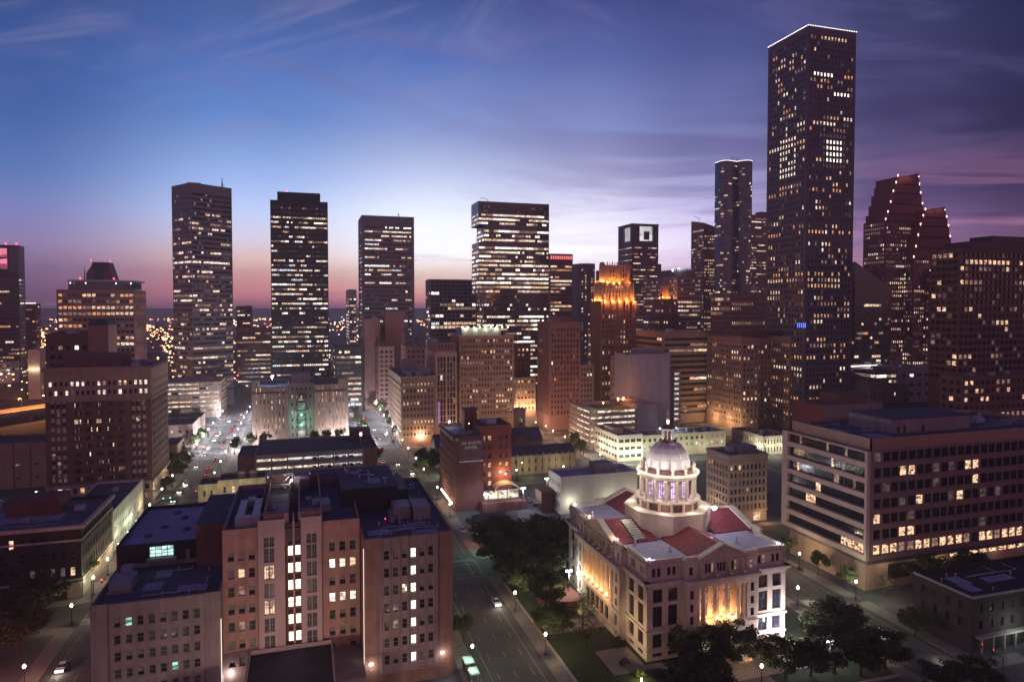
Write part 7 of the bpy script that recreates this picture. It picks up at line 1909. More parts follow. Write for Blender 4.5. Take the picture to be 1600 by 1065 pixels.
def trunkmesh(seed, h, rx, rz, r0, bare=False):
    rng = random.Random(seed); b = MB()
    top = (rng.uniform(-.3, .3), rng.uniform(-.3, .3), h)
    b.tube((0, 0, 0), (0, 0, .4), r0 * 1.5, r0, 8); b.tube((0, 0, .4), top, r0, r0 * .75, 8)
    for i in range(7 if not bare else 8):
        a = i * 2.4 + rng.uniform(-.4, .4); l_ = rx * rng.uniform(.5, .85)
        e = (top[0] + l_ * math.cos(a), top[1] + l_ * math.sin(a), h + rz * rng.uniform(.1, .8))
        mid = (top[0] + .45 * l_ * math.cos(a), top[1] + .45 * l_ * math.sin(a), h + (e[2] - h) * .65)
        b.tube(top, mid, r0 * .5, r0 * .33, 6); b.tube(mid, e, r0 * .33, r0 * .12, 5)
        for j in range(3 if not bare else 7):
            st_ = Vector(mid).lerp(Vector(e), rng.random()); dv = Vector((rng.gauss(0, 1), rng.gauss(0, 1), rng.uniform(.1, 1.2))); dv.normalize()
            en = st_ + dv * rx * rng.uniform(.25, .45); b.tube(st_, en, r0 * .16, r0 * .05, 4)
            if bare:
                for z in range(3):
                    s2 = st_.lerp(en, rng.uniform(.3, .9)); d2 = Vector((rng.gauss(0, 1), rng.gauss(0, 1), rng.uniform(0, 1))); d2.normalize(); b.tube(s2, s2 + d2 * rx * .2, r0 * .07, r0 * .03, 3)
    return b.mesh('trunk', ['bark'])
TK = {'oak': [], 'street': [], 'bare': []}
for i in range(3): TK['oak'].append((trunkmesh(i, 3.2, 7, 4, .42), leafmesh(10 + i, 8.6, 5.0, 7600, .28, 'foliage_dark', 46, (.14, .26)), 6.4))
for i in range(3): TK['street'].append((trunkmesh(5 + i, 2.6, 3, 3, .16), leafmesh(20 + i, 3.2, 3.2, 2200, .24, 'foliage', 12), 5.0))
for i in range(2): TK['bare'].append((trunkmesh(8 + i, 2.8, 5, 4.5, .28, True), leafmesh(30 + i, 5, 3.6, 260, .2, 'foliage', 9), 5.6))
def tree(kind, x, y, s, label, i=0, rz=None):
    tm, lm, z = TK[kind][i % len(TK[kind])]
    r = thing({'oak': 'live_oak', 'street': 'street_tree', 'bare': 'bare_tree'}[kind], label, 'tree', (x, y, .15), rz if rz is not None else (x * 7 + y) % 6.28, {'oak': 'live oaks', 'street': 'young street trees', 'bare': 'leafless trees'}[kind])
    r.scale = (s, s, s)
    a = bpy.data.objects.new('trunk', tm); C.objects.link(a); a.parent = r
    b = bpy.data.objects.new('crown', lm); C.objects.link(b); b.parent = r; b.location = (0, 0, z)
oaks = [(-60.5, 372, .8, 'street oak beside the tan market building'), (-60, 352, .75, 'street oak at the end of the wide brick office building'), (-60.5, 334, .5, 'small street oak by the wide brick office building'), (66, 212, .9, 'oak nearest the dark roofed bar'), (77, 210, .95, 'oak between the courthouse and the parking lot'), (58, 202, .8, 'oak over the kerb at the upper crossing'), (61, 178, .8, 'oak over the pavement beside the middle street'), (102, 123, .75, 'oak right behind the lamp by the courthouse steps'), (60.5, 212, 1.0, 'oak at the far left corner of the courthouse lawn by the crossing'), (65, 189, .95, 'oak beside the floodlight at the left end of the courthouse'), (63, 172, .7, 'small oak over the pavement left of the courthouse terrace'), (-69, 205, 1.0, 'dark live oak in front of the dark brick corner building'), (-66, 186, .95, 'dark live oak at the left kerb nearest the jail'), (-80, 193, 1.05, 'dark live oak farthest left behind the kerb oak'), (-66, 388, 1.0, 'live oak at the far end of the wide brick office building'),
        (62, 200, 1.0, 'large oak at the crossing left of the courthouse'), (70, 204, 1.05, 'large oak behind the left end of the courthouse'), (64, 184, 1.0, 'large oak over the lamp left of the courthouse'), (60, 192, .8, 'oak leaning over the middle street left of the courthouse'), (80, 203, .9, 'oak below the white-walled building'),
        (59.5, 156, .62, 'small oak over the parked lane near the bare trees'), (84, 128.5, .95, 'dark oak covering the near corner of the courthouse'), (93, 130.5, .85, 'dark oak left of the courthouse porch'), (80, 121, .8, 'dark oak at the bottom edge below the courthouse corner'), (74, 124, .6, 'low dark oak at the bottom edge over the lit shrub'),
        (114, 121.5, .95, 'spreading oak just right of the courthouse steps'), (122, 130, 1.0, 'spreading oak in the right corner of the courthouse lawn'), (119, 119, .85, 'oak nearest the bottom edge right of the steps'), (127, 120, .7, 'oak at the right kerb by the crossing'), (108, 122, .6, 'small oak beside the courthouse steps'),
        (146.5, 129.5, .55, 'dark tree at the corner of the dark shop block'), (173, 147, .9, 'dark tree behind the dark shop block'), (188, 146, .9, 'dark tree farthest right behind the dark shop block'),
        (58, 325, .95, 'dark tree in front of the gabled parish halls'), (60, 340, .85, 'dark tree beside the low garage corner on the middle street'), (103, 377, .7, 'dark tree behind the church'), (130, 108, .6, 'dark bush-like oak at the bottom edge right of centre'), (138, 106, .6, 'dark bush-like oak at the bottom right edge')]
for i, (x, y, s, lab) in enumerate(oaks): tree('oak', x, y, s * ((1.08 if y < 135 else 1.22) if 55 < x < 140 and y < 215 else 1.1), lab, i)
sts = [(-62, 226, 'young street tree beside the dark brick corner building'), (37, 160, 'leafy young tree between the bus shelters and the crossing'), (36.5, 186, 'leafy young tree at the jail corner'), (150.6, 181, 'young tree under the banded office, farthest of three'), (151, 168, 'young tree under the banded office, middle of three'), (150.6, 156, 'young tree under the banded office, nearest of three'),
       (57, 232, 'young tree beside the dark roofed bar'), (-38, 404, 'small tree left of the slit-window block'), (-30, 414, 'small tree before the left wing of the slit-window block'), (-22, 412, 'small tree beside the left wing of the slit-window block'), (6, 413, 'small tree before the right wing of the slit-window block'), (12, 411, 'small tree right of the recessed centre'), (20, 412, 'small tree at the right end of the slit-window block'),
       (35, 440, 'street tree right of the slit-window block, nearest'), (35, 470, 'street tree right of the slit-window block, second'), (35, 505, 'street tree right of the slit-window block, farthest'), (55.5, 420, 'street tree at the foot of the tan corner building'), (55.5, 450, 'second street tree along the tan corner building'), (55.5, 480, 'third street tree along the tan corner building'), (55.5, 520, 'street tree below the narrow tan tower'), (55.5, 545, 'farthest street tree of the middle street'),
       (35, 350, 'street tree at the corner of the low garage'), (150, 362, 'street tree below the layered garage'), (145, 340, 'street tree left of the white banded block'), (-60, 420, 'street tree before the cream shop building'), (-60, 440, 'second street tree before the cream shop building'), (-75, 530, 'tree before the corner-on tower garage'), (-88, 528, 'left tree before the corner-on tower garage')]
for i, (x, y, lab) in enumerate(sts): tree('street', x, y, .95 if y < 300 else 1.25, lab, i)
for i, (x, y, s, lab) in enumerate(((64, 147, 1.0, 'leafless tree on the lawn left of the courthouse, nearer'), (68, 158, .95, 'leafless tree on the lawn left of the courthouse, farther'), (73, 166, .8, 'leafless tree beside the brick terrace'), (158, 149.6, .8, 'leafless tree before the banded office base'))): tree('bare', x, y, s, lab, i)
# shrubs
for i, (x, y) in enumerate(((70, 138), (71, 133), (73, 148), (69, 128), (106, 135), (112, 134.5))):
    b = bpy.data.objects.new('shrub', TK['street'][i % 3][1]); C.objects.link(b); b.location = (x, y, .8); b.scale = (.45, .45, .3); b.rotation_euler.z = i
    tag(b, ['lit green shrub on the lawn near the left corner of the courthouse', 'floodlit shrub beside the lawn path', 'low shrub against the courthouse wall left of the corner', 'shrub nearest the bottom edge on the lawn', 'shrub at the foot of the courthouse right front', 'shrub at the right end of the courthouse front'][i], 'shrub', 'shrubs round the courthouse')
r = thing('garden_light', 'small ground light among the shrubs on the lawn', 'garden light', (70.5, 131, .17)); m = MB(); m.lathe([(.1, 0), (.1, .5), (.2, .6), (.2, .75), (.05, .9)], 8); m.build('lamp', 'lamp_warm', r); lamp_obj(r, (0, 0, 1.8), 420, (1, .86, .4), .2)
# low kerb wall round the lawn
r = thing('garden_wall', 'low pale kerb wall along the left edge of the courthouse lawn', 'garden wall', (56.6, 150, .15)); m = MB(); m.box(-.2, .2, -34, 40, 0, .5); m.build('wall', 'concrete', r)
r = thing('garden_wall', 'low pale kerb wall along the bottom right of the courthouse lawn', 'garden wall', (114, 116, .15)); m = MB(); m.box(-12, 13, -.2, .2, 0, .5); m.build('wall', 'concrete', r)

# cars
def car_meshes(paint):
    b = MB(); hw = .9
    prof = [(-2.2, .35), (-2.25, .75), (-2.1, .95), (-1.3, 1.02), (-1.0, 1.05), (1.5, 1.05), (2.15, .95), (2.25, .7), (2.2, .35)]
    n = len(prof)
    for s in (-1, 1): b.face([(p[0], s * hw, p[1]) for p in prof])
    for i in range(n):
        p, q = prof[i], prof[(i + 1) % n]; b.face([(p[0], -hw, p[1]), (q[0], -hw, q[1]), (q[0], hw, q[1]), (p[0], hw, p[1])])
    cab = [(-1.0, 1.04, .85), (-.45, 1.48, .66), (.95, 1.50, .66), (1.75, 1.04, .85)]
    g = MB()
    for i in range(3):
        (a, z, w), (c, z2, w2) = cab[i], cab[i + 1]
        t = b if i == 1 else g; t.face([(a, -w, z), (c, -w2, z2), (c, w2, z2), (a, w, z)])
    for s in (-1, 1): g.face([(x, s * w, z) for x, z, w in cab])
    wh = MB()
    for x in (-1.4, 1.4):
        for s in (-1, 1):
            wh.tube((x, s * .72, .33), (x, s * .94, .33), .33, .33, 12)
    h = MB(); t = MB()
    for s in (-.62, .62): h.box(-2.3, -2.2, s - .2, s + .2, .62, .8); t.box(2.2, 2.3, s - .2, s + .2, .68, .86)
    return b.mesh('body', [paint]), g.mesh('glasshouse', ['glass_dark']), wh.mesh('wheels', ['rubber']), h.mesh('headlights', ['headlight']), t.mesh('taillights', ['taillight']), h.mesh('headlights', ['galvanised_metal']), t.mesh('taillights', ['car_red'])
CARM = {k: car_meshes(k) for k in ('car_white', 'car_black', 'car_silver', 'car_red')}
def car(x, y, ang, paint, on, label, z=.03):
    ms = CARM[paint]
    r = thing('car', label, 'car', (x, y, z), R(ang), 'cars moving on the streets' if on else 'parked cars')
    for i, nm in ((0, 'body'), (1, 'glasshouse'), (2, 'wheels'), (3 if on else 5, 'headlights'), (4 if on else 6, 'taillights')):
        o = bpy.data.objects.new(nm, ms[i]); C.objects.link(o); o.parent = r
    if on: lamp_obj(r, (-3.2, 0, .9), 220, (1, .9, .72), .15, 'headlight_glow')
# front of the car is -x; ang 90 drives toward -y (towards the viewer)
cl = [(50.5, 178, 90, 'car_white', 1, 'white car heading down the middle street past the oaks'), (47, 236, 90, 'car_silver', 1, 'silver car beyond the crossing on the middle street'), (50.2, 330, 90, 'car_white', 1, 'white car beside the low garage on the middle street'), (46, 352, 90, 'car_black', 1, 'black car beside the gabled parish halls'),
      (50, 438, 90, 'car_white', 1, 'white car by the tan corner building'), (44, 455, 90, 'car_silver', 1, 'silver car by the slit-window block'), (51.5, 412, 90, 'car_black', 0, 'black car stopped at the tan corner building'),
      (-53, 340, 90, 'car_white', 1, 'white car with bright headlights on the left street'), (-47, 372, 270, 'car_red', 1, 'red car driving away up the left street'), (-47, 440, 270, 'car_black', 1, 'black car driving away beside the slit-window block'), (-53, 470, 90, 'car_silver', 1, 'silver car approaching on the far left street'), (-52, 520, 90, 'car_white', 1, 'white car farthest up the left street'),
      (56.5 - 1.2, 240, 90, 'car_white', 0, 'white car parked beside the dark roofed bar'), (102, 240, 60, 'car_black', 0, 'dark car crossing the lot before the white-walled building'), (90, 268, 0, 'car_silver', 0, 'silver van-like car at the edge of the lot'), (91, 273, 0, 'car_silver', 0, 'second silver car at the edge of the lot'), (92, 262, 0, 'car_black', 0, 'black car at the edge of the lot beside the annex'),
      (137, 131, 270, 'car_white', 1, 'pale car on the right street beside the oaks'), (142, 115, 270, 'car_black', 1, 'dark car with red tail lights at the bottom right crossing'), (144, 262, 270, 'car_red', 1, 'red car far down the right street'), (177, 240, 0, 'car_black', 0, 'black car parked behind the pink-tan office'), (183, 252, 0, 'car_black', 0, 'second black car parked behind the pink-tan office'), (182, 262, 0, 'car_silver', 0, 'grey car parked behind the pink-tan office'), (193, 246, 0, 'car_black', 0, 'black car at the far side of the lot by the cream corner building'),
      (-72, 168, 100, 'car_red', 1, 'car glowing red under the dark oaks at bottom left')]
for i in range(7):
    for j, zz in ((0, 8.66), (1, 12.5)):
        if (i + j) % 4 != 3: cl.append((4 + i * 3.3, 319.2, 90 if (i + j) % 2 else 270, ('car_white', 'car_black', 'car_silver')[(i * 2 + j) % 3], 0, 'car on the %s lit deck of the low garage, %s from the left' % (('middle', 'top')[j], ORD[i] if i else 'first'), zz))
for c in cl: car(*c[:6], z=c[6] if len(c) > 6 else (.03 if abs(c[2]) > 60 or c[4] else .18))
for xs, nm, y0_, y1_, ang in (((39.2, 42.6), 'left lane of the middle street', 215, 640, 270), ((-53.6,), 'left lane of the left street', 175, 560, 90), ((-46.2,), 'right lane of the left street', 205, 640, 270), ((134.5,), 'left lane of the right street', 150, 300, 270)):
    rr = random.Random(len(nm)); y = y0_; k = 0
    while y < y1_ and k < 14:
        x = rr.choice(xs); far = y > 400
        o_ = ('%s car, %s in the %s' % (('white', 'silver', 'black', 'red')[(k * 3 + len(nm)) % 4], ORD[k], nm))
        car(x, y, ang, ('car_white', 'car_silver', 'car_black', 'car_red')[(k * 3 + len(nm)) % 4], 1, o_); k += 1
        y += rr.uniform(14, 34)
rng = random.Random(8)
for i in range(12):
    car(-138 + (i % 6) * 5.2, 318 + (i // 6) * 12, 90, rng.choice(['car_white', 'car_silver', 'car_black']), 0, 'parked car in the lot at the left edge, %s in the %s row' % (ORD[i % 6], 'nearer' if i < 6 else 'farther'), .18)
for i in range(4): 
    r = street_lamp(-136 + 14 * i, 326, 'lamp_cool', (.85, .9, 1), 500, '%s lamp between the parked cars at the left edge' % ORD[i])
# red lamp added to tint the bottom left corner
r = thing('street_lamp', 'red-tinted lamp by the pavement at the bottom left corner', 'street lamp', (-67, 160, .15)); m = MB(); m.tube((0, 0, 0), (0, 0, 4.5), .09); m.build('post', 'dark_frame', r)
m = MB(); m.lathe([(.1, 4.5), (.28, 4.7), (.28, 4.95), (.05, 5.1)], 8); m.build('globe', 'signal_red', r); lamp_obj(r, (0, 0, 5.8), 9000, (1, .10, .08), .3)

# ------------------------------------------------------------------ jail complex, foreground
jl = bld('large brick jail complex in three blocks with a tall lit stair window, left foreground', (-41, 31.3, 145.9, 200), 'jail_building', 'building')
JX, JY, _ = jl.location
# centre block: x -17..11.2, front y 154.6
zc = 35.0
fhj = 3.85; z0j = 4.0
rj = [(z0j + i * fhj + 1.0, z0j + i * fhj + 3.0) for i in range(7)]
def jp(lit):
    def f(k, r, c, n, rng): return lit.get((r, c)) or rng.choice(['glass_green', 'glass_half', 'glass_dark', 'glass_half', 'glass_green', 'blind'])
    return f
SJ = style(wall='orange_brick', rv=.3, frame='sash+')
wj = 28.2
cL = [(1.0 + 2.1 * i, 1.0 + 2.1 * i + 1.3) for i in range(3)]
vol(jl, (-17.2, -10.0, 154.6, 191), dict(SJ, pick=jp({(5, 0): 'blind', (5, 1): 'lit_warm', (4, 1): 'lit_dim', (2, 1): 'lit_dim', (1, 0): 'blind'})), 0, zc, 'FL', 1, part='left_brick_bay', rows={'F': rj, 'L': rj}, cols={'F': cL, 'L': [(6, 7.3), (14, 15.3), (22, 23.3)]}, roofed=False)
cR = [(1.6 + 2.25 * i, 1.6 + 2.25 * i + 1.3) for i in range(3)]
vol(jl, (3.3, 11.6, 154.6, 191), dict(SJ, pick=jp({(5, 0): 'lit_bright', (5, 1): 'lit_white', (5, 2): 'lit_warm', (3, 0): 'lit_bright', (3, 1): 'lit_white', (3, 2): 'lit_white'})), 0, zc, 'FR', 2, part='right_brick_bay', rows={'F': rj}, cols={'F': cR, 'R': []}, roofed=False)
def pan(x0, x1, zt):
    vol(jl, (x0, x1, 153.7, 160), style(wall='pale_panel', rv=.35, frame='thick', pick=lambda k, r, c, n, rng: 'lit_warm' if (x0 < -5 and ((r == 5 and c in (0, 1)) or (r == 3))) else 'glass_green'), 0, zt, 'F', int(x0 * 3) + 99, part='panel_bay', rows={'F': [(z0j + i * fhj + .25, z0j + i * fhj + 3.35) for i in range(7)] + [(z0j + 7 * fhj - .2, z0j + 7 * fhj + 1.9)]}, cols={'F': [(1.15, 2.2), (2.3, 3.35)]}, roofed=False)
pan(-10.0, -4.5, 36.6); pan(-1.2 + .1, 3.3, 36.6)
vol(jl, (-9.0, -3.7, 156, 191), style(base=99, wall='orange_brick'), 30, 37.2, '', 5, part='bay_back', roofed=False); vol(jl, (-1.7, 3.5, 156, 191), style(base=99, wall='orange_brick'), 30, 37.2, '', 6, part='bay_back', roofed=False)
# stair strip between the bays, lit floor by floor
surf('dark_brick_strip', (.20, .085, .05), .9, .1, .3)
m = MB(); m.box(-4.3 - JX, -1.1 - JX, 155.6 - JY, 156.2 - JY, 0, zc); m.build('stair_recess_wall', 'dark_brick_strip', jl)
for c_ in (-4.0, -2.45):
    for i in range(7):
        o = bpy.data.objects.new('window', pane_mesh(1.15, 2.2, 'lit_stair', 'sash')); C.objects.link(o); o.parent = jl; o.location = (c_ - JX + .1, 155.5 - JY, z0j + i * fhj + .7)
        o2 = MB()
        for q in range(3): o2.box(c_ - JX + .12, c_ - JX + 1.22, 155.4 - JY, 155.48 - JY, z0j + i * fhj + 3.05 + q * .28, z0j + i * fhj + 3.2 + q * .28)
        o2.build('louvre', 'dark_frame', jl)
m = MB(); m.box(-2.85 - JX, -2.45 - JX, 154.4 - JY, 155.6 - JY, 0, 35.8); m.tube((-2.65 - JX, 154.8 - JY, 35.8), (-2.65 - JX, 154.8 - JY, 37.6), .2, .05); m.build('centre_fin', 'pale_panel', jl)
m = MB()
for q in range(9): m.box(-4.2 - JX, -1.2 - JX, 155.35 - JY, 155.5 - JY, 31.2 + q * .4, 31.38 + q * .4)
m.build('top_louvre', 'grey_metal', jl)
for z in (9, 20, 30): pass
# roof of the centre block
m = MB(); m.face([(-16.6 - JX, 155 - JY, zc - .9), (11.2 - JX, 155 - JY, zc - .9), (11.2 - JX, 190.6 - JY, zc - .9), (-16.6 - JX, 190.6 - JY, zc - .9)]); m.build('roof', 'roof_membrane', jl)
part_box(jl, 'back_parapet', 'grey_plaster', -17, 11.6, 190.6, 191, 30, 35.4)
part_box(jl, 'left_parapet', 'grey_plaster', -17, -16.6, 156, 191, 34, 35.2)
# services on that roof
m = MB()
def dx(x0, x1, y0, y1, z0, z1): m.box(x0 - JX, x1 - JX, y0 - JY, y1 - JY, z0, z1)
dx(-15, -10, 158, 160, 34.2, 36.4); dx(-11.6, -10, 160, 176, 34.2, 36.2); dx(-15, -13.4, 160, 175, 34.2, 35.8); dx(-13.4, -10, 174, 176, 34.2, 36.2); m.build('roof_duct', 'galvanised_metal', jl)
m = MB()
for x in (-9, -3.2):
    for y in (184, 189): m.tube((x - JX, y - JY, 34), (x - JX, y - JY, 39.5), .12)
for z in (36.5, 39.4):
    m.tube((-9 - JX, 184 - JY, z), (-3.2 - JX, 184 - JY, z), .1); m.tube((-9 - JX, 189 - JY, z), (-3.2 - JX, 189 - JY, z), .1); m.tube((-9 - JX, 184 - JY, z), (-9 - JX, 189 - JY, z), .1); m.tube((-3.2 - JX, 184 - JY, z), (-3.2 - JX, 189 - JY, z), .1)
m.tube((-9 - JX, 184 - JY, 34), (-3.2 - JX, 184 - JY, 39.4), .07); m.tube((-3.2 - JX, 184 - JY, 34), (-9 - JX, 184 - JY, 39.4), .07); m.build('steel_frame', 'grey_metal', jl)
part_box(jl, 'plant_room', 'grey_plaster', -3, 1, 186, 190.5, 34, 38)
m = MB(); m.lathe([(.1, 0), (.3, .2), (.3, .5), (.1, .6)], 8, -3.4 - JX, 185 - JY); 
for v_i in range(len(m.v)): m.v[v_i] = (m.v[v_i][0], m.v[v_i][1], m.v[v_i][2] + 37)
m.build('roof_lamp', 'lamp_cool', jl); lamp_obj(jl, (-4.4 - JX, 183.5 - JY, 37.6), 420, (1, .86, .80), .2)
m = MB(); dx(1.5, 5.5, 164, 170, 34.2, 36.2); dx(2.2, 3.4, 165, 169, 36.2, 36.6); dx(0, 1.4, 172, 175, 34.2, 35.4); m.build('chiller', 'grey_metal', jl)
# higher plant block with a blue-black roof
part_box(jl, 'upper_plant_block', 'black_metal', 8.5, 22, 168, 189, 30, 38.2); part_box(jl, 'upper_plant_roof', 'roof_membrane', 8.3, 22.2, 167.8, 189.2, 38.2, 38.5)
part_box(jl, 'rear_plant_block', 'grey_plaster', 1.5, 21, 191.2, 197.5, 25, 36.4); part_box(jl, 'rear_plant_roof', 'roof_membrane', 1.3, 21.2, 191.1, 197.7, 36.4, 36.65)
part_box(jl, 'side_plant_block', 'black_metal', 22.3, 25.5, 174, 190, 31, 35.5)
m = MB()
for (x, y) in ((11, 183), (13.5, 185), (16, 179), (19, 175), (10, 186)): dx(x, x + 1.3, y, y + .5, 38.5, 38.75)
m.build('roof_hatch', 'galvanised_metal', jl)
# right wing
zr_ = 33.0
def jr(k, r, c, n, rng):
    if c == 3: return 'lit_stair'
    if (r, c) in ((4, 2),): return 'lit_white'
    if (r, c) in ((5, 1), (4, 1), (4, 0), (3, 1), (2, 5)): return 'glass_green'
    if (r, c) in ((2, 1),): return 'lit_dim'
    return rng.choice(['glass_dark', 'glass_dark', 'glass_half', 'glass_green', 'glass_dark', 'blind'])
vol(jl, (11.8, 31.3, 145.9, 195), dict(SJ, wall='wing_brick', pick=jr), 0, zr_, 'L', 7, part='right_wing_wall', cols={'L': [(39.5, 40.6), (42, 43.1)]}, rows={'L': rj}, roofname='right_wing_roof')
m = MB(); pn = facade(m, (15.1 - JX, 145.55 - JY), (1, 0), 12.7, 3.6, zr_ - .05, [(.95 + 1.93 * i, .95 + 1.93 * i + 1.15) for i in range(6)], rj, .3)
m.face([(15.1 - JX, 145.55 - JY, 3.6), (15.1 - JX, 145.9 - JY, 3.6), (15.1 - JX, 145.9 - JY, zr_), (15.1 - JX, 145.55 - JY, zr_)])
m.face([(27.8 - JX, 145.55 - JY, 3.6), (27.8 - JX, 145.9 - JY, 3.6), (27.8 - JX, 145.9 - JY, zr_), (27.8 - JX, 145.55 - JY, zr_)])
m.build('panel_front', 'mauve_panel', jl)
rng = random.Random(4)
m = MB()
for (r, c, p, u, w_, h_) in pn:
    mt = jr('F', r, c, 7, rng)
    o = bpy.data.objects.new('window', pane_mesh(w_, h_, mt, 'sash')); C.objects.link(o); o.parent = jl; o.location = p
    m.box(p[0] - .08, p[0] + w_ + .08, p[1] - .42, p[1] - .28, p[2] - .12, p[2] - .01)
m.build('window_sill', 'pale_panel', jl)
m = MB()
for i in range(7): m.box(15.1 + .4 + 1.93 * i - .1 - JX, 15.1 + .4 + 1.93 * i + .1 - JX, 145.42 - JY, 145.54 - JY, 3.6, zr_ - .3)
m.box(14.8 - JX, 28.1 - JX, 145.4 - JY, 145.54 - JY, 3.2, 3.6); m.build('panel_rib', 'mauve_panel', jl)
m = MB(); dx(20, 24, 160, 166, 32.2, 35.2); 
for i in range(7): dx(24.4, 28.6, 158.2 + i * 1.1, 159.0 + i * 1.1, 34.8, 35.2)
dx(24.5, 28.5, 158, 166, 32.2, 34.8); dx(19, 20, 158, 164, 32.2, 33.6); m.build('cooling_unit', 'grey_metal', jl)
m = MB(); dx(20.6, 21.2, 156.5, 157.1, 32.2, 34.4); dx(23, 23.5, 150, 150.5, 32.2, 33.2); m.build('roof_vent', 'grey_metal', jl)
roof_stuff(jl, 12.5, 30, 147, 158, 32.1, 5, 4, 3); roof_stuff(jl, 23, 30.5, 168, 194, 32.1, 6, 3, 3); roof_stuff(jl, -9, 8, 162, 184, 34.1, 7, 5, 4); roof_stuff(jl, -34, -19, 152, 169, 22.9, 9, 4, 3); roof_stuff(jl, 9, 21.5, 169, 188, 38.5, 12, 2, 2)
beacon(jl, 17.8, 158, 33.2, 'beacon_red', .15)
# left wing (annex), front y 149.6
za = 23.8
rs = [(.6 + i * 3.45 + 1.15, .6 + i * 3.45 + 2.95) for i in range(6)]
def ja(k, r, c, n, rng):
    if (r, c) in ((5, 1), (1, 1), (2, 5)): return 'lit_green'
    return rng.choice(['glass_green', 'glass_half', 'glass_green', 'glass_dark'])
vol(jl, (-41, -17.2, 149.9, 172), dict(SJ, wall='mauve_panel', pick=ja), 0, za, 'L', 8, part='left_wing_wall', roofname='left_wing_roof', cols={'L': [(3, 4.2), (9, 10.2)]}, rows={'L': rs})
m = MB(); pn = facade(m, (-37.6 - JX, 149.55 - JY), (1, 0), 17.3, 0, za - .03, [(.75 + 2.08 * i, .75 + 2.08 * i + 1.2) for i in range(8)], rs, .28)
for x in (-37.6, -20.3): m.face([(x - JX, 149.55 - JY, 0), (x - JX, 149.9 - JY, 0), (x - JX, 149.9 - JY, za), (x - JX, 149.55 - JY, za)])
m.build('left_wing_panels', 'mauve_panel', jl)
m = MB()
for (r, c, p, u, w_, h_) in pn:
    o = bpy.data.objects.new('window', pane_mesh(w_, h_, ja('F', r, c, 6, rng), 'sash')); C.objects.link(o); o.parent = jl; o.location = p
    m.box(p[0] - .05, p[0] + w_ + .05, p[1] - .4, p[1] - .26, p[2] + h_ + .0, p[2] + h_ + .1)
m.build('window_hood', 'mauve_panel', jl)
# dark block with the green-lit glazing behind, violet roof
vol(jl, (-41.5, -24.3, 172, 204), style(base=99, wall='black_metal', roof='roof_membrane_pale'), 0, 28.2, '', 9, part='gymnasium_wall', roofname='gymnasium_roof')
m = MB(); m.face([(x - JX, 171.9 - JY, z) for x, z in ((-34.6, 25.0), (-29.6, 25.0), (-29.6, 27.4), (-34.6, 27.4))]); gz = m.build('lit_glazing', 'screen_glow', jl)
m = MB()
for i in range(5): m.box(-34.65 + i * 1.25 - .05 - JX, -34.65 + i * 1.25 + .05 - JX, 171.75 - JY, 171.88 - JY, 25, 27.4)
for z in (25, 25.8, 26.6, 27.4): m.box(-34.7 - JX, -29.6 - JX, 171.74 - JY, 171.885 - JY, z - .05, z + .05)
m.build('glazing_bar', 'dark_frame', gz)
part_box(jl, 'balcony', 'grey_metal', -35.2, -28.9, 170.6, 171.95, 24.2, 24.9); part_box(jl, 'brick_pier', 'brown_brick', -24.2, -17.05, 168, 193, 20, 32.6); part_box(jl, 'pier_roof', 'roof_membrane', -24.3, -17.02, 167.9, 193.1, 32.6, 32.9)
part_box(jl, 'roof_door', 'grey_metal', -27, -26.2, 171.7, 171.96, 23.6, 26)
m = MB()
dx(-39.5, -35.2, 157, 163, 23, 25.2); dx(-38.6, -36.4, 163, 166, 23, 26); dx(-40, -34.8, 156.6, 157, 23, 23.4); m.build('roof_machine', 'grey_metal', jl)
m = MB(); 
for (x, y) in ((-34, 186), (-30.5, 193), (-36.5, 180), (-28.5, 183), (-33, 198)): m.lathe([(.9, 27.4), (.9, 27.75), (.2, 27.85)], 14, x - JX, y - JY)
m.build('roof_drain_dome', 'roof_membrane', jl)
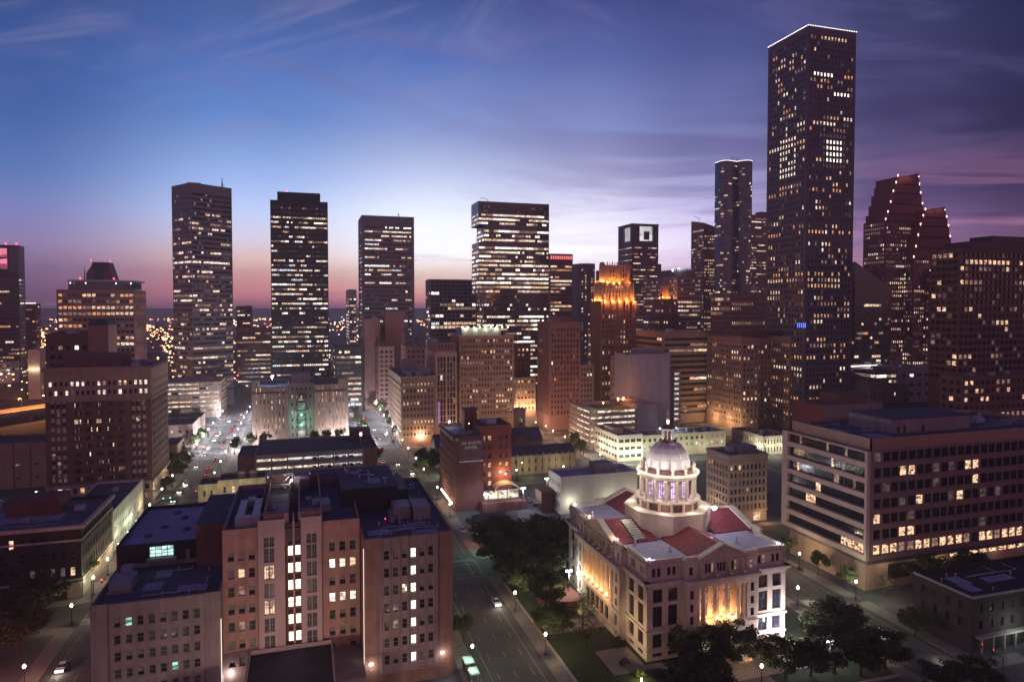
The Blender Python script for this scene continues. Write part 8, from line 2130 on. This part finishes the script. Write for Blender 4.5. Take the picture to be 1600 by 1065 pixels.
# low porch roof in front and wall lights
vol(jl, (-12, 5.4, 134, 153.6), style(base=99, wall='pale_panel', roof='roof_membrane_dark'), 0, 8.6, '', 10, part='porch_wall', roofname='porch_roof')
part_box(jl, 'low_link', 'mauve_panel', 5.5, 11.7, 140, 154.5, 0, 6.2)
def jlight(x, y, z, p, c=(1, .84, .78)):
    m = MB(); m.box(x - .35 - JX, x + .35 - JX, y - .18 - JY, y - .02 - JY, z - .2, z + .2); m.build('wall_light', 'lamp_warm', jl); lamp_obj(jl, (x - JX, y - 1.0 - JY, z - .3), p, c, .2, 'wall_lamp')
jlight(28.9, 145.9, 5.8, 200); jlight(13.2, 145.9, 5.6, 200); jlight(-15.8, 154.6, 4, 260, (.85, .85, 1))
m = MB(); m.box(11.68 - JX, 11.78 - JX, 145.7 - JY, 145.88 - JY, 0, 31); m.build('light_strip', 'strip_glow', jl) if glow('strip_glow', (1, .75, .62), 1.6, var=False) else None
m = MB(); m.box(-17.16 - JX, -17.04 - JX, 149.7 - JY, 149.88 - JY, 0, 18); m.build('light_strip', 'strip_glow', jl)
lamp_obj(jl, (10.2 - JX, 147 - JY, 6), 900, (1, .74, .62), .3, 'corner_floodlight'); lamp_obj(jl, (-4 - JX, 126 - JY, 9), 11000, (1, .72, .60), .8, 'forecourt_fill'); lamp_obj(jl, (20 - JX, 128 - JY, 8), 1500, (1, .66, .55), .6, 'forecourt_fill')  # forecourt lamps are out of view, added to brighten the jail front
lamp_obj(jl, (-30 - JX, 132 - JY, 9), 900, (.95, .75, .78), .6, 'forecourt_fill')
# ------------------------------------------------------------------ evening haze
m = MB(); m.box(-4000, 4200, -60, 4400, -1, 290)
hz = m.mesh('haze', []); hm = bpy.data.materials.new('haze'); hm.use_nodes = True; t = hm.node_tree
for n in list(t.nodes): t.nodes.remove(n)
pv = t.nodes.new('ShaderNodeVolumePrincipled'); pv.inputs['Color'].default_value = (0.95, 0.86, 0.90, 1); pv.inputs['Density'].default_value = 0.0002; pv.inputs['Anisotropy'].default_value = 0.35
mo = t.nodes.new('ShaderNodeOutputMaterial'); t.links.new(pv.outputs[0], mo.inputs['Volume'])
hz.materials.append(hm)
ho = bpy.data.objects.new('haze', hz); C.objects.link(ho); ho['kind'] = 'stuff'; ho['label'] = 'thin violet evening haze over the city'; ho['category'] = 'haze'
